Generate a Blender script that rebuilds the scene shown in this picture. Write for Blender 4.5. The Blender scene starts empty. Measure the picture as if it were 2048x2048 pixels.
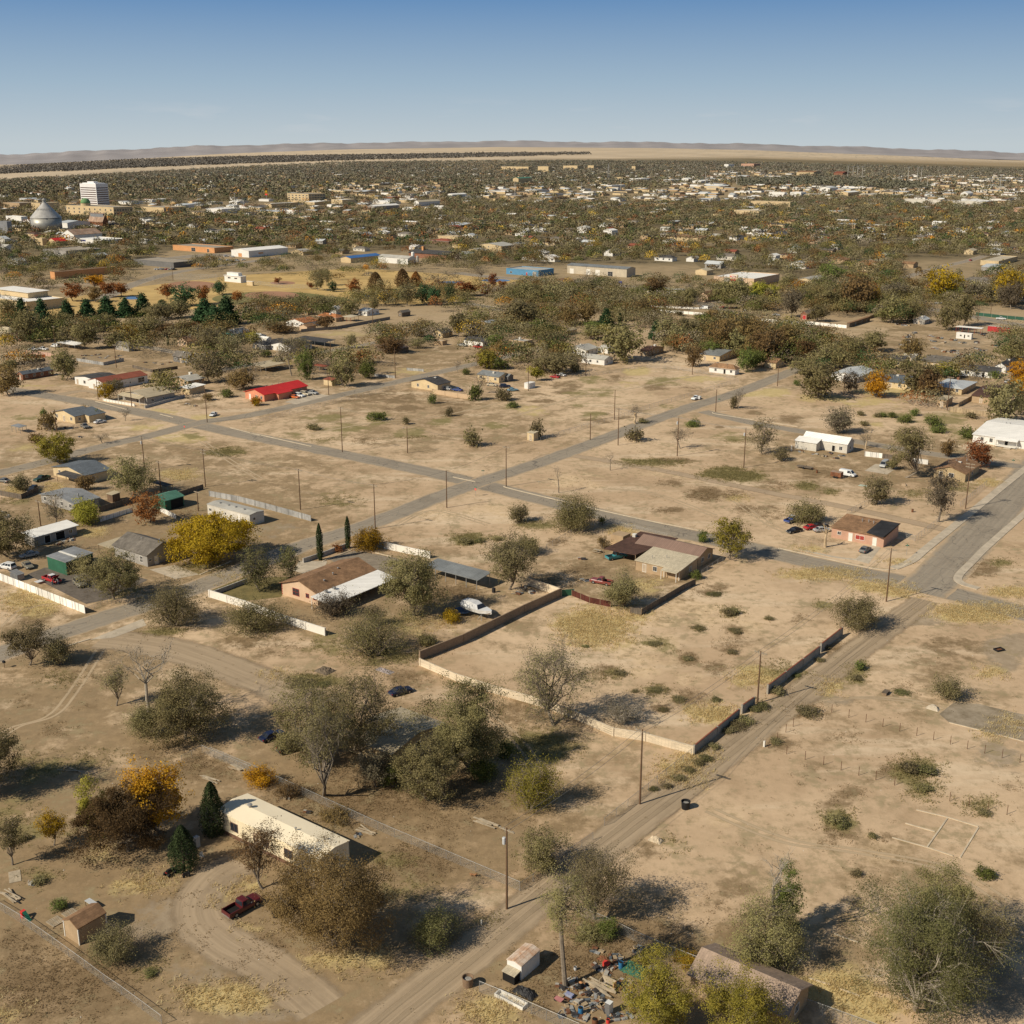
import bpy,bmesh,math,random
import numpy as np
from mathutils import Vector,Matrix
SC=bpy.context.scene
COL=SC.collection
rng=random.Random(7)
H=100.0
FPX,W0,YINF=2390.0,2048,290.0
TH=math.atan((1024-YINF)/FPX)
CT,ST=math.cos(TH),math.sin(TH)
CR={'F':(0,0,.94336),'S':(0,0,1.0),'T1':(0,250,2.76),'T2':(680,250,2.76),'T3':(1348,250,2.76),'M1':(0,550,3.7154),'M2':(500,550,3.7154),'M3':(1000,550,3.7154),'M4':(1500,550,3.5255),'H1':(0,850,3.7154),'H2':(400,980,3.22),'H3':(900,900,3.22),'H4':(1448,800,3.22),'L1':(0,1200,3.45),'L2':(0,1600,3.1161),'L3':(380,1500,2.9273),'L4':(520,1300,2.9273),'B1':(900,1650,3.22),'B2':(1400,1600,2.9815),'R1':(1448,1200,3.22),'R2':(1000,1250,3.45),'Z1':(0,1100,9.66),'Z2':(960,1880,4.83),'Z3':(1300,760,6.44),'Z4':(120,1600,6.44),'Z5':(0,380,6.44),'Z6':(1700,610,5.552),'Z7':(1400,520,6.44)}
def px(c,x,y):
 o=CR[c]
 return o[0]+x/o[2],o[1]+y/o[2]
def ray(X,Y):
 a=(X-1024)/FPX;b=-(Y-1024)/FPX
 return Vector((a,CT+b*ST,-ST+b*CT))
def G(c,x,y,z=0.0):
 d=ray(*px(c,x,y))
 t=(z-H)/d.z
 return Vector((d.x*t,d.y*t,z))
def proj(p):
 z=p[2]-H
 dep=p[1]*CT-z*ST
 up=p[1]*ST+z*CT
 return 1024+FPX*p[0]/dep,1024-FPX*up/dep
def depth(p):
 return p[1]*CT-(p[2]-H)*ST
AZB=math.radians(36.8)
eB=Vector((math.sin(AZB),math.cos(AZB),0))
eA=Vector((-math.cos(AZB),math.sin(AZB),0))
ROT=math.atan2(eB.y,eB.x)
def ext(p,e,X):
 """length along e from p until the picture column X"""
 k=(X-1024)/FPX
 den=e.x-k*e.y*CT
 return(k*(p.y*CT+(H-p.z)*ST)-p.x)/den
def rise(p,Y):
 """height above ground point p reached by picture row Y"""
 k=(1024-Y)/FPX
 z=p.y*(k*CT-ST)/(CT+k*ST)
 return z+H
def tag(o,label=None,cat=None,group=None,kind=None):
 if label:o['label']=label
 if cat:o['category']=cat
 if group:o['group']=group
 if kind:o['kind']=kind
 return o
def empty(name,loc,rz=0.0,label=None,cat=None,group=None):
 o=bpy.data.objects.new(name,None)
 o.empty_display_size=.5
 COL.objects.link(o);o.location=loc;o.rotation_euler=(0,0,rz)
 return tag(o,label,cat,group)
def link(name,me,parent=None,loc=None,rz=0.0):
 o=bpy.data.objects.new(name,me);COL.objects.link(o)
 if parent is not None:o.parent=parent
 if loc is not None:o.location=loc
 if rz:o.rotation_euler=(0,0,rz)
 return o
def kids(o):
 return list(o.children)
def copy_tree(o,parent=None):
 c=o.copy();COL.objects.link(c);c.parent=parent
 for ch in kids(o):copy_tree(ch,c)
 return c
class MB:
 """collects polygons with material slots"""
 def __init__(s):s.v=[];s.f=[];s.m=[];s.mats=[]
 def slot(s,m):
  if m not in s.mats:s.mats.append(m)
  return s.mats.index(m)
 def face(s,pts,m):
  k=len(s.v);s.v+=[tuple(p)for p in pts];s.f.append(tuple(range(k,k+len(pts))));s.m.append(s.slot(m));return s
 def solid(s,pts,faces,m):
  k=len(s.v);s.v+=[tuple(p)for p in pts];i=s.slot(m)
  for f in faces:s.f.append(tuple(k+q for q in f));s.m.append(i)
  return s
 def box(s,x0,x1,y0,y1,z0,z1,m):
  p=[(x0,y0,z0),(x1,y0,z0),(x1,y1,z0),(x0,y1,z0),(x0,y0,z1),(x1,y0,z1),(x1,y1,z1),(x0,y1,z1)]
  return s.solid(p,[(3,2,1,0),(4,5,6,7),(0,1,5,4),(1,2,6,5),(2,3,7,6),(3,0,4,7)],m)
 def tube(s,a,b,r0,r1,m,n=6,caps=True):
  a=Vector(a);b=Vector(b);d=(b-a)
  if d.length<1e-6:return s
  d.normalize()
  u=d.orthogonal().normalized();w=d.cross(u)
  pts=[]
  for q,r in((a,r0),(b,r1)):
   for i in range(n):
    t=2*math.pi*i/n
    pts.append(q+u*(r*math.cos(t))+w*(r*math.sin(t)))
  fs=[(i,(i+1)%n,n+(i+1)%n,n+i)for i in range(n)]
  if caps:fs+=[tuple(range(n-1,-1,-1)),tuple(range(n,2*n))]
  return s.solid(pts,fs,m)
 def lathe(s,prof,m,n=16,c=(0,0)):
  pts=[]
  for r,z in prof:
   for i in range(n):
    t=2*math.pi*i/n
    pts.append((c[0]+r*math.cos(t),c[1]+r*math.sin(t),z))
  fs=[]
  for k in range(len(prof)-1):
   for i in range(n):
    j=(i+1)%n
    fs.append((k*n+i,k*n+j,(k+1)*n+j,(k+1)*n+i))
  if prof[0][0]>.001:fs.append(tuple(range(n-1,-1,-1)))
  if prof[-1][0]>.001:fs.append(tuple(range((len(prof)-1)*n,len(prof)*n)))
  return s.solid(pts,fs,m)
 def loft(s,rings,m,cap=True):
  n=len(rings[0]);pts=[p for r in rings for p in r]
  fs=[(k*n+i,k*n+(i+1)%n,(k+1)*n+(i+1)%n,(k+1)*n+i)for k in range(len(rings)-1)for i in range(n)]
  if cap:fs+=[tuple(range(n-1,-1,-1)),tuple(range((len(rings)-1)*n,len(rings)*n))]
  return s.solid(pts,fs,m)
 def build(s,name,parent=None,loc=None,rz=0.0,smooth=False):
  me=bpy.data.meshes.new(name)
  me.from_pydata(s.v,[],s.f)
  for m in s.mats:me.materials.append(m)
  me.polygons.foreach_set('material_index',s.m)
  if smooth:me.polygons.foreach_set('use_smooth',[True]*len(me.polygons))
  me.update()
  return link(name,me,parent,loc,rz)
MATS={}
def pmat(key,rgb,var=.18,scale=.6,rough=.85,metal=0.0,style=None,sp=.3,c2=None,bump=.0,spec=.3):
 """procedural material: colour broken by noise, optional boards / corrugation / shingles / blocks"""
 if key in MATS:return MATS[key]
 m=bpy.data.materials.new(key);m.use_nodes=True
 nt=m.node_tree;N=nt.nodes;L=nt.links
 b=N['Principled BSDF'];b.inputs['Roughness'].default_value=rough;b.inputs['Metallic'].default_value=metal
 b.inputs['Specular IOR Level'].default_value=spec
 tc=N.new('ShaderNodeTexCoord')
 n1=N.new('ShaderNodeTexNoise');n1 .inputs['Scale'].default_value=scale;n1 .inputs['Detail'].default_value=6;n1 .inputs['Roughness'].default_value=.7
 L.new(tc.outputs['Object'],n1 .inputs['Vector'])
 cr=N.new('ShaderNodeValToRGB');L.new(n1 .outputs['Fac'],cr.inputs['Fac'])
 lo=tuple(c*(1-var)for c in rgb);hi=tuple(min(1,c*(1+var))for c in rgb)
 if c2:lo=c2
 cr.color_ramp.elements[0].position=.3;cr.color_ramp.elements[0].color=(*lo,1)
 cr.color_ramp.elements[1].position=.7;cr.color_ramp.elements[1].color=(*hi,1)
 col=cr.outputs['Color']
 if style:
  sep=N.new('ShaderNodeSeparateXYZ');L.new(tc.outputs['Object'],sep.inputs[0])
  ad=N.new('ShaderNodeMath');ad.operation='ADD'
  if style in('boards','corr'):
   L.new(sep.outputs['X'],ad.inputs[0]);L.new(sep.outputs['Y'],ad.inputs[1])
  elif style=='siding':
   L.new(sep.outputs['Z'],ad.inputs[0])
  elif style=='corrx':
   L.new(sep.outputs['X'],ad.inputs[0])
  elif style=='corry':
   L.new(sep.outputs['Y'],ad.inputs[0])
  if style in('boards','corr','siding','corrx','corry'):
   dv=N.new('ShaderNodeMath');dv.operation='DIVIDE';dv.inputs[1].default_value=sp;L.new(ad.outputs[0],dv.inputs[0])
   fr=N.new('ShaderNodeMath');fr.operation='FRACT';L.new(dv.outputs[0],fr.inputs[0])
   fl=N.new('ShaderNodeMath');fl.operation='FLOOR';L.new(dv.outputs[0],fl.inputs[0])
   wn=N.new('ShaderNodeTexWhiteNoise');wn.noise_dimensions='1D';L.new(fl.outputs[0],wn.inputs['W'])
   mr=N.new('ShaderNodeMapRange');mr.inputs['To Min'].default_value=.8 if style=='boards' else .93
   mr.inputs['To Max'].default_value=1.1 if style=='boards' else 1.03
   L.new(wn.outputs['Value'],mr.inputs['Value'])
   gt=N.new('ShaderNodeMath');gt.operation='LESS_THAN';gt.inputs[1].default_value=.12;L.new(fr.outputs[0],gt.inputs[0])
   ml=N.new('ShaderNodeMath');ml.operation='MULTIPLY_ADD';ml.inputs[1].default_value=-.32 if style!='siding' else-.2
   L.new(gt.outputs[0],ml.inputs[0]);L.new(mr.outputs[0],ml.inputs[2])
   vm=N.new('ShaderNodeVectorMath');vm.operation='SCALE';L.new(col,vm.inputs[0]);L.new(ml.outputs[0],vm.inputs['Scale'])
   col=vm.outputs[0]
  else:
   br=N.new('ShaderNodeTexBrick');br.inputs['Scale'].default_value=1
   br.inputs['Brick Width'].default_value=sp*2;br.inputs['Row Height'].default_value=sp;br.inputs['Mortar Size'].default_value=.012
   br.inputs['Color1'].default_value=(1,1,1,1);br.inputs['Color2'].default_value=(.78,.78,.78,1);br.inputs['Mortar'].default_value=(.6,.6,.6,1)
   cb=N.new('ShaderNodeCombineXYZ')
   if style=='shingle':
    L.new(sep.outputs['X'],cb.inputs[0]);L.new(sep.outputs['Y'],cb.inputs[1])
   else:
    L.new(sep.outputs['X'],ad.inputs[0]);L.new(sep.outputs['Y'],ad.inputs[1]);L.new(ad.outputs[0],cb.inputs[0]);L.new(sep.outputs['Z'],cb.inputs[1])
   L.new(cb.outputs[0],br.inputs['Vector'])
   mx=N.new('ShaderNodeMix');mx.data_type='RGBA';mx.blend_type='MULTIPLY';mx.inputs[0].default_value=1
   L.new(col,mx.inputs[6]);L.new(br.outputs['Color'],mx.inputs[7]);col=mx.outputs[2]
 n2=N.new('ShaderNodeTexNoise');n2 .inputs['Scale'].default_value=scale*.35;n2 .inputs['Detail'].default_value=4
 L.new(tc.outputs['Object'],n2 .inputs['Vector'])
 m2=N.new('ShaderNodeMapRange');m2 .inputs['From Min'].default_value=.35;m2 .inputs['From Max'].default_value=.65
 m2 .inputs['To Min'].default_value=1-var*.8;m2 .inputs['To Max'].default_value=1
 L.new(n2 .outputs['Fac'],m2 .inputs['Value'])
 vm=N.new('ShaderNodeVectorMath');vm.operation='SCALE';L.new(col,vm.inputs[0]);L.new(m2 .outputs[0],vm.inputs['Scale'])
 L.new(vm.outputs[0],b.inputs['Base Color'])
 if bump:
  bp=N.new('ShaderNodeBump');bp.inputs['Strength'].default_value=bump;bp.inputs['Distance'].default_value=.05
  L.new(n1 .outputs['Fac'],bp.inputs['Height']);L.new(bp.outputs['Normal'],b.inputs['Normal'])
 MATS[key]=m
 return m
def glass():
 return pmat('window glass',(.03,.035,.045),.3,.8,.08,spec=.8)
def leafmat(key,a,b,c=None,trans=.36):
 """foliage: colour picked per leaf from the mesh attribute 'tint', shifted per tree"""
 key='leaves '+key
 if key in MATS:return MATS[key]
 m=bpy.data.materials.new(key);m.use_nodes=True
 nt=m.node_tree;N=nt.nodes;L=nt.links
 out=N['Material Output'];N.remove(N['Principled BSDF'])
 at=N.new('ShaderNodeAttribute');at.attribute_name='tint'
 oi=N.new('ShaderNodeObjectInfo')
 cr=N.new('ShaderNodeValToRGB');L.new(at.outputs['Fac'],cr.inputs['Fac'])
 e=cr.color_ramp.elements
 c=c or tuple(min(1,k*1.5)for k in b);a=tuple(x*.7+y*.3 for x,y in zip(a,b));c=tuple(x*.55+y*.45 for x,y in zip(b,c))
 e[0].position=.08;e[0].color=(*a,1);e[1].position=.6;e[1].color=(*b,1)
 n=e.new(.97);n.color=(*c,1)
 hs=N.new('ShaderNodeHueSaturation');L.new(cr.outputs['Color'],hs.inputs['Color'])
 mr=N.new('ShaderNodeMapRange');mr.inputs['To Min'].default_value=.72;mr.inputs['To Max'].default_value=1.22;L.new(oi.outputs['Random'],mr.inputs['Value'])
 L.new(mr.outputs[0],hs.inputs['Value'])
 mh=N.new('ShaderNodeMapRange');mh.inputs['To Min'].default_value=.487;mh.inputs['To Max'].default_value=.513;L.new(oi.outputs['Random'],mh.inputs['Value'])
 L.new(mh.outputs[0],hs.inputs['Hue'])
 d=N.new('ShaderNodeBsdfDiffuse');t=N.new('ShaderNodeBsdfTranslucent')
 L.new(hs.outputs['Color'],d.inputs['Color']);L.new(hs.outputs['Color'],t.inputs['Color'])
 mx=N.new('ShaderNodeMixShader');mx.inputs[0].default_value=trans
 L.new(d.outputs[0],mx.inputs[1]);L.new(t.outputs[0],mx.inputs[2]);L.new(mx.outputs[0],out.inputs['Surface'])
 MATS[key]=m
 return m
BARK=pmat('bark grey',(.25,.205,.155),.35,3.0,.95)
BARKP=pmat('bark pale',(.40,.345,.27),.3,3.0,.95)
BARKD=pmat('bark dark',(.09,.065,.05),.3,3.0,.95)
LEAF={'olive':leafmat('olive',(0.109,0.101,0.044),(0.277,0.241,0.109),(0.458,0.374,0.193)),'greyolive':leafmat('greyolive',(0.109,0.090,0.038),(0.269,0.231,0.114),(0.437,0.364,0.204)),'greenolive':leafmat('greenolive',(0.088,0.091,0.031),(0.211,0.211,0.085),(0.328,0.310,0.147)),'brown':leafmat('brown',(0.083,0.057,0.027),(0.246,0.164,0.072),(0.409,0.267,0.123)),'green':leafmat('green',(0.061,0.081,0.024),(0.173,0.202,0.057),(0.324,0.324,0.091)),'ygreen':leafmat('ygreen',(0.110,0.110,0.022),(0.368,0.331,0.064),(0.662,0.515,0.092)),'yellow':leafmat('yellow',(0.138,0.106,0.015),(0.425,0.275,0.027),(0.650,0.413,0.050)),'orange':leafmat('orange',(0.163,0.077,0.013),(0.525,0.250,0.025),(0.750,0.400,0.037)),'dbrown':leafmat('dbrown',(.055,.04,.02),(.15,.10,.045),(.25,.17,.08)),'rust':leafmat('rust',(0.106,0.042,0.019),(0.326,0.134,0.048),(0.518,0.230,0.077)),'pine':leafmat('pine',(0.019,0.038,0.017),(0.057,0.104,0.046),(0.123,0.190,0.085),.1),'juniper':leafmat('juniper',(0.022,0.034,0.015),(0.060,0.080,0.034),(0.110,0.140,0.060),.15),'pale':leafmat('pale',(0.108,0.108,0.042),(0.240,0.234,0.096),(0.360,0.336,0.156)),'grey':leafmat('grey',(0.090,0.075,0.045),(0.210,0.175,0.115),(0.330,0.280,0.200)),}
def cards(P,size,tint,r,out=None,k=.75):
 """leaf cards at P (n,3), loosely facing the directions 'out'; returns verts (4n,3), tint (4n)"""
 n=len(P)
 q=r.normal(size=(n,3));q/=np.linalg.norm(q,axis=1)[:,None]+1e-9
 if out is not None:
  o=out/(np.linalg.norm(out,axis=1)[:,None]+1e-9);q=o+q*k;q/=np.linalg.norm(q,axis=1)[:,None]+1e-9
 a=r.normal(size=(n,3));a-=q*np.sum(a*q,1)[:,None];a/=np.linalg.norm(a,axis=1)[:,None]+1e-9
 b=np.cross(q,a)
 s=(size*r.uniform(.55,1.35,n))[:,None]
 a=a*s*.5;b=b*s*.5*r.uniform(.7,1,(n,1))
 V=np.stack([P-a,P-b*.9+a*.1,P+a,P+b],axis=1).reshape(-1,3)
 return V,np.repeat(tint,4)
def leaf_mesh(name,V,T,mat):
 me=bpy.data.meshes.new(name)
 n=len(V);q=n//4
 me.vertices.add(n);me.vertices.foreach_set('co',np.asarray(V,np.float32).ravel())
 me.loops.add(n);me.loops.foreach_set('vertex_index',np.arange(n,dtype=np.int32))
 me.polygons.add(q);me.polygons.foreach_set('loop_start',np.arange(0,n,4,dtype=np.int32))
 at=me.attributes.new('tint','FLOAT','POINT');at.data.foreach_set('value',np.clip(T,0,1).astype(np.float32))
 if mat:me.materials.append(mat)
 me.update();me.validate()
 return me
def limb_mesh(name,segs,mat):
 """segs: (a, b, r0, r1) tapered limbs as one bark mesh"""
 VV=[];FF=[];k=0
 for a,b,r0,r1 in segs:
  a=np.asarray(a,float);b=np.asarray(b,float);d=b-a;l=np.linalg.norm(d)
  if l<1e-4:continue
  d/=l
  u=np.cross(d,(0,0,1.0)if abs(d[2])<.9 else(1.0,0,0));u/=np.linalg.norm(u);w=np.cross(d,u)
  n=7 if r0>.09 else(4 if r0>.035 else 3)
  t=np.arange(n)*2*math.pi/n
  ring=np.outer(np.cos(t),u)+np.outer(np.sin(t),w)
  VV.append(a-d*r0*.3+ring*r0);VV.append(b+ring*r1)
  for i in range(n):
   j=(i+1)%n
   FF.append((k+i,k+j,k+n+j,k+n+i))
  k+=2*n
 me=bpy.data.meshes.new(name)
 V=np.concatenate(VV)
 me.from_pydata(V.tolist(),[],FF)
 me.materials.append(mat);me.update()
 return me
def bend(a,b,r,k,up=.15,n=3):
 """points of a crooked limb from a to b"""
 a=np.asarray(a,float);b=np.asarray(b,float);L=np.linalg.norm(b-a)
 pts=[a]
 for i in range(1,n):
  t=i/n
  pts.append(a+(b-a)*t+np.array([0,0,1.0])*L*up*math.sin(math.pi*t)+r.normal(size=3)*L*k)
 pts.append(b)
 return pts
def gen_tree(seed,h,R,leaf='olive',dens=1.0,lsize=.32,fork=.14,bottom=.0,lobes=None,twigs=1.0,bark=BARK,stems=1,spread=1.0,name='tree',lobe_r=.50,flat=1.0):
 """broadleaf: limbs ending in lobes of leaf cards; returns (trunk mesh, crown mesh)"""
 r=np.random.default_rng(seed)
 R=max(R,.4)
 nl=lobes or int(np.clip(6+R*1.6,7,22))
 if lobe_r==.50:lobe_r=.46 if R<3.5 else(.38 if R<6 else .33)
 nl=lobes or int(np.clip(8+R*2.4,9,30))
 C=[]
 zc0,zc1=bottom*h,h
 k=0
 lr0=lobe_r*min(R,(zc1-zc0)*.75)
 while len(C)<nl and k<4000:
  k+=1
  p=r.normal(size=3);p/=np.linalg.norm(p)
  q=r.uniform(.25,1)**.5
  c=np.array([p[0]*(R-lr0*.75)*q,p[1]*(R-lr0*.75)*q,(zc0+zc1)/2+p[2]*((zc1-zc0)/2-lr0*.55)*q])
  if c[2]<lr0*.45:continue
  if all(np.linalg.norm(c-o)>lr0*.8 for o,_ in C)or k>1500:
   C.append((c,lr0*r.uniform(.6,1.3)))
 segs=[];tips=[]
 tr=.016*h+.010*R
 forks=[]
 for s in range(stems):
  lean=r.normal(size=2)*((.06 if fork<.35 else .02)*h if stems==1 else .12*h)
  base=np.array([r.normal()*.12*(stems>1),r.normal()*.12*(stems>1),-.1])
  top=np.array([lean[0],lean[1],fork*h*r.uniform(.85,1.15)])
  pts=bend(base,top,r,.03,0,2)
  rr=tr/stems**.5
  for i in range(len(pts)-1):
   segs.append((pts[i],pts[i+1],rr*(1.15-.2*i),rr*(1.0-.15*i)))
  forks.append((top,rr*.8))
 TL=[];TC=[]
 for c,lr in C:
  lt=r.uniform(-.16,.16)
  f,rr=min(forks,key=lambda q:np.linalg.norm((q[0]-c)[:2]))
  L=np.linalg.norm(c-f)
  pts=bend(f,c,r,.07,.12,4)
  r0=rr*r.uniform(.38,.62)
  for i in range(4):
   segs.append((pts[i],pts[i+1],r0*(1-.19*i),r0*(1-.19*(i+1))))
  nsec=int(5+3*r.random())
  for j in range(nsec):
   d=r.normal(size=3);d/=np.linalg.norm(d);d[2]=d[2]*.8+.12
   e=c+d*lr*r.uniform(.65,1.0)*np.array([1,1,.85])
   st=pts[2]+(pts[4]-pts[2])*r.random()
   pp=bend(st,e,r,.09,.1,2)
   r1=r0*.32
   segs.append((pp[0],pp[1],r1,r1*.7));segs.append((pp[1],pp[2],r1*.7,r1*.3))
   tips.append((e,lr*.42));TL.append(lt);TC.append(c)
   for q in range(int(r.poisson(4.2*twigs))):
    dd=d+r.normal(size=3)*.75;dd/=np.linalg.norm(dd)
    st2=pp[1]+(pp[2]-pp[1])*r.random()
    e2=st2+dd*lr*r.uniform(.35,.95)
    segs.append((st2,e2,max(.012,r1*.35),.007))
    tips.append((e2,lr*.3));TL.append(lt);TC.append(c)
 TP=np.array([t[0]for t in tips]);TS=np.array([t[1]for t in tips])
 r95=max(.2,np.percentile(np.hypot(TP[:,0],TP[:,1]),93));z98=max(.5,np.percentile(TP[:,2],97))
 K=np.array([min(1.8,(R*.93)/r95)]*2+[min(1.6,(h-.12*lr0)/z98)])
 segs=[(np.asarray(p)*K,np.asarray(q)*K,u,v)for p,q,u,v in segs];TP=TP*K
 trunk=limb_mesh(name+'_trunk',segs,bark)
 S_=math.pi*R*R+math.pi*R*h*(1-bottom)
 n=dens*1.9*S_/(.5*lsize**2)
 if n>78000:lsize=min(lsize*(n/78000)**.5,.42)
 n=int(np.clip(n,60,78000))
 if dens>0:
  w=r.uniform(.3,1.5,len(tips));w/=w.sum()
  ix=r.choice(len(tips),n,p=w)
  P=TP[ix]+r.normal(size=(n,3))*TS[ix][:,None]*np.array([.72,.72,.55])
  P=P[P[:,2]>.05];ix=ix[:len(P)]
  base_t=r.uniform(.15,.75,len(tips))+np.array(TL)
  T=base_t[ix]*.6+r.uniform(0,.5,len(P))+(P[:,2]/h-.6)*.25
  V,T=cards(P,lsize,T,r,(P-np.array(TC)[ix]*K)/(lr0+.1)*.7+(P-np.array([0,0,h*.4]))/R*.6+np.array([0,0,.25]))
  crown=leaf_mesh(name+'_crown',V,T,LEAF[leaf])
 else:
  crown=None
 return trunk,crown
def gen_bush(seed,h,R,leaf='greyolive',dens=1.0,lsize=.25,twigs=1.0,bark=BARK,name='shrub'):
 """multi-stemmed shrub branching from the ground"""
 r=np.random.default_rng(seed)
 segs=[];tips=[]
 ns=int(np.clip(7+3*R,8,20))
 for s in range(ns):
  a=r.uniform(0,2*math.pi);q=r.uniform(.12,1)**.6
  top=np.array([math.cos(a)*R*q*.82,math.sin(a)*R*q*.82,h*(1-.55*q**2)*r.uniform(.72,1.0)])
  base=np.array([math.cos(a)*R*.1,math.sin(a)*R*.1,-.05])
  pts=bend(base,top,r,.05,.12,3)
  r0=.018*h+.02
  for i in range(3):segs.append((pts[i],pts[i+1],r0*(1-.28*i),r0*(1-.28*(i+1))))
  for j in range(int(6+r.integers(4))):
   d=r.normal(size=3);d[2]=abs(d[2])*.6;d/=np.linalg.norm(d)
   st=pts[1]+(pts[3]-pts[1])*r.random()
   e=st+d*(.30*min(R,h)+.12)*r.uniform(.6,1.2)
   segs.append((st,e,r0*.3,.008));tips.append((e,.2*min(R,h)+.08))
   for _ in range(int(r.poisson(1.4*twigs))):
    e2=e+r.normal(size=3)*.16*R
    segs.append((st+(e-st)*.6,e2,.012,.006));tips.append((e2,.15*min(R,h)+.06))
 for _ in range(int(6+4*R)):
  a=r.uniform(0,2*math.pi);q=r.uniform(.5,1)*R*.9
  tips.append((np.array([math.cos(a)*q,math.sin(a)*q,h*r.uniform(.08,.35)]),.18*min(R,h)+.06))
 trunk=limb_mesh(name+'_stems',segs,bark)
 TP=np.array([t[0]for t in tips]);TS=np.array([t[1]for t in tips])
 n=int(np.clip(dens*1.7*(math.pi*R*R+math.pi*R*h)/(.5*lsize**2),50,16000))
 ix=r.integers(0,len(tips),n)
 P=TP[ix]+r.normal(size=(n,3))*TS[ix][:,None]*.6
 P[:,2]=np.abs(P[:,2])
 bt=r.uniform(.1,.8,len(tips))
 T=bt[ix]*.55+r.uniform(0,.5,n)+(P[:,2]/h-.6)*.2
 V,T=cards(P,lsize,T,r,P-np.array([0,0,h*.2]),1.0)
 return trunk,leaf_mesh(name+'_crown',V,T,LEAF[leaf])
def gen_cone(seed,h,R,leaf='pine',dens=1.0,lsize=.4,shape='pine',name='conifer'):
 """conifer: tiers of drooping boughs (pine), dense flame (juniper, cypress)"""
 r=np.random.default_rng(seed)
 segs=[((0,0,-.1),(0,0,h*.5),.03*h,.02*h),((0,0,h*.5),(0,0,h*.97),.02*h,.006*h)]
 PP=[];TT=[]
 if shape=='pine':
  nt=int(9+h)
  for i in range(nt):
   t=(i+.4)/nt;z=h*(.06+.92*t)
   rad=R*(1-t)**.75*(1 if t>.12 else .85)
   nb=max(4,int(9*(1-t)+4))
   for j in range(nb):
    a=r.uniform(0,2*math.pi);L=rad*r.uniform(.7,1.15)
    e=np.array([math.cos(a)*L,math.sin(a)*L,z-.10*L+r.normal()*.15])
    segs.append(((0,0,z),e,.04,.012))
    m=int(dens*16*max(L,.4)/lsize)
    s=r.uniform(.2,1.05,m)[:,None]
    p=np.array([0,0,z])*(1-s)+e*s+r.normal(size=(m,3))*(.10*R+.10)*np.array([1,1,.6])
    PP.append(p);TT.append(r.uniform(.05,.6)+r.uniform(-.2,.5,m))
 else:
  n=int(dens*17*R*h/lsize**2)
  z=r.uniform(0,1,n)**(.9)
  if shape=='cypress':prof=np.minimum(1,(1-z)*3.2)**.7*np.minimum(1,.5+z*3)
  else:prof=np.where(z<.3,.72+.93*z,np.clip((1-z)/.7,0,1)**.62)
  a=r.uniform(0,2*math.pi,n)
  lump=1+.10*np.sin(a*5+z*9)+.07*np.sin(a*9-z*17)
  q=R*prof*lump*r.uniform(.35,1.05,n)**.6
  PP.append(np.stack([np.cos(a)*q,np.sin(a)*q,z*h*.98+.05],1));TT.append(.35+.25*np.sin(a*5+z*9)+r.uniform(-.3,.4,n))
 P=np.concatenate(PP);T=np.concatenate(TT)
 V,T=cards(P,lsize,T,r,P*np.array([1,1,0])+np.array([0,0,.3]),.9)
 return limb_mesh(name+'_trunk',segs,BARKD),leaf_mesh(name+'_crown',V,T,LEAF[leaf])
def put_tree(name,label,loc,trunk,crown,rz=0.0,sc=(1,1,1),group=None,cat='tree',mat=None):
 t=empty(name,loc,rz,label,cat,group);t.scale=sc
 link('trunk' if cat!='shrub' else 'stems',trunk,t)
 if crown:
  c=link('crown',crown,t)
  if mat:
   c.material_slots[0].link='OBJECT';c.material_slots[0].material=mat
 return t
def crown_dims(p,ytop,wpx,bush=False):
 dep=depth(p);R=wpx/2*dep/FPX
 dl=math.atan2(H,p.y)
 xb,yb=proj(p)
 S=(yb-ytop)*dep/FPX
 h=S/math.cos(dl)
 lo,hi=.3,40
 for _ in range(40):
  m=(lo+hi)/2;c=m*.40
  s=(m-c)*math.cos(dl)+math.hypot(c*math.cos(dl),R*.8*math.sin(dl))
  if s>S:hi=m
  else:lo=m
 return max(.5,lo),R
POOL={}
def pool(kind,i):
 """shared meshes for the trees that stand farther off"""
 key=(kind,i)
 if key in POOL:return POOL[key]
 s=100+i*17+sum(map(ord,kind))
 if kind=='broad':g=gen_tree(s,9,5,'olive',1.0,.5,.12,.0,20,.6,name='mid_tree')
 elif kind=='sparse':g=gen_tree(s,9,5,'greyolive',.55,.45,.18,.06,17,1.2,name='mid_sparse')
 elif kind=='round':g=gen_tree(s,7,3,'rust',1.1,.45,.16,.12,12,.4,name='mid_round')
 elif kind=='bare':g=gen_tree(s,8,4,'grey',.06,.3,.3,.3,10,2.2,BARK,name='mid_bare')
 elif kind=='pine':g=gen_cone(s,10,3.6,'pine',.8,.5,'pine')
 elif kind=='cypress':g=gen_cone(s,9,.8,'juniper',1.2,.3,'cypress')
 elif kind=='flame':g=gen_cone(s,9,3.4,'brown',1.1,.42,'juniper')
 elif kind=='bush':g=gen_bush(s,2.5,2.5,'greyolive',.8,.34)
 POOL[key]=g
 return g
DIM={'broad':(9,5),'sparse':(9,5),'round':(7,3),'bare':(8,4),'pine':(10,3.6),'cypress':(9,.8),'flame':(9,3.4),'bush':(2.5,2.5)}
NV={'broad':5,'sparse':4,'round':3,'bare':3,'pine':3,'cypress':1,'flame':2,'bush':4}
TREES=[]
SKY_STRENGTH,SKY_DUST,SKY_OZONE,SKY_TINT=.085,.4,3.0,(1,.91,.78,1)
SUN_STRENGTH=5.0
SAND_LO,SAND_HI=(.50,.355,.222),(.665,.495,.322)
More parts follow.
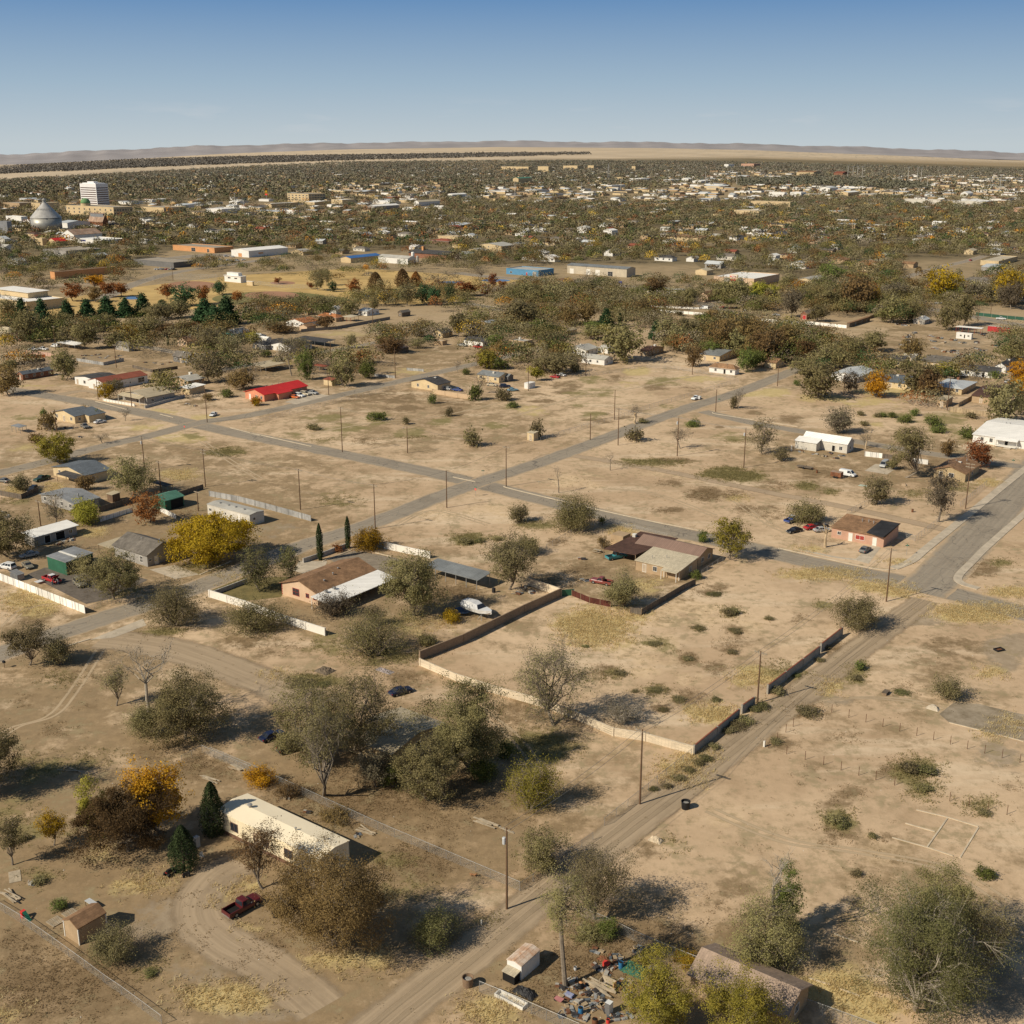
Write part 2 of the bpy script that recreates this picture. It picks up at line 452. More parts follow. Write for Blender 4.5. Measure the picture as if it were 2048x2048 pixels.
COVERS=[('F',300,1750,560,330,'d',1.0),('F',150,1400,330,260,'d',.8),('F',700,1520,420,200,'d',1.0),('F',1100,1850,420,160,'d',.9),('F',300,1000,380,130,'d',.9),('F',700,1130,300,90,'d',.8),('F',1180,1080,160,60,'d',.8),('F',250,880,420,60,'d',.6),('F',500,680,600,60,'d',.7),('F',1700,690,300,60,'d',.7),('F',1650,870,260,60,'d',.7),('F',800,790,300,70,'d',.5),('F',1650,1300,260,120,'d',.35),('F',1700,1750,300,150,'d',.5),('H3',930,1140,250,130,'y',1.1),('H3',1180,1060,120,50,'y',.8),('H3',1640,905,190,60,'b',.6),('H3',1800,1040,60,40,'g',.9),('R2',700,330,170,60,'b',.8),('R2',780,340,100,40,'g',.8),('R2',1060,450,110,40,'g',.9),('R2',1100,580,80,30,'b',.9),('R2',1300,500,130,60,'b',.8),('R2',1480,610,200,70,'y',1.0),('R2',1150,150,60,60,'g',.6),('R2',1310,230,70,45,'b',.9),('R2',1500,300,90,50,'b',.8),('R2',1560,150,90,60,'b',.7),('R2',1760,350,180,60,'y',.9),('R2',900,660,200,40,'b',.7),('R2',640,110,250,60,'y',.8),('R2',1050,120,60,25,'g',.9),('R2',590,145,40,14,'b',.9),('R1',60,250,100,120,'b',.6),('R1',360,440,120,60,'g',.7),('R1',180,500,160,50,'y',.9),('R1',480,110,60,30,'b',.8),('R1',640,30,70,30,'g',.7),('R2',1000,170,300,160,'s',.6),('H3',1500,1050,300,120,'s',.7),('R1',130,150,150,100,'s',.6),('R2',960,330,120,60,'s',.8),('R2',1330,380,150,50,'s',.7),('R2',1250,1010,200,110,'y',.9),('R2',1400,900,120,60,'y',.9),('R2',1690,680,90,50,'b',.8),('R1',240,680,80,50,'g',.8),('R1',360,580,70,40,'b',.9),('R1',480,480,60,40,'g',.7),('R1',700,300,90,60,'b',.7),('R1',680,560,80,60,'y',.9),('R1',540,710,110,60,'b',1.0),('R1',660,650,160,40,'k',.8),('R1',860,430,90,70,'g',.6),('R1',850,500,70,40,'g',.8),('R1',1640,80,320,60,'y',1.2),('R1',1250,110,200,60,'k',.8),('R1',1850,330,150,110,'k',.9),('R1',1700,470,90,45,'y',.9),('R1',1160,570,110,45,'b',.8),('R1',1400,330,260,160,'b',.45),('R1',1240,1090,150,90,'g',1.1),('R1',1280,1210,110,90,'g',1.0),('R1',1100,1080,150,80,'b',.7),('R1',800,880,100,40,'b',.7),('R1',350,920,120,60,'b',.7),('R1',540,1140,120,80,'b',.5),('R1',800,1220,160,40,'b',.7),('R1',1650,1300,120,40,'g',.9),('R1',1850,1200,100,40,'b',.7),('R1',1800,1000,200,120,'k',.6),('R1',1850,800,120,60,'y',.9),('R1',1720,860,80,30,'y',.9),('R1',720,1310,150,60,'b',.6),('B2',830,110,100,70,'g',.8),('B2',800,220,120,80,'b',.7),('B2',1110,215,70,35,'b',.7),('B2',1650,40,100,40,'g',.9),('B2',350,310,80,50,'b',.6),('B2',930,420,60,40,'b',.7),('B2',1130,360,50,40,'b',.6),('B2',1000,650,70,30,'y',.9),('B2',40,650,130,120,'b',.6),('B2',200,600,200,120,'b',.5),('B2',400,850,350,150,'b',.6),('B2',850,1120,250,100,'y',.9),('B2',400,1000,200,80,'y',.6),('B2',1000,1230,260,100,'y',.8),('B2',250,150,300,130,'s',.5),('B2',1100,330,160,90,'s',.6),('B2',1850,1150,120,160,'k',1.0),('B2',1880,800,100,200,'k',.8),('B1',900,900,450,220,'b',1.1),('B1',560,1100,200,90,'b',.9),('B1',250,1190,280,110,'y',.9),('B1',120,1110,60,50,'y',.8),('B1',260,610,60,30,'g',1.0),('B1',1450,700,300,120,'b',.7),('B1',1440,120,70,40,'g',.8),('B1',1250,170,80,50,'b',.6),('B1',850,690,200,120,'b',.8),('B1',520,370,100,60,'b',.8),('L4',1650,560,260,110,'g',.75),('L4',1500,900,350,200,'b',.55),('L4',1000,1000,450,160,'b',.6),('L4',900,830,500,130,'b',1.0),('L4',1350,1100,250,60,'s',.4),('L4',600,1000,250,120,'b',.7),('L4',1500,400,250,120,'b',.6),('L4',560,700,250,200,'b',.7),('L4',300,185,160,34,'g',1.2),('L4',780,40,260,60,'g',.7),('L4',880,170,170,70,'b',.6),('L4',1700,740,200,100,'y',.4),('L3',1350,650,250,130,'b',.9),('L3',1180,640,180,60,'g',.6),('L3',1300,820,260,80,'g',.5),('L3',900,300,450,120,'b',1.0),('L3',200,120,220,80,'b',.7),('L3',1440,1130,200,110,'b',.6),('L3',1000,1240,400,70,'y',.6),('L3',1740,1000,60,40,'g',.9),('L3',330,780,90,60,'y',.8),('L3',200,860,60,60,'y',.8),('L3',340,1040,130,40,'y',.6),('L3',450,1150,110,70,'b',1.0),('L3',640,1000,150,120,'s',.5),('L2',350,1180,520,260,'b',.95),('L2',100,1050,260,150,'b',.7),('L2',60,1330,100,80,'y',.8),('L2',1400,1230,420,90,'y',.85),('L2',1100,1200,150,90,'g',.5),('L2',200,890,130,60,'b',1.0),('L2',60,850,90,60,'b',.8),('L2',200,980,200,60,'k',.6),('L2',920,520,220,80,'y',.7),('L2',640,300,120,100,'y',.5),('L2',1150,640,50,120,'b',.8),('L2',1200,900,80,40,'b',1.0),('L2',1160,810,80,40,'b',.7),('L2',1340,890,40,24,'b',1.1),('L2',1480,1070,90,40,'b',.9),('L2',1000,750,250,200,'k',.6),('L2',1250,1060,300,120,'k',.6),('L2',1660,930,110,60,'b',1.1),('L2',960,1060,60,30,'g',.9),('L2',420,330,200,60,'b',.7),('L2',470,170,120,80,'g',.6),('L2',250,490,120,60,'g',.7),('L2',100,150,200,150,'g',.6),('L2',600,420,200,80,'s',.4),('L2',1650,1320,300,80,'k',.5),('L2',1350,730,100,150,'k',.9),('L1',400,900,110,50,'b',.8),('L1',160,700,80,60,'b',.7),('L1',600,740,50,20,'b',.6),('L1',400,820,60,40,'b',.5),('L1',650,1100,300,100,'g',.5),('L1',1100,1060,250,80,'b',.7),('L1',600,530,250,70,'b',.6),('L1',420,540,200,60,'g',.6),('L1',200,1150,250,120,'g',.6),('L1',1400,1140,260,110,'b',.8),('L1',1750,300,250,60,'b',.6),('L1',1150,220,200,30,'g',.7),('L1',200,60,260,60,'y',.6),('L1',180,110,200,60,'b',.5),('L1',450,130,140,40,'b',.5),('L1',1900,520,120,40,'y',.7),('L1',350,620,250,150,'s',.4),('L1',1650,260,200,40,'s',.5),('L1',960,250,100,50,'b',.5),('L1',1700,720,130,50,'k',.7),('H2',500,1010,250,70,'b',.6),('H2',700,1230,170,40,'g',1.2),('H2',800,1000,200,80,'g',.5),('H2',1450,860,350,80,'y',.5),('H2',1300,850,200,60,'g',.5),('H2',1650,660,200,60,'b',.8),('H2',1720,310,150,40,'g',.8),('H2',1100,520,120,50,'k',.6),('H2',920,60,250,60,'g',.45),('H2',480,260,200,50,'k',.5),('H2',1500,150,250,60,'s',.6),('H2',200,570,160,60,'y',.5),('H2',1560,1040,60,40,'b',.7),('H3',130,580,110,40,'g',1.0),('H3',300,570,50,18,'g',.9),('H3',560,480,150,40,'g',.7),('H3',700,590,100,30,'b',.7),('H3',850,770,200,60,'b',.6),('H3',650,850,180,50,'b',.8),('H3',1250,870,160,60,'y',.5),('H3',250,400,200,60,'s',.7),('H3',800,210,200,60,'s',.8),('H3',1400,390,120,20,'b',.9),('H3',1650,290,150,50,'b',.9),('H3',1420,210,100,30,'b',.7),('H3',1750,160,150,30,'g',1.1),('H3',1850,310,100,30,'y',.6),('H3',1300,80,250,26,'g',.8),('H3',1880,380,60,40,'b',.8),('H3',1450,150,250,80,'s',.5),('H3',1100,520,120,40,'y',.7),('H4',100,490,160,40,'g',1.1),('H4',520,550,70,25,'g',1.1),('H4',690,590,60,20,'g',1.0),('H4',360,550,120,40,'b',.7),('H4',60,610,110,40,'b',.8),('H4',330,730,120,60,'b',.7),('H4',150,700,80,20,'b',.7),('H4',540,960,120,30,'y',.6),('H4',640,1120,300,40,'y',1.0),('H4',1000,1200,200,40,'y',.9),('H4',1150,1240,120,30,'y',1.0),('H4',1250,600,160,40,'g',.6),('H4',1500,560,150,40,'g',.6),('H4',1700,530,120,30,'y',.7),('H4',1650,1080,120,80,'b',.7),('H4',1790,1050,60,25,'g',1.0),('H4',1850,1240,160,30,'y',1.1),('H4',1900,980,150,120,'s',.5),('H4',1100,1040,100,25,'y',.7),('H4',620,900,120,30,'b',.5),('H4',1200,420,250,60,'b',.6),('H4',700,470,300,60,'b',.5),('Z3',560,590,80,30,'g',1.1),('Z3',1080,740,160,60,'g',.9),('Z3',1500,170,300,40,'y',1.2),('Z3',1350,430,150,40,'b',.7),('Z3',1750,490,150,50,'b',.9),('Z3',1000,1170,300,60,'g',.9),('Z3',300,1040,300,40,'b',.8),('Z3',900,610,60,20,'b',.7),('Z3',620,110,600,40,'b',.5),('Z3',250,330,250,40,'g',.4),('M2',700,1140,180,45,'g',.9),('M2',560,1060,160,35,'g',.7),('M2',940,1060,110,50,'g',1.1),('M2',1200,1170,170,45,'g',.9),('M2',1430,1090,110,40,'g',.8),('M2',980,910,300,45,'b',.9),('M2',1140,990,150,25,'b',.9),('M2',1500,950,200,40,'b',.8),('M2',1820,1120,110,30,'g',.9),('M2',1500,1010,120,60,'b',.7),('M2',500,1200,300,60,'g',.5),('M2',850,1230,120,40,'b',.7),('M2',1700,1050,200,40,'s',.6),('M2',700,440,200,20,'y',.8),('M2',1300,550,200,30,'b',.7),('M2',1150,620,120,25,'b',.7),('M2',700,590,150,25,'y',.8),('M2',1200,720,200,30,'y',.6),('M2',1500,540,90,20,'b',.9),('M2',1300,330,400,60,'s',.5),('M3',1030,720,100,30,'y',1.2),('M3',1500,770,180,24,'y',1.0),('M3',1200,790,140,35,'g',.9),('M3',1170,830,120,30,'b',.9),('M3',950,810,100,25,'y',.7),('M3',700,780,120,40,'g',.8),('M3',830,770,80,40,'b',.7),('M3',680,880,180,45,'g',.7),('M3',480,840,150,50,'b',.8),('M3',600,960,80,22,'g',.7),('M3',230,1010,110,40,'y',.8),('M3',90,970,70,35,'g',.9),('M3',700,1040,110,30,'g',.9),('M3',320,920,110,60,'b',.6),('M3',800,1060,250,40,'b',.6),('M3',1280,970,160,25,'g',.5),('M3',1700,1190,120,40,'g',.8),('M3',1430,1110,70,30,'g',1.0),('M3',1850,890,120,20,'y',1.0),('M3',1000,880,300,60,'s',.4),('M3',1150,290,250,40,'b',.7),('M3',1600,300,300,30,'b',.7),('M4',950,990,90,25,'g',.9),('M4',1100,1010,80,40,'g',1.0),('M4',1380,1010,180,50,'g',1.0),('M4',1330,1080,80,40,'g',1.0),('M4',1500,1120,120,60,'g',.7),('M4',150,830,160,25,'y',1.2),('M4',550,870,250,30,'y',.8),('M4',850,900,250,40,'y',.7),('M4',980,820,250,30,'y',1.1),('M4',850,640,200,20,'y',.9),('M4',280,1010,120,35,'b',.8),('M4',780,740,100,30,'b',.5),('M4',1200,380,250,25,'b',.9),('M4',1100,470,250,50,'b',.7),('M4',1500,480,150,40,'k',.7),('M4',1700,420,200,40,'k',.7),('M4',1250,40,160,25,'g',1.0),('M4',1500,60,100,20,'g',.8),('M4',700,430,200,40,'s',.5),('M4',900,1060,90,20,'y',.6),('M4',120,900,200,60,'s',.4),('M1',250,960,300,60,'s',.3),('M1',200,1060,200,30,'g',.6),('M1',1200,1020,120,25,'y',1.0),('M1',1080,1130,180,30,'y',.7),('M1',1300,1210,250,40,'y',.8),('M1',1430,1190,100,20,'g',.8),('M1',300,830,250,25,'y',.5),('M1',1450,960,200,40,'b',.6),('M1',700,650,250,40,'k',.5),('M1',560,1150,200,50,'b',.6),('M1',1500,1060,150,25,'y',.8),('M1',700,370,300,20,'b',.5),('H1',1680,200,160,40,'g',.8),('H1',1350,370,150,45,'y',.8),('H1',1250,120,100,25,'g',.6),('H1',1440,80,80,25,'g',.8),('H1',400,470,120,50,'y',.7),('H1',100,560,120,30,'g',.6),('H1',500,640,200,60,'g',.5),('H1',700,800,120,40,'y',.7),('H1',200,1300,220,80,'y',.8),('H1',300,1400,180,60,'b',.6),('H1',1500,1060,250,60,'g',.7),('H1',900,1250,200,50,'g',.7),('H1',1350,640,200,60,'b',.6),('H1',700,1260,100,40,'b',.6),('H1',200,180,250,40,'y',.4),('H1',1600,400,200,50,'s',.3),('H1',150,480,150,40,'y',.6),]
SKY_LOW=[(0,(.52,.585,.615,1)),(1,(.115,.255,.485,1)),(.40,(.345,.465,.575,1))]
cam=bpy.data.cameras.new('camera');co=bpy.data.objects.new('camera',cam);COL.objects.link(co)
co.location=(0,0,H);co.rotation_euler=(math.pi/2-TH,0,0)
cam.sensor_width=36;cam.sensor_height=36;cam.sensor_fit='HORIZONTAL';cam.lens=36*FPX/W0
cam.clip_start=1;cam.clip_end=80000
SC.camera=co
SUN_EL,SUN_AZ=math.radians(37),math.radians(240)
wd=bpy.data.worlds.new('World');SC.world=wd;wd.use_nodes=True
nt=wd.node_tree;N=nt.nodes;L=nt.links
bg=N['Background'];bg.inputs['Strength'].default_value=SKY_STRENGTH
sky=N.new('ShaderNodeTexSky');sky.sky_type='NISHITA';sky.sun_disc=False
sky.sun_elevation=SUN_EL;sky.sun_rotation=SUN_AZ;sky.altitude=1100;sky.air_density=1.0;sky.dust_density=SKY_DUST;sky.ozone_density=SKY_OZONE
tc=N.new('ShaderNodeTexCoord');sp=N.new('ShaderNodeSeparateXYZ');L.new(tc.outputs['Generated'],sp.inputs[0])
mp=N.new('ShaderNodeMapping');mp.inputs['Scale'].default_value=(9,9,60);L.new(tc.outputs['Generated'],mp.inputs['Vector'])
nz=N.new('ShaderNodeTexNoise');nz.inputs['Scale'].default_value=1.6;nz.inputs['Detail'].default_value=7;L.new(mp.outputs[0],nz.inputs['Vector'])
m1=N.new('ShaderNodeMapRange');m1 .inputs['From Min'].default_value=.56;m1 .inputs['From Max'].default_value=.74;L.new(nz.outputs['Fac'],m1 .inputs['Value'])
m2=N.new('ShaderNodeMapRange');m2 .interpolation_type='SMOOTHSTEP';m2 .inputs['From Min'].default_value=.006;m2 .inputs['From Max'].default_value=.016;L.new(sp.outputs['Z'],m2 .inputs['Value'])
m3=N.new('ShaderNodeMapRange');m3 .interpolation_type='SMOOTHSTEP';m3 .inputs['From Min'].default_value=.040;m3 .inputs['From Max'].default_value=.020;L.new(sp.outputs['Z'],m3 .inputs['Value'])
a1=N.new('ShaderNodeMath');a1 .operation='MULTIPLY';L.new(m1 .outputs[0],a1 .inputs[0]);L.new(m2 .outputs[0],a1 .inputs[1])
a2=N.new('ShaderNodeMath');a2 .operation='MULTIPLY';L.new(a1 .outputs[0],a2 .inputs[0]);L.new(m3 .outputs[0],a2 .inputs[1])
a3=N.new('ShaderNodeMath');a3 .operation='MULTIPLY';a3 .inputs[1].default_value=.3;L.new(a2 .outputs[0],a3 .inputs[0])
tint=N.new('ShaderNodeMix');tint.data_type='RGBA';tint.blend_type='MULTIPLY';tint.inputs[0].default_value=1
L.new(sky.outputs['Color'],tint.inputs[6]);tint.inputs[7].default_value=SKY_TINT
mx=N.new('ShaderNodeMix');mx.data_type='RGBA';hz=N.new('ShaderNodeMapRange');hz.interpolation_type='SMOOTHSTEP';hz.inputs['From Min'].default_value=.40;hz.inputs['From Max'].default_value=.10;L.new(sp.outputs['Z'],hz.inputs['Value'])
hr=N.new('ShaderNodeMapRange');hr.inputs['From Min'].default_value=.0;hr.inputs['From Max'].default_value=.115;L.new(sp.outputs['Z'],hr.inputs['Value'])
hc=N.new('ShaderNodeValToRGB');L.new(hr.outputs[0],hc.inputs['Fac'])
for i_,(q_,c_)in enumerate(SKY_LOW):
 e_=hc.color_ramp.elements[i_]if i_<2 else hc.color_ramp.elements.new(q_)
 e_.position=q_;e_.color=c_
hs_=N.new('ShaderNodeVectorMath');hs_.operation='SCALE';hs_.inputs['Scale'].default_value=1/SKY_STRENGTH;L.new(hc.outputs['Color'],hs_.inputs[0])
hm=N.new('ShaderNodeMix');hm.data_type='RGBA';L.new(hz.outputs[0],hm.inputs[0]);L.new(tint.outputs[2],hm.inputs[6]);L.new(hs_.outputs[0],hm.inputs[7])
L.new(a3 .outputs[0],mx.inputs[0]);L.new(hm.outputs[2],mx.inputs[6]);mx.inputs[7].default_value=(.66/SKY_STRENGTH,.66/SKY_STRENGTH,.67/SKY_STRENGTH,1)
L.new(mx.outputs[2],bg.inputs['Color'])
sl=bpy.data.lights.new('sun','SUN');so=bpy.data.objects.new('sun',sl);COL.objects.link(so)
sl.energy=SUN_STRENGTH;sl.angle=math.radians(.53);sl.color=(1.0,.90,.73)
sd=Vector((math.sin(SUN_AZ)*math.cos(SUN_EL),math.cos(SUN_AZ)*math.cos(SUN_EL),math.sin(SUN_EL)))
so.rotation_euler=sd.to_track_quat('Z','Y').to_euler();so.location=sd*400
SC.view_settings.view_transform='Standard';SC.view_settings.look='None';SC.view_settings.exposure=0;SC.view_settings.gamma=1
SC.render.film_transparent=False
cy=SC.cycles;cy.max_bounces=6;cy.diffuse_bounces=3;cy.glossy_bounces=2;cy.transparent_max_bounces=16;cy.use_denoising=True
HB_X=[0,250,450,680,1000,1300,1500,1800,2048];HB_Y=[330,318,307,299,294,296,300,311,321]
def far_z(X,Y):
 """the plain sinks towards both sides of the valley, as the far edge of the photograph shows"""
 D=np.hypot(X,Y)
 col=1024+FPX*X/np.maximum(Y*CT+H*ST,1)
 row=np.interp(np.clip(col,-600,2648),HB_X,HB_Y)
 k=(1024-row)/FPX
 Yf=14000.0*Y/np.maximum(D,1)
 z=Yf*(k*CT-ST)/(CT+k*ST)+H
 t=np.clip((D-1800)/12200,0,1);t=t*t*(3-2*t)
 return z*t
def gridline(lo,hi,step,far,g=1.10):
 a=list(np.arange(lo,hi+.01,step));s=step;v=hi
 while v<far:s*=g;v+=s;a.append(v)
 return a
xs=gridline(0,330,2.0,16000);xs=np.array([-v for v in xs[:0:-1]]+xs)
ys=np.array([-60,0,50]+gridline(86,640,2.0,17000))
GX,GY=np.meshgrid(xs,ys)
X=GX.ravel();Y=GY.ravel();Z=far_z(X,Y)
me=bpy.data.meshes.new('ground')
nx,ny=len(xs),len(ys)
me.vertices.add(len(X));me.vertices.foreach_set('co',np.stack([X,Y,Z],1).astype(np.float32).ravel())
i,j=np.meshgrid(np.arange(nx-1),np.arange(ny-1));k=(j*nx+i).ravel()
Q=np.stack([k,k+1,k+nx+1,k+nx],1).astype(np.int32)
me.loops.add(Q.size);me.loops.foreach_set('vertex_index',Q.ravel())
me.polygons.add(len(Q));me.polygons.foreach_set('loop_start',np.arange(0,Q.size,4,dtype=np.int32))
dep=Y*CT+(H-Z)*ST
SX=1024+FPX*X/np.maximum(dep,5);SY=1024-FPX*(Y*ST+(Z-H)*CT)/np.maximum(dep,5)
ok=(dep>20)
COVER={q:np.zeros(len(X))for q in 'ygbskfd'}
def cover(c,x,y,rx,ry,kind,st=1.0):
 x,y=px(c,x,y);rx/=CR[c][2];ry/=CR[c][2]
 d=np.sqrt(((SX-x)/rx)**2+((SY-y)/ry)**2)
 v=np.clip(1.5-d,0,1)*st*ok
 COVER[kind]=np.maximum(COVER[kind],v)
for row in COVERS:cover(*row)
far=np.clip((dep-560)/260,0,1)
COVER['f']=np.maximum(COVER['f'],far)
plain=np.clip((SY-np.interp(SX,[0,400,700,1100,1500,2048],[372,350,334,322,318,328]))/-6,0,1)*(dep>1500)
def attr(me,name,v):
 a=me.attributes.new(name,'FLOAT','POINT');a.data.foreach_set('value',v.astype(np.float32))
for q in 'ygbskfd':attr(me,'cover_'+q,COVER[q])
attr(me,'plain',plain)
gm=bpy.data.materials.new('desert soil');gm.use_nodes=True
nt=gm.node_tree;N=nt.nodes;L=nt.links;bs=N['Principled BSDF'];bs.inputs['Roughness'].default_value=.95;bs.inputs['Specular IOR Level'].default_value=.1
tc=N.new('ShaderNodeTexCoord')
def noise(scale,det=5,rough=.6,seed=0):
 n=N.new('ShaderNodeTexNoise');n.noise_dimensions='4D';n.inputs['W'].default_value=seed;n.inputs['Scale'].default_value=scale;n.inputs['Detail'].default_value=det;n.inputs['Roughness'].default_value=rough
 L.new(tc.outputs['Object'],n.inputs['Vector']);return n.outputs['Fac']
def mrange(v,a,b,c=0.0,d=1.0):
 m=N.new('ShaderNodeMapRange');m.interpolation_type='SMOOTHSTEP';L.new(v,m.inputs['Value'])
 m.inputs['From Min'].default_value=a;m.inputs['From Max'].default_value=b;m.inputs['To Min'].default_value=c;m.inputs['To Max'].default_value=d;return m.outputs[0]
def mth(op,a,b):
 m=N.new('ShaderNodeMath');m.operation=op
 for i,v in enumerate((a,b)):
  if isinstance(v,(int,float)):m.inputs[i].default_value=v
  else:L.new(v,m.inputs[i])
 return m.outputs[0]
def mixc(f,a,b):
 m=N.new('ShaderNodeMix');m.data_type='RGBA';m.clamp_factor=True
 if isinstance(f,float):m.inputs[0].default_value=f
 else:L.new(f,m.inputs[0])
 for i,v in((6,a),(7,b)):
  if isinstance(v,tuple):m.inputs[i].default_value=(*v,1)
  else:L.new(v,m.inputs[i])
 return m.outputs[2]
def att(n):
 a=N.new('ShaderNodeAttribute');a.attribute_name=n;return a.outputs['Fac']
nA,nB,nC,nD=noise(.018,4,.55),noise(.09,6,.65,3),noise(.55,6,.7,5),noise(2.6,4,.75,8)
nE=noise(.16,7,.72,11);nF=noise(.11,8,.74,17)
mB=N.new('ShaderNodeMapping');mB.inputs['Rotation'].default_value=(0,0,-ROT);mB.inputs['Scale'].default_value=(.35,1.6,1);L.new(tc.outputs['Object'],mB.inputs['Vector'])
nS=N.new('ShaderNodeTexNoise');nS.inputs['Scale'].default_value=.06;nS.inputs['Detail'].default_value=6;nS.inputs['Roughness'].default_value=.65;L.new(mB.outputs[0],nS.inputs['Vector']);nS=nS.outputs['Fac']
sand=mixc(mrange(nA,.36,.64),SAND_LO,SAND_HI)
sand=mixc(mrange(nB,.46,.70,0,.60),sand,(.31,.215,.125))
sand=mixc(mrange(nS,.50,.66,0,.6),sand,(.72,.575,.40))
sand=mixc(mth('MULTIPLY',mrange(nC,.30,.75),.35),sand,(.33,.235,.14))
def patch(col,kind,colour,lo=.42,hi=.70,w=.85,n=None):
 f=mth('MULTIPLY',mrange(mth('ADD',mth('MULTIPLY',att('cover_'+kind),.62),mth('MULTIPLY',mth('ADD',mrange(nF,.33,.67),mth('MULTIPLY',mth('SUBTRACT',nC,.5),.8)),.55)),lo,hi),w)
 return mixc(f,col,colour)
def two(a,b):return mixc(mrange(nC,.35,.65),a,b)
sand=patch(sand,'s',two((.70,.53,.335),(.58,.42,.25)),.48,.78,.8)
sand=patch(sand,'d',two((.31,.22,.122),(.23,.163,.09)),.34,.76,.9)
sand=patch(sand,'k',two((.37,.295,.205),(.29,.225,.155)),.44,.72)
sand=patch(sand,'b',two((.25,.175,.098),(.19,.13,.07)),.46,.82,.9)
weed=mth('MULTIPLY',mrange(mth('ADD',mth('ADD',mth('MULTIPLY',nE,.7),mth('MULTIPLY',nB,.3)),mth('MULTIPLY',mth('SUBTRACT',nC,.5),.7)),.515,.66),.74)
sand=mixc(weed,sand,two((.245,.196,.105),(.345,.275,.16)))
sand=patch(sand,'y',two((.58,.46,.225),(.46,.355,.16)),.48,.82,.9)
sand=patch(sand,'g',two((.20,.175,.07),(.29,.235,.11)),.50,.84,.9)
sand=mixc(mth('MULTIPLY',mrange(nD,.60,.72),.45),sand,(.20,.15,.085))
town=mixc(mrange(nB,.35,.65),(.235,.18,.10),(.36,.27,.155))
sand=mixc(mth('MULTIPLY',att('cover_f'),.85),sand,town)
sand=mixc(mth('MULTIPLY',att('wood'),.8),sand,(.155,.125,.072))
pl=mixc(mrange(noise(.0016,6,.6,2),.35,.65),(.60,.48,.33),(.48,.38,.26))
mpn=N.new('ShaderNodeMapping');mpn.inputs['Scale'].default_value=(.0002,.0016,1);L.new(tc.outputs['Object'],mpn.inputs['Vector'])
nP=N.new('ShaderNodeTexNoise');nP.inputs['Scale'].default_value=1;nP.inputs['Detail'].default_value=5;L.new(mpn.outputs[0],nP.inputs['Vector'])
pl=mixc(mrange(nP.outputs['Fac'],.54,.62,0,.5),pl,(.30,.26,.20))
sand=mixc(att('plain'),sand,pl)
L.new(sand,bs.inputs['Base Color'])
bp=N.new('ShaderNodeBump');bp.inputs['Strength'].default_value=.55;bp.inputs['Distance'].default_value=.12
hgt=mth('ADD',mth('MULTIPLY',nC,.8),mth('MULTIPLY',nD,.45))
L.new(hgt,bp.inputs['Height']);L.new(bp.outputs['Normal'],bs.inputs['Normal'])
me.materials.append(gm);me.update();me.validate()
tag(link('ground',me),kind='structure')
HX=[-500,0,200,450,700,850,1000,1150,1300,1500,1650,1800,2048,2500];HY=[318,313,304,292,286,284,281.5,283.5,284.5,289,293.5,299,309,316]
cols=np.arange(-500,2500,6.0);V=[];r=np.random.default_rng(3)
ph=r.uniform(0,6.28,9)
def hill_row(X):
 y=np.interp(X,HX,HY)
 return y-.9*math.sin(X*.031+ph[0])-.6*math.sin(X*.083+ph[1])-.45*math.sin(X*.19+ph[2])+r.uniform(-.25,.25)
rows=[(13600,-.25),(14300,.25),(14900,.55),(15400,.8),(16000,1.0),(17500,.4),(19000,-.5)]
for D,t in rows:
 for X_ in cols:
  az=(X_-1024)/FPX/CT
  Yd=D/math.sqrt(1+az*az);Xd=az*Yd
  rr=np.interp(X_,HB_X,HB_Y);tt=hill_row(X_)
  zb=14000/math.sqrt(1+az*az)*(((1024-rr)/FPX)*CT-ST)/(CT+((1024-rr)/FPX)*ST)+H
  zt=16000/math.sqrt(1+az*az)*(((1024-tt)/FPX)*CT-ST)/(CT+((1024-tt)/FPX)*ST)+H
  bump_=(zt-zb)*.12*math.sin(X_*.06*(1+t)+D*.003)if 0<t<1 else 0
  V.append((Xd,Yd,zb+(zt-zb)*t+bump_))
n=len(cols);F=[(a*n+b,a*n+b+1,(a+1)*n+b+1,(a+1)*n+b)for a in range(len(rows)-1)for b in range(n-1)]
me=bpy.data.meshes.new('hills');me.from_pydata(V,[],F)
hm=pmat('hazed hill scrub',(.33,.305,.30),.14,.0012,1.0,c2=(.265,.245,.245));me.materials.append(hm);me.polygons.foreach_set('use_smooth',[True]*len(F));me.update()  # grey-purple cast is distance haze baked into the scrub colour
tag(link('hills',me),kind='structure')
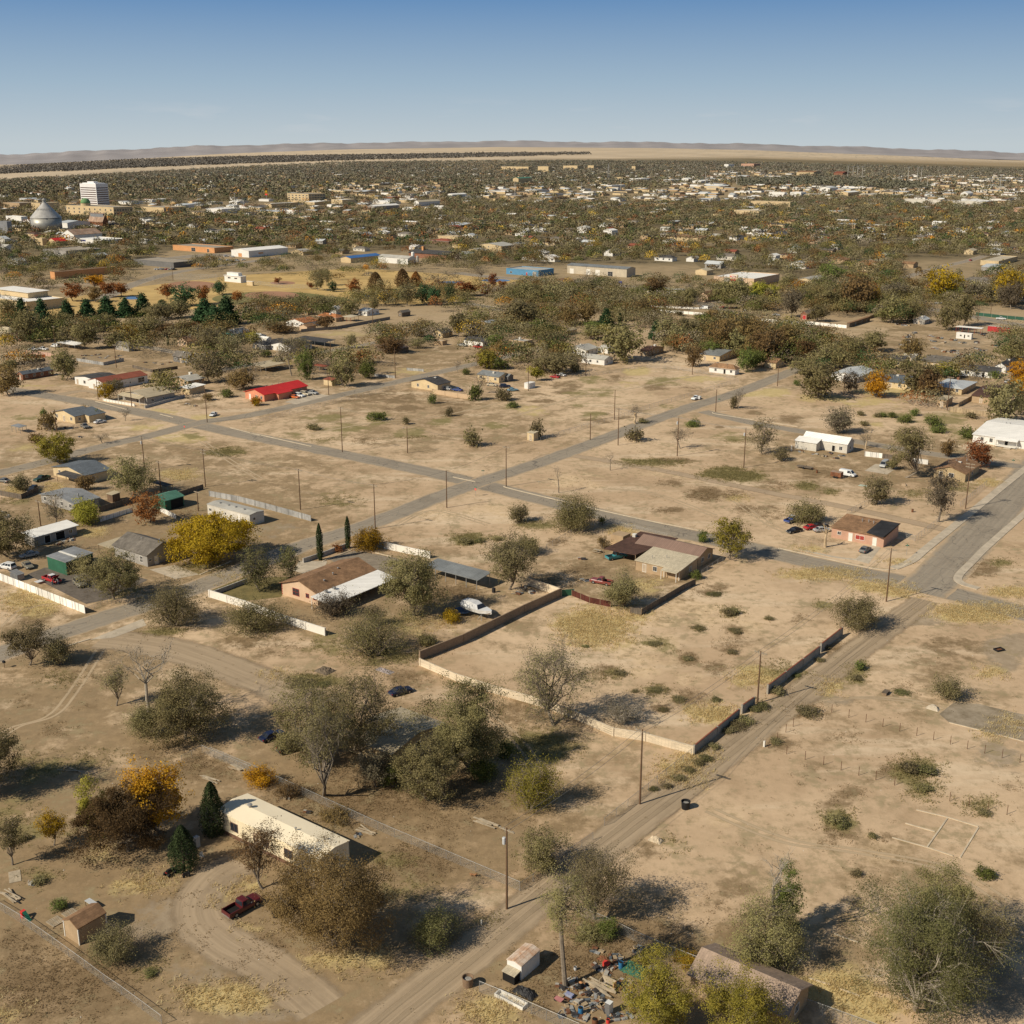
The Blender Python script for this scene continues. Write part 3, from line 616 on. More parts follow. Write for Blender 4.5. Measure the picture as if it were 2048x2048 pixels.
def asphalt(key,a,b,edge,soft=False):
 m=bpy.data.materials.new(key);m.use_nodes=True
 nt=m.node_tree;N=nt.nodes;L=nt.links;bs=N['Principled BSDF'];bs.inputs['Roughness'].default_value=.9;bs.inputs['Specular IOR Level'].default_value=.15
 tc=N.new('ShaderNodeTexCoord');uv=N.new('ShaderNodeUVMap');uv.uv_map='along'
 def nz(s,d,vec,rg=.65):
  n=N.new('ShaderNodeTexNoise');n.inputs['Scale'].default_value=s;n.inputs['Detail'].default_value=d;n.inputs['Roughness'].default_value=rg;L.new(vec,n.inputs['Vector']);return n.outputs['Fac']
 mp=N.new('ShaderNodeMapping');mp.inputs['Scale'].default_value=(6,.03,1);L.new(uv.outputs[0],mp.inputs['Vector'])
 def mr(v,x,y,c=0.,d=1.):
  q=N.new('ShaderNodeMapRange');q.interpolation_type='SMOOTHSTEP';L.new(v,q.inputs['Value']);q.inputs['From Min'].default_value=x;q.inputs['From Max'].default_value=y;q.inputs['To Min'].default_value=c;q.inputs['To Max'].default_value=d;return q.outputs[0]
 def mix(f,x,y):
  q=N.new('ShaderNodeMix');q.data_type='RGBA';L.new(f,q.inputs[0])
  for i,v in((6,x),(7,y)):
   if isinstance(v,tuple):q.inputs[i].default_value=(*v,1)
   else:L.new(v,q.inputs[i])
  return q.outputs[2]
 c=mix(mr(nz(1.0,5,mp.outputs[0]),.35,.65),a,b)
 c=mix(mr(nz(.09,6,tc.outputs['Object']),.5,.72,0,.6),c,tuple(k*.72 for k in a))
 c=mix(mr(nz(1.2,6,tc.outputs['Object'],.75),.45,.75,0,.4),c,edge)
 vo=N.new('ShaderNodeTexVoronoi');vo.feature='DISTANCE_TO_EDGE';vo.inputs['Scale'].default_value=.16;wv=N.new('ShaderNodeVectorMath');wv.operation='MULTIPLY_ADD';nv=N.new('ShaderNodeTexNoise');nv.inputs['Scale'].default_value=.4;L.new(tc.outputs['Object'],nv.inputs['Vector']);L.new(nv.outputs['Color'],wv.inputs[0]);wv.inputs[1].default_value=(4,4,0);L.new(tc.outputs['Object'],wv.inputs[2]);L.new(wv.outputs[0],vo.inputs['Vector'])
 c=mix(mr(vo.outputs['Distance'],.014,.004,0,.0 if soft else .55),c,(.09,.08,.07))
 sp=N.new('ShaderNodeSeparateXYZ');L.new(uv.outputs[0],sp.inputs[0])
 ab=N.new('ShaderNodeMath');ab.operation='ABSOLUTE';L.new(sp.outputs['X'],ab.inputs[0])
 ad=N.new('ShaderNodeMath');ad.operation='MULTIPLY_ADD';L.new(nz(.25,6,tc.outputs['Object']),ad.inputs[0]);ad.inputs[1].default_value=.5;L.new(ab.outputs[0],ad.inputs[2])
 c=mix(mr(ad.outputs[0],.98,1.28),c,edge)
 L.new(c,bs.inputs['Base Color'])
 if soft:
  al=mr(ad.outputs[0],1.22,.86);L.new(al,bs.inputs['Alpha'])
 bp=N.new('ShaderNodeBump');bp.inputs['Strength'].default_value=.3;bp.inputs['Distance'].default_value=.05;L.new(nz(2.5,5,tc.outputs['Object'],.75),bp.inputs['Height']);L.new(bp.outputs[0],bs.inputs['Normal'])
 return m
ASPH=asphalt('worn asphalt',(.262,.224,.174),(.325,.278,.214),(.46,.34,.215))
DIRT=asphalt('gravel track',(.33,.25,.165),(.43,.33,.22),(.45,.335,.21),True)
DIRT2=asphalt('dirt track',(.36,.27,.18),(.46,.345,.23),(.50,.37,.23),True)
CONC=pmat('concrete',(.52,.44,.33),.2,.5,.9,bump=.2)
KERB=pmat('kerb concrete',(.60,.50,.36),.2,.6,.9)
def smooth_path(P,n=6):
 out=[]
 for i in range(len(P)-1):
  p0=P[max(i-1,0)];p1=P[i];p2=P[i+1];p3=P[min(i+2,len(P)-1)]
  for k in range(n):
   t=k/n
   out.append(.5*((2*p1)+(p2-p0)*t+(2*p0-5*p1+4*p2-p3)*t*t+(3*p1-p0-3*p2+p3)*t**3))
 out.append(P[-1]);return out
def strip(name,P,w,z,mat,jit=.25,off=0.0,seed=1):
 r=random.Random(seed);Q=smooth_path(P)
 R=[Q[0]]
 for a in Q[1:]:
  d=(a-R[-1]).length;k=max(1,int(d/2.5));b=R[-1]
  R+=[b+(a-b)*((q+1)/k)for q in range(k)]
 V=[];UV=[];s=0
 for i,p in enumerate(R):
  d=(R[min(i+1,len(R)-1)]-R[max(i-1,0)]).normalized();nn=Vector((-d.y,d.x,0))
  if i:s+=(p-R[i-1]).length
  for u in(-1,-.5,0,.5,1):
   e=(r.uniform(-jit,jit)if abs(u)==1 else 0)
   q=p+nn*(u*w/2+e+off);V.append((q.x,q.y,z));UV.append((u,s))
 F=[(k*5+c,k*5+5+c,k*5+6+c,k*5+1+c)for k in range(len(R)-1)for c in range(4)]
 me=bpy.data.meshes.new(name);me.from_pydata(V,[],F)
 u=me.uv_layers.new(name='along')
 for lp in me.loops:u.data[lp.index].uv=UV[lp.vertex_index]
 if me.polygons[0].normal.z<0:me.flip_normals()
 me.materials.append(mat);me.update()
 return tag(link(name,me),kind='structure')
def path(c,*pts):return[G(c,x,y)for x,y in pts]
RA=path('F',(-140,706),(-60,722),(150,757),(300,785),(420,812),(600,848),(760,880),(900,912),(1060,952),(1200,987),(1400,1030),(1560,1068),(1750,1108),(1960,1165),(2200,1225))
RB=path('F',(-80,1262),(60,1212),(180,1172),(270,1143),(400,1097),(560,1034),(700,988),(800,948),(900,911),(1000,879),(1100,843),(1200,805),(1300,769),(1400,738),(1480,706),(1530,688),(1580,668))
RC=path('F',(-120,920),(60,878),(178,846),(290,820),(380,797),(472,783),(614,752),(751,720),(847,698),(963,671),(1020,657),(1060,645))
RD=path('F',(1735,1118),(1780,1078),(1870,980),(1960,878),(2060,770))
strip('road',RA,9.6,.012,ASPH,seed=2)
strip('road',RB,8.6,.016,ASPH,seed=3)
strip('road',RC,8.0,.020,ASPH,seed=4)
strip('road',RD,12.5,.020,ASPH,.1,seed=5)
strip('road',path('F',(1326,776),(1415,797),(1500,812),(1602,831),(1763,857),(1960,885)),7.2,.024,ASPH,seed=6)
strip('road',path('M2',(-300,720),(0,668),(230,628),(470,585),(730,540),(900,508),(1100,470)),7.0,.012,ASPH,seed=7)
strip('road',path('M1',(1040,530),(1150,545),(1300,575),(1450,590),(1600,640)),7.0,.02,ASPH,seed=8)
strip('alley',path('F',(560,2060),(660,1985),(760,1902),(900,1790),(1050,1668),(1150,1588),(1300,1475),(1450,1357),(1600,1240),(1745,1132)),8.2,.008,DIRT,.1,seed=9)
strip('dirt_path',path('F',(1010,872),(1060,858),(1250,888),(1430,925),(1600,958),(1720,985),(1800,1003)),5.2,.006,DIRT2,.1,seed=10)
strip('driveway',path('L1',(700,270),(860,285),(1150,330),(1500,440),(1932,610),(2150,690)),12.0,.008,DIRT,.1,seed=11)
strip('driveway',path('L2',(1500,390),(1350,480),(1240,620),(1250,760),(1400,900),(1600,1000),(1800,1130),(2000,1300)),8.5,.006,DIRT,.1,seed=12)
strip('road',path('T2',(640,815),(800,835),(1000,850),(1200,862),(1400,872),(1700,905),(1932,960),(2200,1060)),15,.02,ASPH,.2,seed=13)
strip('road',path('T3',(0,945),(300,985)),12,.016,ASPH,.3,seed=14)
strip('road',path('T3',(1180,1010),(1380,1012),(1560,1040),(1760,1078),(2000,1120)),13,.02,ASPH,.2,seed=15)
strip('road',path('T3',(1100,905),(1280,840),(1450,790),(1620,750),(1720,720)),10,.02,ASPH,.3,seed=16)
strip('road',path('T1',(560,960),(720,885),(900,830),(1050,800),(1300,765),(1560,730)),13,.02,ASPH,.4,seed=17)
strip('road',path('T2',(700,985),(800,1000),(900,1025),(1000,1000),(960,960)),9,.02,ASPH,.4,seed=18)
strip('road',path('T1',(0,920),(180,895),(420,880),(640,880)),22,.016,DIRT,.1,seed=19)
strip('road',path('T1',(960,735),(1180,715),(1420,725)),26,.024,ASPH,.4,seed=20)
strip('road',path('T2',(900,360),(1300,385),(1932,400)),16,.02,DIRT2,.1,seed=21)
strip('alley',path('M4',(1100,880),(1400,945),(1680,1010)),4.4,.006,DIRT2,.1,seed=22)
strip('dirt_path',path('M1',(540,950),(430,900),(620,860),(760,880)),6,.006,DIRT,.1,seed=23)
def quad(name,c,pts,z,mat,kind='structure',label=None,cat=None):
 m=MB();P=[G(c,x,y)for x,y in pts];P=[Vector((p.x,p.y,z))for p in P]
 m.face(P,mat);o=m.build(name)
 if o.data.polygons[0].normal.z<0:o.data.flip_normals()
 return tag(o,label,cat,None,kind)
LAWN=pmat('dry park lawn',(.56,.385,.15),.2,.05,1,c2=(.42,.285,.11))
LAWNG=pmat('green outfield',(.13,.13,.045),.3,.06,1,c2=(.24,.19,.075))
INF=pmat('infield clay',(.36,.195,.115),.12,.08,1)
POND=pmat('pond water',(.10,.13,.17),.1,.1,.08,spec=.8)
quad('driveway','L1',[(620,275),(780,262),(1010,175),(985,130)],.030,CONC)
quad('driveway','H1',[(1110,1075),(1300,1145),(1480,1110),(1300,1040)],.02,CONC)
quad('driveway','M2',[(255,945),(345,962),(590,895),(470,880)],.03,CONC)
quad('driveway','H2',[(640,455),(820,460),(800,500),(690,545),(600,520)],.02,CONC)
quad('yard','H2',[(820,440),(1000,390),(1330,450),(1200,560),(1010,545)],.012,pmat('packed gravel',(.26,.215,.16),.25,.8,.95))
quad('yard','H1',[(200,1110),(640,1330),(830,1290),(1100,1150),(700,1040),(330,1060)],.008,pmat('dark gravel',(.155,.13,.105),.3,1.2,.95))
quad('lawn','H2',[(60,640),(280,560),(620,560),(520,690),(250,720)],.01,pmat('brown lawn',(.20,.155,.06),.3,.5,1,c2=(.12,.105,.04)))
quad('park_lawn','T1',[(0,1020),(700,900),(1300,830),(1960,790),(2900,850),(2500,950),(2320,990),(1932,985),(1300,990),(800,1050),(430,1075),(0,1085)],.008,LAWN)
def ell(name,c,x,y,rx,ry,z,mat):
 m=MB();m.face([(lambda p:(p.x,p.y,z))(G(c,x+rx*math.cos(t*math.pi/18),y+ry*math.sin(t*math.pi/18)))for t in range(36)],mat);o=m.build(name)
 if o.data.polygons[0].normal.z<0:o.data.flip_normals()
 return tag(o,kind='structure')
ell('outfield','T1',1500,960,330,40,.014,LAWNG);ell('outfield','M2',480,185,260,30,.018,LAWNG)
ell('infield','T1',1060,884,140,22,.022,INF);ell('infield','T1',1500,940,150,22,.022,INF);ell('infield','T1',1560,872,70,10,.022,INF)
ell('pond','T2',610,868,75,6,.022,POND);ell('pond','T2',860,858,80,7,.022,POND);ell('pond','M2',880,157,50,7,.022,POND);ell('pond','T1',730,955,40,8,.022,POND)
quad('foundation_slab','R1',[(1385,735),(1480,660),(1640,670),(1960,745),(1990,915),(1760,870),(1450,790)],.02,pmat('broken slab',(.34,.28,.205),.3,.35,.95,c2=(.20,.155,.095)))
quad('yard','H4',[(905,455),(1050,480),(1125,430),(975,412)],.02,CONC)
quad('driveway','H4',[(840,1030),(930,1055),(1010,950),(960,925)],.02,CONC)
def kerb(name,c,pts,w=.45,h=.13,mat=None):
 P=smooth_path([G(c,x,y)for x,y in pts],5);m=MB();rings=[]
 for i,p in enumerate(P):
  d=(P[min(i+1,len(P)-1)]-P[max(i-1,0)]).normalized();n=Vector((-d.y,d.x,0))*w/2
  rings.append([p-n+Vector((0,0,-.05)),p-n+Vector((0,0,h)),p+n+Vector((0,0,h)),p+n+Vector((0,0,-.05))])
 m.loft(rings,mat or KERB);return tag(m.build(name),kind='structure')
kerb('kerb','H3',[(345,235),(400,252),(700,325),(1000,395),(1300,460),(1620,522)])
kerb('kerb','H3',[(20,175),(165,205)])
kerb('kerb','M1',[(710,940),(945,1000)]);kerb('kerb','M1',[(1190,1035),(1290,1060)]);kerb('kerb','M1',[(1710,1135),(1932,1192)])
kerb('kerb','M2',[(0,1172),(460,1275)])
kerb('kerb','H4',[(350,955),(640,1018),(900,1075),(1050,1095),(1140,1075),(1240,1010)])
kerb('sidewalk','H4',[(1090,1085),(1210,1035),(1300,960),(1560,750),(1800,555),(1932,450),(2050,360)],2.4,.12,CONC)
kerb('sidewalk','H4',[(1640,1215),(1530,1180),(1510,1135),(1600,1040),(1700,940),(1932,735),(2100,590)],2.0,.12,CONC)
kerb('kerb','Z3',[(810,418),(830,435),(1050,470),(1400,525),(1900,600)])
kerb('kerb','L1',[(375,345),(620,270)])
kerb('kerb','H2',[(0,545),(200,460)]);kerb('kerb','H2',[(790,460),(1000,380)],.3,.15);kerb('kerb','H2',[(1130,405),(1230,430)],.3,.15)
kerb('sidewalk','H4',[(480,960),(700,1010),(860,1030)],1.2,.06,CONC)
kerb('kerb','M1',[(1150,545),(1330,580)]);kerb('kerb','M2',[(1700,215),(1932,255)],.6)
for nm,c,pts in(('foundation_curb','R1',[(1450,790),(1650,840)]),('foundation_curb','R1',[(1770,870),(1930,912)]),('foundation_curb','B2',[(1145,225),(1360,285)]),('foundation_curb','B2',[(1360,285),(1510,335)]),('foundation_curb','B2',[(1550,345),(1660,165)]),('foundation_curb','B2',[(1290,60),(1480,105)]),('foundation_curb','B2',[(1480,105),(1660,160)]),('foundation_curb','B2',[(1475,110),(1355,280)]),('foundation_curb','B2',[(1225,140),(1400,190)]),('foundation_curb','B2',[(645,1062),(780,1105)]),('foundation_curb','B2',[(830,1125),(950,1170)]),('foundation_curb','B2',[(545,1020),(610,940)]),('foundation_curb','B2',[(800,800),(940,850)])):
 kerb(nm,c,pts,.22,.10)
RUT=asphalt('wheel ruts',(.40,.30,.19),(.50,.385,.25),(.50,.38,.24),True)
for k_,(c_,pts_)in enumerate((('R1',[(60,830),(300,760),(700,640),(1250,660),(1932,900)]),('L1',[(720,300),(500,640),(350,800),(100,880),(-60,1000)]),('L1',[(40,180),(180,60),(400,20)]),('H3',[(1000,250),(1300,280),(1700,420)]),('H2',[(1250,240),(1500,130),(1850,220)]),('M2',[(450,1180),(900,1100),(1400,1050),(1932,930)]),('M3',[(100,1050),(600,900),(1000,840),(1500,740)]),('B2',[(60,60),(500,240),(900,300),(1500,420),(1932,700)]),('H4',[(60,640),(330,820),(600,900)]),('H1',[(1500,120),(1700,260),(1932,400)]),('L4',[(1250,330),(1500,520),(1700,800)]))):
 P_=path(c_,*pts_)
 for d_ in(-.8,.8):strip('wheel_track',[q+Vector((d_,d_*.4,0))for q in P_],.75,.005+.0006*k_+.0003*(d_>0),RUT,.06,seed=40+k_)
AL_=path('F',(560,2060),(660,1985),(760,1902),(900,1790),(1050,1668),(1150,1588),(1300,1475),(1450,1357),(1600,1240),(1745,1132))
RUTD=asphalt('dark wheel ruts',(.285,.215,.14),(.375,.288,.19),(.40,.305,.2),True)
for d_ in(-.95,.95):strip('wheel_track',[q+Vector((d_*.8,-d_*.6,0))for q in AL_],1.1,.020,RUTD,.08,seed=71)
def T(kind,leaf,label,c,xb,yb,yt,xl,xr,dens=1.0,ls=None,name='tree',cat='tree',low=False,**kw):
 """one tree built for its own place: trunk foot (xb,yb), crown top row yt, crown columns xl..xr"""
 p=G(c,xb,yb);Yt=px(c,0,yt)[1];w=(xr-xl)/CR[c][2]
 if low or kind=='bush':
  dl=math.atan2(H,p.y);R0=w/2*depth(p)/FPX
  p=p+Vector((p.x,p.y,0)).normalized()*R0*.75
 h,R=crown_dims(p,Yt,w)
 d=depth(p);s=hash_(label)
 ls=ls or max(.15,d*.00105)
 if kind=='bush':h=max(.5,h);g=gen_bush(s,h,R,leaf,dens,ls*.8,**kw);name,cat=(name,'branch')if name!='tree' else(('tree','tree')if ' tree ' in label.split(' behind ')[0].split(' beside ')[0].split(' at ')[0]+' ' else('shrub','shrub'))
 elif kind=='broad':g=gen_tree(s,h,R,leaf,dens,ls,**kw)
 else:g=gen_cone(s,h,R,leaf,dens,ls,kind);name={'pine':'pine_tree','juniper':'juniper_tree','cypress':'cypress_tree'}[kind]if name=='tree' else name
 return put_tree(name,label,p,g[0],g[1],s%628/100 if kind!='broad' else 0,cat=cat)
def hash_(s):
 h=0
 for ch in s:h=(h*131+ord(ch))%1000003
 return h
T('broad','brown','huge dense brown-leaved tree beside the dark red pickup','L3',850,1150,575,500,1235,1.0,bottom=.0,lobes=26,fork=.12,twigs=1.5)
T('broad','brown','small brown tree between the dark red pickup and the cream mobile home','L3',425,812,470,235,535,.5,bottom=.3)
T('bush','pale','pale green feathery tree at the alley edge behind the rusty white shed','L3',1450,1235,950,1300,1620,1.1,name='tree')
T('juniper','juniper','dark green juniper touching the end of the cream mobile home','L3',140,490,190,60,225)
T('juniper','juniper','dark green juniper shading the white metal chair','Z4',1600,880,330,1390,1800)
T('broad','dbrown','wide dark brown tree left of the two junipers','Z4',900,900,-140,300,1500,1.5,bottom=.0,lobes=18,low=True)
T('broad','orange','bright orange-gold tree behind the wide dark brown tree','L1',1110,1600,1175,890,1330,1.25,bottom=.2,ls=.27)
T('broad','ygreen','yellow-green tree on the left flank of the dark brown tree','L2',590,250,-90,515,700,1.1)
T('broad','yellow','small rounded tree with golden leaves left of the brown tree','L2',338,285,80,235,412,1.0,bottom=.25)
T('broad','olive','sparse yellowish young tree at the left edge of the photo','L2',78,405,140,-20,160,.7,bottom=.25)
T('broad','olive','dark shaded tree cut by the left edge of the photo','L1',-130,1330,850,-420,170,1.1)
T('bush','greyolive','grey-green shrub with bare twigs beside the tan garden shed','L2',720,1060,755,550,880,.9,twigs=2.5)
T('bush','green','small dark green bush behind the tan garden shed','L2',372,705,620,320,440)
T('bush','orange','golden shrub behind the far end of the cream mobile home','L3',400,245,92,310,485,1.3)
T('bush','brown','dark leafless thicket behind the middle of the cream mobile home','L3',570,300,160,480,660,.5,twigs=2)
T('bush','brown','dark scrubby bush between the mobile home and the chain-link fence','L3',850,465,325,720,1010,.6,twigs=2)
T('broad','greyolive','tall thin-leaved tree with bare lower trunk behind the golden shrub','L4',375,850,320,160,520,.38,twigs=2,bottom=.3)
T('broad','olive','spreading olive tree over the left side of the hidden tan roof','L4',290,660,230,30,470,.8,twigs=1.3)
T('broad','olive','large forked olive tree in front of the hidden tan roof','L4',600,690,175,400,890,.55,twigs=1.2,bottom=.25)
T('broad','olive','large round dense tree right of the hidden tan roof','L4',1230,690,205,930,1430,1.15,bottom=.0,lobes=16)
T('broad','olive','big olive-leaved tree standing in front of the dense round tree','L4',990,880,545,790,1190,1.0)
T('broad','grey','grey twiggy tree in the shade left of the big olive tree','L4',680,800,560,520,780,.7,twigs=2)
T('bush','green','green bush with yellow tips at the foot of the dense round tree','L4',1310,790,640,1220,1400,1.2)
T('bush','green','bush in the shade below the dense round tree','L4',1420,660,530,1330,1470,1.0)
T('bush','green','dark undergrowth shrub between the grey twiggy tree and the olive tree','L4',790,830,640,720,880,1.0)
T('bush','ygreen','rounded yellow-green tree alone on the brown lawn','L4',1580,990,615,1405,1755,1.35,name='tree')
T('broad','greyolive','half-dead grey tree with drooping bare branches over the block wall','L4',1720,440,-30,1470,1930,.22,twigs=4.5,bark=BARK)
T('bush','grey','fallen bare branches lying over the block wall','R2',830,740,470,660,1010,.12,twigs=4,bark=BARKP,name='fallen_branch')
T('broad','grey','tall dead tree with bare arching limbs rising from the olive clump','L1',1040,800,280,820,1330,.02,twigs=1.2,bark=BARKP,fork=.45,bottom=.4,lobes=9)
T('broad','olive','broad olive tree clump left of the gravel drive','L1',1280,960,540,960,1540,.95,bottom=.0,twigs=1.3,lobes=20)
T('bush','greyolive','low olive tree with grey twigs at the front of the clump','L1',1020,985,700,880,1180,.8,twigs=2)
T('broad','greyolive','small crooked tree with thin leaves left of the tall dead tree','L1',803,730,465,660,880,.35,twigs=1.5,bottom=.45)
T('broad','greyolive','wide grey-olive tree beside the road at the left edge','L1',205,450,165,25,330,.9,bottom=.3)
T('bush','greyolive','grey bush spreading right of the roadside tree','L1',430,480,240,290,560,.8,twigs=2)
T('bush','greyolive','dome-shaped olive tree at the road corner by the gravel drive','F',332,1196,1095,272,392,1.3,name='tree')
T('bush','olive','olive thicket in front of the white wall corner','F',490,1205,1130,425,552,.9)
T('bush','olive','big tangled olive tree at the corner of the tan block wall','H2',1120,1150,790,830,1400,1.0,twigs=2,name='tree')
T('broad','olive','full olive tree in the back yard between the orange house and the carport','H2',1380,810,425,1150,1550,1.1)
T('bush','grey','thin grey tree in front of the white patio roof','H2',860,845,640,735,1000,.5,twigs=2,name='tree')
T('bush','greyolive','dry shrub in front of the orange house patio','H2',1130,900,730,1040,1220,.4,twigs=2)
T('broad','pale','vase-shaped green tree on the walled front lawn','H2',385,645,375,255,500,.55,twigs=1.6,fork=.15)
T('broad','pale','smaller vase-shaped tree beside the driveway gate','H2',575,575,370,495,665,.55,twigs=1.6,fork=.15)
T('broad','yellow','huge rounded golden tree shading the street by the grey house','H1',1580,1020,690,1240,1890,1.6,bottom=.0,lobes=24,ls=.36)
T('broad','olive','olive tree on the street edge beside the green shed','H1',850,1295,945,585,1125,.95,bottom=.25)
T('bush','ygreen','round yellow-green tree left of the grey-roofed house','H1',640,760,535,500,745,1.4,name='tree')
T('broad','rust','rust-brown tree beside the green metal garage','H1',1110,730,515,985,1225,.8)
T('broad','olive','olive tree between the blue-grey house and the power pole','H1',980,520,255,820,1150,.75,twigs=1.5)
T('broad','ygreen','bushy yellow-green tree behind the blue-grey house','H1',430,280,70,300,595,1.1)
T('broad','olive','big olive tree over the white-roofed trailer at the left edge','H1',60,980,660,-130,240,1.1)
T('bush','brown','small brown tree by the porch of the blue-grey house','H1',648,498,365,575,720,1.0,name='tree')
T('broad','grey','bare small tree in front of the blue metal roof','H1',415,735,500,320,500,.12,twigs=2.5)
T('bush','greyolive','bush by the board fence at the left edge','H1',150,500,360,60,240,.8)
T('bush','yellow','round golden-brown bush at the white wall corner','H2',1085,410,245,980,1195,1.5,name='tree')
T('cypress','juniper','slim dark cypress nearer to the driveway gate','H2',775,452,212,752,795,1.4,.2)
T('cypress','juniper','slim dark cypress nearer to the golden-brown bush','H2',955,376,166,935,972,1.4,.2)
T('bush','yellow','small golden bush beside the trampoline','H2',1620,868,772,1550,1690,1.3)
T('bush','olive','dark bush in the corner of the tan wall','H2',1450,1030,930,1380,1540,1.0)
T('bush','rust','dry reddish shrub between the two cypresses','H2',888,405,350,850,930,.8)
T('broad','greyolive','grey-olive tree at the right end of the carport','H3',380,900,575,200,550,.8,twigs=1.5,bottom=.2)
T('bush','olive','olive bush behind the tree at the carport','H3',490,690,545,385,580,.9)
T('bush','greyolive','twiggy olive bush in the bare lot south of the crossing','H3',445,480,340,365,520,.7,twigs=2)
T('bush','olive','large spreading olive tree beside the street near the brown-roofed house','H3',790,550,310,630,950,1.1,name='tree')
T('bush','green','small grey-green bush at the kerb right of the spreading tree','H3',980,490,425,950,1012,1.0)
T('bush','greyolive','bushy olive tree at the dark red picket fence','H3',1110,1040,780,990,1240,1.1,name='tree')
T('broad','ygreen','green leafy tree at the corner of the brown-roofed house','H3',1800,705,450,1680,1935,.9,bottom=.15,twigs=1.5)
T('bush','green','round green bush between the brown roof and the green tree','H3',1635,600,518,1590,1680,1.3)
T('bush','green','green bush at the porch corner of the brown-roofed house','H3',1580,840,775,1540,1625,1.2)
T('bush','brown','small leafless brown shrub near the picnic table','H3',985,645,540,940,1030,.6,twigs=2)
T('broad','grey','bare crooked sapling near the street crossing','H3',700,275,95,650,740,.0,twigs=1.2,fork=.5,bottom=.5,lobes=5)
T('broad','grey','bare dead sapling beside the dirt lane','H3',1032,132,5,970,1075,.0,twigs=1.2,fork=.45,bottom=.45,lobes=5)
T('bush','olive','olive bush behind the parked cars of the corner house','H4',520,815,650,385,640,1.0,name='tree')
T('broad','greyolive','round tree with pale bare limbs inside the fenced yard','H4',985,670,495,900,1090,.9,twigs=1.6)
T('broad','grey','big half-bare grey tree with thick trunk by the wide street','H4',1380,785,475,1240,1455,.5,twigs=2.5,fork=.35)
T('broad','olive','dark open-crowned tree in front of the white board fence','H4',1170,500,190,1050,1315,.9,bottom=.3)
T('bush','olive','olive bush shading the silver van','H4',1085,455,365,1040,1130,1.0)
T('broad','brown','brown tree between the white house and the tan house','H4',1440,365,255,1395,1510,1.0)
T('broad','rust','reddish-brown tree behind the tan house on the corner','H4',1640,435,265,1550,1725,1.0)
T('broad','grey','bare twiggy tree beside the street north of the white-roofed house','H4',725,215,55,630,825,.1,twigs=3)
T('broad','greyolive','grey bare-limbed tree left of the white-roofed house','H4',240,345,120,150,340,.3,twigs=2.5)
T('bush','greyolive','low grey bush left of the white-roofed house','H4',365,400,305,310,430,.6,twigs=2)
T('bush','greyolive','round olive bush at the end of the block wall by the dirt track','R1',850,225,-45,685,990,1.25,name='tree')
T('bush','greyolive','sparse olive bush at the broken concrete slab','R1',1440,670,490,1330,1560,.7,twigs=2)
T('bush','green','little green mesquite beside the dirt track','R1',875,460,390,840,920,1.0)
T('bush','green','low green weed clump on the sandy lot right of the ruined foundation','B2',1700,485,400,1640,1775,1.2)
T('broad','olive','olive tree with pale dead limbs beside the shingled roof','B2',390,995,620,120,590,.75,twigs=2)
T('broad','green','narrow green tree behind the dead pale limb','B2',510,790,420,390,590,1.0)
T('broad','grey','tall pale dead limb standing above the olive tree','B2',440,900,320,380,620,.0,twigs=1.2,bark=BARKP,fork=.4,bottom=.45,lobes=5)
T('broad','greenolive','huge spreading green tree with pale broken limbs in the lower right','B2',1290,1255,600,910,1660,.85,twigs=3,bark=BARKP,bottom=.0,lobes=26)
T('broad','olive','olive crown rising behind the huge spreading tree','B2',1420,900,470,1170,1640,1.0)
T('broad','greyolive','half-bare grey tree on the right flank of the huge tree','B2',1700,1010,640,1540,1850,.45,twigs=2.5,bark=BARKP)
T('broad','greyolive','sparse olive tree over the alley beside the fence corner','B1',930,600,190,640,1130,.55,twigs=1.8,bottom=.25)
T('broad','olive','olive tree at the end of the chain-link fence by the transformer pole','B1',600,290,50,430,770,.8)
T('broad','grey','white-barked bare sapling at the fence corner','B1',700,300,100,620,760,.0,twigs=1.5,bark=BARKP,bottom=.4,lobes=5)
T('broad','olive','tree with a thick bare trunk and sparse crown in the junk yard','B1',742,1040,400,480,860,.42,twigs=1.4,fork=.62,bottom=.5,spread=1.3)
T('bush','olive','olive undergrowth bush behind the thick-trunked tree','B1',900,800,620,780,1050,.7)
T('broad','ygreen','yellowing tree at the bottom edge beside the white cabinet','B1',1330,1350,890,1060,1520,.9)
T('broad','ygreen','yellow-green tree in front of the shingled roof at the bottom edge','B2',250,1500,1080,-20,440,1.1)
T('bush','yellow','golden shrub at the fence behind the shingled roof','B1',1515,935,800,1420,1610,1.2)
T('bush','green','prickly green cactus clump along the junk yard fence','B1',1020,760,600,940,1110,1.2)
LM=[]
def t2(kind,leaf,c,xb,yb,yt,w,label=None,group=None):
 """kind of pool mesh, foliage, foot, top row, crown width"""
 p=G(c,xb,yb);Yt=px(c,0,yt)[1]
 h,R=crown_dims(p,Yt,w/CR[c][2]);R*=1.15;h*=1.06
 i=len(TREES)%NV[kind];g=pool(kind,i);d=DIM[kind]
 a=rng.uniform(0,6.28)
 o=put_tree({'pine':'pine_tree','cypress':'cypress_tree','bush':'shrub'}.get(kind,'tree'),label or 'x',p,g[0],g[1],a,(R/d[1],R/d[1],h/d[0]),group,'shrub' if kind=='bush' else 'tree',LEAF[leaf])
 TREES.append((o,kind,leaf,h,bool(label)))
 return o
def ts(kind,leaf,c,*rows):
 for r in rows:t2(kind,leaf,c,*r)
ts('pine','pine','M1',(175,345,180,130),(325,420,190,150),(505,345,190,120),(650,335,185,135),(795,315,165,145),(935,312,175,125),(1065,300,142,130),(1205,245,185,95))
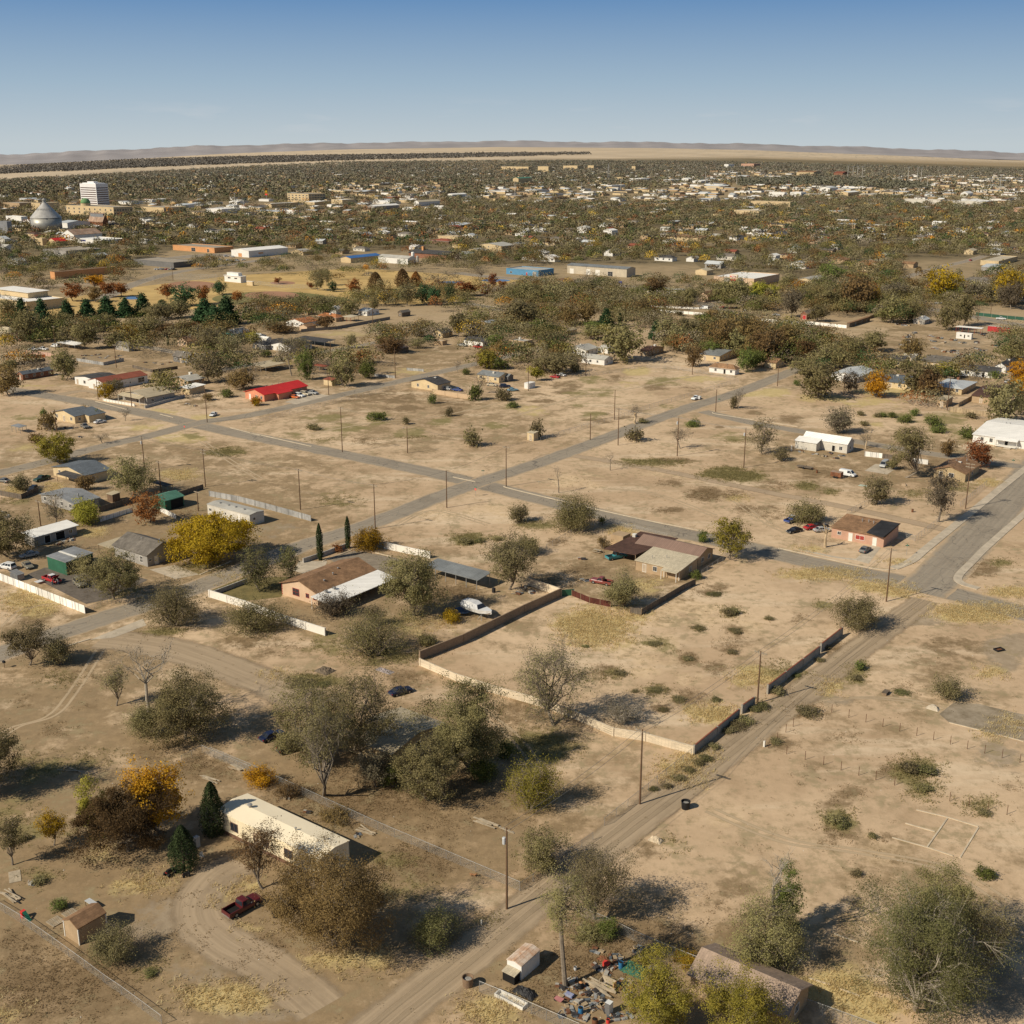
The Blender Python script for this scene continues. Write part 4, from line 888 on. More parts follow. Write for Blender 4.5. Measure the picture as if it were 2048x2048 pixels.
ts('broad','pine','M1',(1375,230,92,180),(1635,145,55,100));ts('pine','pine','M1',(1530,350,185,180),(1690,365,165,190),(1840,330,235,80),(1600,395,230,160),(320,440,300,110))
ts('round','rust','M1',(545,195,70,145),(815,165,65,120),(905,160,70,110),(1240,180,80,110),(1520,215,95,95),(1765,215,130,100))
ts('round','brown','M1',(710,200,100,120));ts('round','orange','M1',(720,100,10,150));ts('broad','greyolive','M1',(60,310,190,150),(1330,320,200,170),(1200,380,230,190),(690,420,350,170))
ts('broad','olive','M1',(1180,330,235,190),(430,380,290,170),(210,500,290,200),(640,550,370,180),(790,400,300,190),(860,540,440,170),(1100,460,330,180),(490,780,580,170),(80,740,640,115))
ts('broad','yellow','M1',(960,470,380,170),(785,930,815,105));ts('sparse','greyolive','M1',(1560,590,400,200),(1680,620,470,190),(1560,800,590,260),(850,900,785,150),(1210,850,715,110),(640,480,390,150))
ts('broad','brown','M1',(1800,850,720,200),(1380,460,360,150),(60,890,690,190),(1250,460,370,130));ts('bush','green','M1',(325,1045,1000,60),(1680,910,850,100),(740,1070,1010,90));ts('bush','brown','M1',(360,1150,1035,140),(630,1015,975,60),(1550,930,880,90),(270,1245,1180,120))
ts('bush','yellow','M1',(1905,970,915,70));ts('bare','grey','M1',(930,1085,995,90),(760,1250,1180,130),(345,1160,1100,90));ts('cypress','juniper','M1',(1250,520,455,16))
ts('round','rust','M2',(782,150,40,100),(205,65,25,60),(455,105,60,50),(1805,105,0,70),(1880,110,50,65));ts('flame','brown','M2',(935,115,-15,115),(1135,90,-40,115));ts('flame','rust','M2',(1235,80,-20,90))
ts('broad','pine','M2',(615,125,55,60),(1290,210,85,130),(1370,225,110,100),(1490,210,80,80));ts('bare','grey','M2',(1430,115,-20,330),(1700,40,-60,180));ts('round','rust','M2',(1620,155,60,150),(1745,160,80,75))
ts('sparse','greyolive','M2',(505,115,-30,130),(570,80,-30,80),(1165,230,70,150),(1010,225,135,100),(210,290,175,110),(120,270,180,130),(540,280,170,150),(350,560,475,180),(1240,545,470,120),(750,545,450,90),(1605,180,130,110),(1640,470,330,120))
ts('broad','olive','M2',(740,300,175,150),(340,290,200,110),(1550,460,300,140),(1850,420,330,160),(700,830,640,170),(1270,460,390,110),(925,260,180,70),(1420,200,180,50),(1010,520,480,130))
ts('broad','brown','M2',(845,655,565,110),(1050,580,470,180),(1745,690,560,120),(560,400,310,150),(230,430,360,200),(100,340,270,150));ts('broad','green','M2',(415,780,590,120),(870,770,660,120),(1830,530,450,130),(120,610,560,80))
ts('broad','ygreen','M2',(1760,700,570,130),(20,500,430,120));ts('round','orange','M2',(50,970,920,75),(150,330,280,80));ts('bare','grey','M2',(1545,725,640,60),(1720,880,740,130),(990,460,410,60))
t2('bare','grey','M2',310,750,470,190,'leaning dead tree with thick trunk behind the red-roofed house')
ts('bush','green','M2',(945,1075,1020,150),(1355,955,890,70),(1680,930,820,110),(1610,740,700,60),(1860,700,620,130));ts('bush','greyolive','M2',(1650,1270,1160,140),(1160,1110,1060,60),(1880,930,850,130),(470,1150,1110,100),(1480,1050,990,60))
ts('broad','greyolive','M3',(150,400,210,250),(200,200,70,200),(420,190,80,260),(650,160,50,180),(1060,310,190,120),(850,250,170,130),(420,580,440,190),(420,730,590,270),(300,720,620,130),(1240,520,340,160),(1380,500,340,170))
ts('broad','brown','M3',(510,370,225,150),(640,360,210,160),(1150,170,30,190),(1590,380,260,160),(1640,590,350,200),(1760,540,310,200),(1880,520,330,160),(1440,680,540,120),(330,150,70,130),(1880,640,460,140),(1500,430,330,160))
ts('broad','olive','M3',(900,640,390,310),(1660,210,60,180),(1780,220,50,160),(690,480,390,190),(350,560,430,160),(900,340,250,120),(1730,600,440,180),(940,250,150,80),(1410,250,110,90),(1320,560,400,160));ts('pine','pine','M3',(790,380,255,120),(1160,480,345,110))
ts('broad','ygreen','M3',(790,470,385,150),(1900,190,80,100));ts('broad','green','M3',(290,440,340,150),(690,420,350,130),(1560,600,500,150),(1830,720,560,130),(1890,700,580,100));ts('cypress','juniper','M3',(890,390,285,26));ts('round','ygreen','M3',(270,785,690,110))
ts('bare','grey','M3',(1000,1105,970,80,),(1340,1290,1140,160),(1770,1000,850,90),(1000,300,200,90));ts('bush','greyolive','M3',(1000,1230,1150,150),(1740,990,900,70),(280,1210,1100,110),(1065,1100,1070,80),(560,720,650,90),(1160,290,255,60),(1470,320,290,80),(1330,300,270,70));ts('bush','green','M3',(1440,1125,1075,100),(90,985,945,90),(155,640,615,30))
ts('broad','olive','M4',(480,870,640,270),(400,700,600,220),(580,660,520,180),(740,590,450,140),(870,540,410,170),(1180,830,620,230),(1390,390,220,160),(1500,360,160,150),(1000,340,170,200),(1120,330,200,150),(260,90,20,120),(1850,600,470,170),(480,330,230,130),(560,250,90,170),(80,250,160,160))
ts('broad','brown','M4',(130,620,400,220),(230,560,370,230),(350,600,470,220),(60,520,340,180),(500,480,370,190),(760,260,40,260),(1240,850,680,160),(1130,600,460,150));ts('sparse','grey','M4',(290,300,110,180),(1600,190,60,200),(1840,240,60,150),(1780,230,90,110),(1010,200,60,190),(620,1115,950,190),(700,830,690,140))
ts('broad','yellow','M4',(1350,170,-20,200),(1800,210,-10,200),(885,230,100,60));t2('broad','orange','M4',885,860,695,165,'bright orange tree on the golden lawn behind the pale metal roofs');ts('broad','orange','M4',(1900,760,620,170),(1900,860,740,150),(350,130,50,130))
ts('broad','ygreen','M4',(60,190,65,130),(1370,720,620,190),(150,180,80,110));ts('broad','greyolive','M4',(1780,1050,770,260),(1910,990,840,120));ts('broad','green','M4',(410,190,130,60),(160,600,540,150),(30,650,540,130),(560,80,-60,140),(820,260,150,140));ts('bush','green','M4',(990,660,600,90),(1720,730,680,80),(1290,1060,1000,120),(1160,990,945,80),(1330,1110,1060,110),(1090,1040,990,100),(1530,1150,1080,130),(1000,1005,970,70),(930,1000,970,60),(330,780,745,50))
ts('bush','greyolive','M4',(900,1000,975,60),(1560,1010,970,100),(800,1060,1030,70),(1200,110,60,60),(780,990,960,60));ts('pine','pine','M4',(200,400,330,90));ts('bare','grey','M4',(810,1215,1130,90))
for c_,rows_ in(('R2',((1480,850,800,90),(1420,930,880,100),(1370,960,905,90),(1580,740,690,110),(1640,710,650,120),(1760,590,545,100),(1300,1010,960,90),(1230,1070,1020,100),(1150,1120,1080,80),(1060,1140,1100,70),(1070,450,415,120),(1290,235,205,90),(1230,520,480,110),(1490,520,490,90),(1130,590,560,90),(820,340,305,110),(1050,135,110,80),(590,150,130,60),(930,460,440,60),(1600,190,160,90),(1620,40,15,100))),('R1',((350,600,545,110),(250,700,645,90),(140,790,735,130),(540,730,675,170),(660,310,280,60),(470,490,465,60),(620,390,365,70),(330,920,880,90),(850,510,470,90),(1150,600,570,120),(60,90,40,90),(290,125,95,70),(1200,1100,1020,160),(1310,1120,1040,130),(1280,1230,1170,110))),('H3',((100,600,550,110),(190,590,560,80),(310,580,555,60),(1800,1060,1005,90),(1330,1250,1225,70),(1700,930,905,110),(1600,1150,1120,110),(1850,1180,1150,60))),('B2',((800,130,60,120),(850,160,110,90),(1030,225,185,70),(1690,80,40,90),(930,450,400,70))),('L4',((250,200,165,160),(380,205,175,90))),('L2',((250,520,460,90),(940,1090,1040,90),(150,250,200,90)))):
 for k_,r_ in enumerate(rows_):t2('bush',('greyolive','pale','olive','greyolive')[k_%4],c_,*r_).scale.z*=.62
WALL={'cream':pmat('cream stucco',(.60,.47,.28),.12,.5),'white':pmat('white paint',(.72,.70,.65),.08,.4),'offwhite':pmat('off-white boards',(.62,.58,.50),.14,.5,style='siding',sp=.2),'peach':pmat('peach stucco',(.60,.43,.29),.10,.5),'pink':pmat('pinkish stucco',(.50,.30,.21),.12,.5),'tan':pmat('tan stucco',(.42,.30,.18),.14,.5),'grey':pmat('grey stucco',(.33,.31,.28),.14,.5),'brick':pmat('red brick',(.32,.15,.09),.25,1.0,style='brick',sp=.12),'brown':pmat('brown boards',(.19,.12,.075),.25,.6,style='boards',sp=.25),'green':pmat('green metal wall',(.035,.13,.075),.15,.5,.6,style='corr',sp=.25),'coral':pmat('coral stucco',(.62,.26,.15),.10,.5),'blue':pmat('blue wall',(.10,.26,.42),.12,.4),'yellowbrick':pmat('buff brick',(.50,.38,.22),.15,.8,style='brick',sp=.12),'beige':pmat('beige metal wall',(.52,.45,.34),.10,.4,style='corr',sp=.5),'steel':pmat('grey sheet metal',(.34,.34,.34),.2,.5,.45,.4,style='corr',sp=.3),'timber':pmat('weathered timber',(.20,.155,.11),.3,1,style='boards',sp=.2),'orange':pmat('orange brick',(.60,.30,.13),.12,.4),'slate':pmat('dark grey wall',(.16,.155,.15),.15,.4),'rcream':pmat('cream ribbed siding',(.84,.72,.50),.08,.4,style='corr',sp=.35),'rust':pmat('rusty sheet',(.26,.11,.055),.4,.7,style='corr',sp=.3),'teal':pmat('teal wall',(.07,.24,.22),.15,.5),'red':pmat('red container paint',(.48,.045,.045),.12,.5,.5,style='corr',sp=.3),'buff':pmat('buff plaster',(.56,.43,.25),.1,.3),}
ROOF={'white':pmat('white roofing',(.86,.83,.77),.07,.3,style='corr',sp=1.2),'cream':pmat('cream rolled roofing',(.86,.75,.55),.05,.2),'brown':pmat('brown shingles',(.33,.19,.10),.32,.7,style='shingle',sp=.3),'dbrown':pmat('dark brown shingles',(.115,.06,.042),.32,.7,style='shingle',sp=.3),'grey':pmat('grey shingles',(.20,.175,.145),.32,.7,style='shingle',sp=.3),'dgrey':pmat('charcoal shingles',(.085,.08,.078),.32,.7,style='shingle',sp=.3),'bluegrey':pmat('blue-grey shingles',(.145,.165,.185),.18,.8,style='shingle',sp=.3),'galv':pmat('galvanised sheets',(.36,.36,.35),.22,.4,.5,.3,style='corrx',sp=.6),'galvy':pmat('galvanised roof sheets',(.30,.31,.30),.22,.4,.5,.3,style='corry',sp=.6),'red':pmat('bright red metal roof',(.62,.035,.03),.12,.3,.5,style='corr',sp=.5),'rustred':pmat('rust red roof',(.28,.085,.05),.15,.3,style='corr',sp=.8),'green':pmat('green metal roof',(.10,.24,.17),.3,.5,.6,style='corrx',sp=.5),'blue':pmat('blue metal roof',(.06,.17,.42),.1,.3,.5,style='corr',sp=.6),'rust':pmat('rusted roof sheets',(.30,.15,.08),.45,.6,style='corr',sp=.7,c2=(.42,.36,.29)),'orange':pmat('orange tile',(.52,.21,.085),.32,.7,style='shingle',sp=.3),'tan':pmat('tan metal roof',(.48,.40,.27),.12,.4,style='corry',sp=.8),'pale':pmat('pale grey roof',(.44,.42,.37),.15,.4),'ivory':pmat('ivory shingle',(.58,.50,.36),.1,.5,style='shingle',sp=.3),'mauve':pmat('mauve brown metal',(.26,.17,.13),.1,.4,style='corry',sp=.5),'black':pmat('black tar paper',(.035,.034,.036),.4,.5),'pinkt':pmat('pinkish tiles',(.42,.31,.23),.15,.6,style='shingle',sp=.35),'lightm':pmat('bluish white metal roof',(.55,.57,.57),.1,.4,.5,style='corrx',sp=.5),'gravel':pmat('gravel roof',(.36,.31,.24),.15,.4),}
TRIM=pmat('trim white',(.72,.69,.62),.06,1);TRIMB=pmat('trim brown',(.20,.12,.08),.2,1);DOORM=pmat('door paint',(.45,.36,.26),.15,1);DARK=pmat('dark interior',(.012,.011,.010),.2,1)
REDT=pmat('red trim',(.35,.05,.04),.1,1);STEEL=pmat('steel tube',(.40,.39,.37),.15,1,.5,.4);WOODP=pmat('timber post',(.27,.19,.12),.25,2)
def footprint(c,nx,ny,xl,xr):
 """near corner row/column and the columns where its two visible walls end -> corner, length along eA, length along eB"""
 p=G(c,nx,ny)
 a=ext(p,eA,px(c,xl,0)[0]);b=ext(p,eB,px(c,xr,0)[0])
 return p,max(.6,abs(a)),max(.6,abs(b))
def roof_mesh(a,b,z,spec,wallmat,roofmat):
 """local X runs 0..b, local Y runs 0..a; returns roof builder and gable wall faces"""
 kind,rise_,o=spec;m=MB();t=.14;gab=[]
 if kind=='x':
  ym=a/2;k=rise_/(a/2);zo=z-o*k
  for s in(0,1):
   y0=-o if s==0 else a+o
   P=[(-o,y0,zo),(b+o,y0,zo),(b+o,ym,z+rise_),(-o,ym,z+rise_)]
   U=[(p[0],p[1],p[2]+t)for p in P]
   m.solid(P+U,[(0,1,2,3),(4,5,6,7),(0,1,5,4),(1,2,6,5),(3,0,4,7)],roofmat)
  gab=[[(.002,0,z),(.002,a,z),(.002,ym,z+rise_)],[(b-.002,0,z),(b-.002,a,z),(b-.002,ym,z+rise_)]]
 elif kind=='y':
  xm=b/2;k=rise_/(b/2);zo=z-o*k
  for s in(0,1):
   x0=-o if s==0 else b+o
   P=[(x0,-o,zo),(x0,a+o,zo),(xm,a+o,z+rise_),(xm,-o,z+rise_)]
   U=[(p[0],p[1],p[2]+t)for p in P]
   m.solid(P+U,[(0,1,2,3),(4,5,6,7),(0,1,5,4),(1,2,6,5),(3,0,4,7)],roofmat)
  gab=[[(0,.002,z),(b,.002,z),(xm,.002,z+rise_)],[(0,a-.002,z),(b,a-.002,z),(xm,a-.002,z+rise_)]]
 elif kind=='hip':
  h=min(a,b)/2;k=rise_/h;zo=z-o*k
  if a>=b:r0,r1=(b/2,h),(b/2,a-h)
  else:r0,r1=(h,a/2),(b-h,a/2)
  c=[(-o,-o),(b+o,-o),(b+o,a+o),(-o,a+o)]
  P=[(x,y,zo)for x,y in c]+[(*r0,z+rise_),(*r1,z+rise_)]
  if a>=b:F=[(0,1,4),(1,2,5,4),(2,3,5),(3,0,4,5)]
  else:F=[(0,1,5,4),(1,2,5),(2,3,4,5),(3,0,4)]
  m.solid(P,F,roofmat)
  m.box(-o,b+o,-o,a+o,zo-.14,zo-.002,TRIM)
 elif kind=='flat':
  m.box(.25,b-.25,.25,a-.25,z-.5,z-.3,roofmat)
  for x0,x1,y0,y1 in((-.06,b+.06,-.06,.25),(-.06,b+.06,a-.25,a+.06),(-.06,.25,.25,a-.25),(b-.25,b+.06,.25,a-.25)):m.box(x0,x1,y0,y1,z-.5,z+.12,wallmat)
 elif kind=='deck':
  m.box(-o,b+o,-o,a+o,z+.003,z+.003+max(.15,rise_),roofmat)
 elif kind in('sx','sy','sx-','sy-'):
  def zz(x,y):
   u=(x/b if kind[1]=='x' else y/a)
   return z+(rise_*(1-u)if kind.endswith('-')else rise_*u)
  P=[(x,y,zz(x,y)+.003)for x,y in((-o,-o),(b+o,-o),(b+o,a+o),(-o,a+o))]
  U=[(p[0],p[1],p[2]+t)for p in P]
  m.solid(P+U,[(0,1,2,3),(4,5,6,7),(0,1,5,4),(1,2,6,5),(2,3,7,6),(3,0,4,7)],roofmat)
  for q in([(0,0),(b,0)],[(b,0),(b,a)],[(b,a),(0,a)],[(0,a),(0,0)]):
   gab.append([(*q[0],z),(*q[1],z),(*q[1],zz(*q[1])),(*q[0],zz(*q[0]))])
 return m,gab
def opening(root,face,a,b,u,z,w,h,kind='window',frame=TRIM,pane=None,detail=True):
 """window or door on a wall: frame proud of the wall, pane inside it"""
 def P(s,y,o):
  if face=='L':return(-o,s,y)
  if face=='R':return(s,-o,y)
  if face=='B':return(s,a+o,y)
  return(b+o,s,y)
 def bx(m,s0,s1,y0,y1,o0,o1,mt):
  q=[P(s,y,o)for o in(o0,o1)for s,y in((s0,y0),(s1,y0),(s1,y1),(s0,y1))]
  m.solid(q,[(0,1,2,3),(4,5,6,7),(0,1,5,4),(1,2,6,5),(2,3,7,6),(3,0,4,7)],mt)
 L=a if face in('L','F')else b
 s0=u*L-w/2;s1=s0+w;f=.09
 m=MB()
 for q in((s0-f,s0,z-f,z+h+f),(s1,s1+f,z-f,z+h+f),(s0,s1,z+h,z+h+f),(s0,s1,z-f,z)):bx(m,*q,.003,.06,frame)
 if kind=='window' and w>.8:bx(m,(s0+s1)/2-.03,(s0+s1)/2+.03,z,z+h,.003,.05,frame)
 if kind=='window' and h>1.3:bx(m,s0,s1,z+h*.5-.03,z+h*.5+.03,.003,.052,frame)
 o=m.build(kind,root)
 p=MB();bx(p,s0,s1,z,z+h,.004,.03,pane or(glass()if kind=='window' else DOORM));p.build('pane' if kind=='window' else('panel'),o)
 return o
def building(name,label,cat,c,corner,wall,roof,spec,hw,near=1,wins=None,group=None,lm=None,extra=None,frame=TRIM,dims=None,rz=None):
 nx_,ny_,xl,xr=corner
 p,a,b=footprint(c,nx_,ny_,xl,xr)
 if dims:a,b=dims[0]or a,dims[1]or b
 root=empty(name,p,ROT if rz is None else rz,label,cat,group)
 wm=WALL[wall];rm=ROOF[roof]
 w=MB();w.box(0,b,0,a,-.2,hw-(.55 if spec[0]=='flat' else 0),wm)
 rf,gab=roof_mesh(a,b,hw,spec,wm,rm)
 for g in gab:w.face(g,wm)
 w.build('wall',root);rf.build('roof',root)
 if wins is None:
  wins=[]
  for face,L in(('L',a),('R',b)):
   n=int(L//3.6)
   for i in range(n):
    u=(i+.5)/max(n,1)
    if face=='L' and i==n//2:wins.append((face,u,.05,.95,2.0,'door'))
    else:wins.append((face,u,1.0,1.1,1.1,'window'))
 for q in wins:opening(root,q[0],a,b,q[1],q[2],q[3],q[4],q[5]if len(q)>5 else 'window',frame,q[6]if len(q)>6 else None)
 if extra:extra(root,a,b,hw)
 elif cat=='house' and c[0]in 'HM':
  for q in range(3):vent(root,b*rng.uniform(.2,.8),a*rng.uniform(.2,.8),hw+spec[1]*.75,rng.uniform(.3,.6),rng.uniform(.06,.16))
  if rng.random()<.6:cooler(root,b*rng.uniform(.3,.7),a*rng.uniform(.3,.7),hw+spec[1]*.55,rng.uniform(.8,1.1))
 cen=p+eA*a/2+eB*b/2
 LM.append((lm or label,cen))
 FOOT.append((cen.x,cen.y,max(a,b)/2))
 return root
FOOT=[]
def canopy(root,x0,x1,y0,y1,z0,z1,mat,name='awning',posts=True,slope='x',pm=None):
 """sloping roof on posts attached to a building"""
 m=MB()
 f=(lambda x,y:z0+(z1-z0)*((x-x0)/(x1-x0)if slope=='x' else(y-y0)/(y1-y0)))
 P=[(x,y,f(x,y))for x,y in((x0,y0),(x1,y0),(x1,y1),(x0,y1))]
 m.solid(P+[(p[0],p[1],p[2]+.12)for p in P],[(0,1,2,3),(4,5,6,7),(0,1,5,4),(1,2,6,5),(2,3,7,6),(3,0,4,7)],mat)
 o=m.build(name,root)
 if posts:
  for x,y in((x0+.15,y0+.15),(x1-.15,y0+.15),(x1-.15,y1-.15),(x0+.15,y1-.15)):
   if(x>-.05 and y>-.05 and posts!='all' and x<50):
    pass
   MB().box(x-.06,x+.06,y-.06,y+.06,-.1,f(x,y)-.003,pm or WOODP).build('post',o)
 return o
def vent(root,x,y,z,h=.7,r=.12,name='roof_vent'):
 MB().lathe([(r,z-.3),(r,z+h),(r*1.8,z+h),(r*1.8,z+h+.15),(0.0,z+h+.25)],STEEL,8,(x,y)).build(name,root)
def cooler(root,x,y,z,s=1.0):
 m=MB();m.box(x-s/2,x+s/2,y-s/2,y+s/2,z,z+s*.95,WALL['offwhite']);m.box(x-s/2-.04,x+s/2+.04,y-s/2-.04,y+s/2+.04,z+s*.95+.003,z+s*1.05,TRIM);m.build('swamp_cooler',root)
def chimney(root,x,y,z0,z1,mat,s=.7):
 m=MB();m.box(x-s/2,x+s/2,y-s/2,y+s/2,z0,z1,mat);m.box(x-s/2-.08,x+s/2+.08,y-s/2-.08,y+s/2+.08,z1+.003,z1+.15,mat);m.build('chimney',root)
def _mobile(root,a,b,h):
 vent(root,b*.5,a*.82,h+.55,.35,.22);vent(root,b*.45,a*.35,h+.55,.3,.1);vent(root,b*.6,a*.12,h+.5,.3,.1)
 m=MB();m.box(.06,b-.06,.06,a-.06,-.25,.55,pmat('brown skirting',(.20,.11,.07),.3,1,style='boards',sp=.3));
 MB().box(-.04,-.003,.05,a-.05,-.2,.6,pmat('brown skirting',(.2,.11,.07))).build('skirting',root)
building('mobile_home','long cream mobile home with rounded cream roof in the lower left','mobile home','L3',(768,770,175,935),'rcream','cream',('y',.42,.12),3.6,wins=[('L',.84,1.3,1.5,1.3),('L',.30,1.3,1.6,1.3),('L',.62,.6,.9,2.0,'door'),('L',.52,1.3,1.2,1.1),('R',.5,1.3,1.2,1.0)],lm='the cream mobile home',extra=_mobile,frame=TRIMB)
building('garden_shed','tan garden shed with brown shingle roof in the lower left corner','shed','L2',(497,905,408,668),'tan','brown',('x',.75,.12),2.5,wins=[('B',.5,.05,1.2,2.0,'door')],lm='the tan shed',extra=lambda r,a,b,h:[MB().box(x-.07,x+.07,y-.07,y+.07,-.1,h,TRIM).build('corner_trim',r)for x,y in((0,0),(b,0),(0,a))])
def slab(root,c,pts,z,mat,name,t=.13,posts=None):
 m=MB();P=[]
 for i,(x,y)in enumerate(pts):
  zz=z[i]if isinstance(z,(list,tuple))else z;q=G(c,x,y,zz);l=q-root.location;P.append((l.dot(eB),l.dot(eA),zz))
 n=len(P);m.solid(P+[(p[0],p[1],p[2]+t)for p in P],[tuple(range(n)),tuple(range(2*n-1,n-1,-1))]+[(i,(i+1)%n,n+(i+1)%n,n+i)for i in range(n)],mat);o=m.build(name,root)
 for i in posts or():MB().box(P[i][0]-.07,P[i][0]+.07,P[i][1]-.07,P[i][1]+.07,-.1,P[i][2]-.003,WOODP).build('post',o)
 return o
def _orange(root,a,b,h):
 canopy(root,-2.4,b+.6,-6.6,-.3,2.3,2.95,ROOF['white'],'patio_roof',True,'y',TRIM)
 for i in range(7):MB().box(-.04,.30,a-.22,a+.04,.2+i*.42,.44+i*.42,REDT).build('quoin',root)
 vent(root,b*.45,a*.3,h+1.2,.4);vent(root,b*.6,a*.4,h+1.4,.4);vent(root,b*.25,a*.22,h+.7,.5,.15)
 for x in(b*.08,b*.22):vent(root,x,-1.2,2.75,.6,.26,'turbine_vent')
building('house','peach stucco house with brown shingle roof, red quoins and long white patio roof','house','H2',(760,745,530,1130),'peach','brown',('x',1.9,.5),3.0,wins=[('L',.60,.9,2.0,1.6),('L',.28,1.2,.9,.9),('L',.08,1.2,.8,.8),('R',.3,1,1.5,1.2),('R',.7,.1,1.8,2.1,'door')],lm='the peach house',extra=_orange,frame=REDT)
def carport(name,label,c,corner,h0,h1,mat,slope='y',lm=None,n=5,pm=None,dims=None,group=None):
 p,a,b=footprint(c,*corner)
 if dims:a,b=dims[0]or a,dims[1]or b
 r=empty(name,p,ROT,label,name.replace('_',' '),group)
 m=MB();f=(lambda x,y:h0+(h1-h0)*(y/a if slope=='y' else x/b))
 P=[(x,y,f(x,y))for x,y in((0,0),(b,0),(b,a),(0,a))]
 m.solid(P+[(q[0],q[1],q[2]+.12)for q in P],[(0,1,2,3),(4,5,6,7),(0,1,5,4),(1,2,6,5),(2,3,7,6),(3,0,4,7)],mat);m.build('roof',r)
 L=a if slope=='x' else b
 for i in range(n):
  t=.03+.94*i/(n-1)
  for e in(0,1):
   x,y=(b*t,.2 if not e else a-.2)if slope=='y' else(.2 if not e else b-.2,a*t)
   MB().box(x-.06,x+.06,y-.06,y+.06,-.1,f(x,y)-.003,pm or STEEL).build('post',r)
 if lm:LM.append((lm,p))
 FOOT.append(((p+eA*a/2+eB*b/2).x,(p+eA*a/2+eB*b/2).y,max(a,b)/2))
 return r
carport('carport','long grey metal carport on steel posts behind the peach house','H2',(1790,650,1440,1880),2.5,3.0,ROOF['galvy'],'x','the carport',6)
def _bh(root,a,b,h):
 m=MB()
building('house','brown-roofed house with a mauve metal wing beside the street','house','H3',(1595,760,1200,1690),'tan','mauve',('y',1.3,.4),2.9,wins=[('R',.3,1,1.0,1.1),('R',.75,1,1.0,1.1)],lm='the brown-roofed house',extra=lambda r,a,b,h:(slab(r,'H3',[(990,640),(1195,678),(1470,572),(1228,527)],[2.55,2.75,3.05,2.8],ROOF['dbrown'],'carport_roof',.14,(0,1,3)),cooler(r,b*.55,a+3.2,2.75,.9),MB().box(b*.45,b-.5,a+6.2,a+10,-.1,2.5,WALL['tan']).build('store_room',r)))
building('house','tan annex with ivory roof and front porch beside the brown-roofed house','house','H3',(1480,840,1195,1590),'tan','ivory',('sx',1.0,.25),2.5,wins=[('L',.56,.9,1.0,1.1),('L',.80,.1,.9,1.9,'door'),('R',.6,1,1,1)],lm='the ivory-roofed annex',extra=lambda r,a,b,h:(canopy(r,-2.0,-.3,-.1,4.3,2.2,2.45,ROOF['ivory'],'porch_roof',True,'x',TRIM),vent(r,b*.3,a*.75,3.0,.5,.06),vent(r,b*.5,a*.5,3.2,.6,.06)))
def _corner(root,a,b,h):
 slab(root,'H4',[(918,855),(1025,888),(1132,800),(1012,778)],[3.05,3.05,3.75,3.75],ROOF['black'],'tar_roof',.2)
 for i,(x,y)in enumerate(((b*.7,a*.62),(b*.72,a*.5),(b*.7,a*.4))):vent(root,x,y,3.5,.6,.12)
building('house','pinkish corner house with brown hip roof and black tar-paper patch','house','H4',(1025,950,690,1118),'pink','brown',('sx',.9,.35),2.8,wins=[('L',.17,.05,.95,2.1,'door',TRIM),('L',.45,.9,2.3,1.1,'window',REDT),('L',.63,.05,.95,2.1,'door',TRIM),('L',.85,1.2,.9,.8)],lm='the pinkish corner house',extra=_corner)
building('house','tan house with brown gabled roof beside the wide street','house','H4',(1550,530,1350,1640),'yellowbrick','brown',('x',1.6,.4),2.7,wins=[('L',.78,.05,.95,2.1,'door',glass()),('L',.45,1,1.5,1.2),('R',.5,1,1.2,1.1)],lm='the tan brick house')
building('house','bright white-roofed shabby house with junk piled along its front','house','H4',(790,345,505,832),'offwhite','white',('y',1.7,.25),3.2,wins=[('L',.3,.1,1.0,2.0,'door',DARK),('L',.62,.9,1.0,1.2),('L',.14,.9,1.0,1.2),('R',.5,1,.9,1.0)],lm='the white-roofed house',extra=lambda r,a,b,h:(MB().box(-3.6,-.002,a-6.5,a+1.2,-.1,2.75,WALL['offwhite']).build('front_wing',r),canopy(r,-3.9,.3,a-6.8,a+1.5,2.76,3.6,ROOF['white'],'wing_roof',False)))
def _ww(root,a,b,h):
 m=MB();m.box(-2.2,-.003,a*.42,a*.68,.3,.5,TRIM);m.build('porch',root);canopy(root,-2.4,-.1,a*.40,a*.70,2.5,3.0,ROOF['white'],'porch_roof',True,'x',TRIM)
 MB().box(-3.6,-2.21,a*.47,a*.56,-.1,.3,CONC).build('porch_steps',root);vent(root,b*.5,a*.75,h+1.5,.5);vent(root,b*.5,a*.70,h+1.5,.5)
building('house','long white house with white roof and a small front porch at the right edge','house','H4',(2100,340,1600,2250),'white','white',('y',1.6,.35),2.8,wins=[('L',.88,.9,1.0,1.3),('L',.76,.9,1.0,1.3),('L',.30,.9,1.2,1.3),('L',.56,.4,1.0,2.0,'door',DARK)],lm='the long white house',extra=_ww)
building('house','grey stucco house with broad grey shingle roof by the street','house','H1',(1100,1055,885,1330),'grey','grey',('y',2.1,.4),3.1,wins=[('L',.18,.8,1.0,1.5),('L',.62,.8,1.2,1.3),('R',.28,.05,1.0,2.1,'door',TRIM),('R',.08,1.3,.8,.6)],lm='the grey-roofed house',dims=(13.5,None),extra=lambda r,a,b,h:(vent(r,b*.45,a*.55,h+1.3,.5,.2),vent(r,b*.75,a*.3,h+1,.4),canopy(r,-1.0,6.0,a+.05,a+5.5,2.3,2.5,ROOF['tan'],'patio_roof',True,'x')))
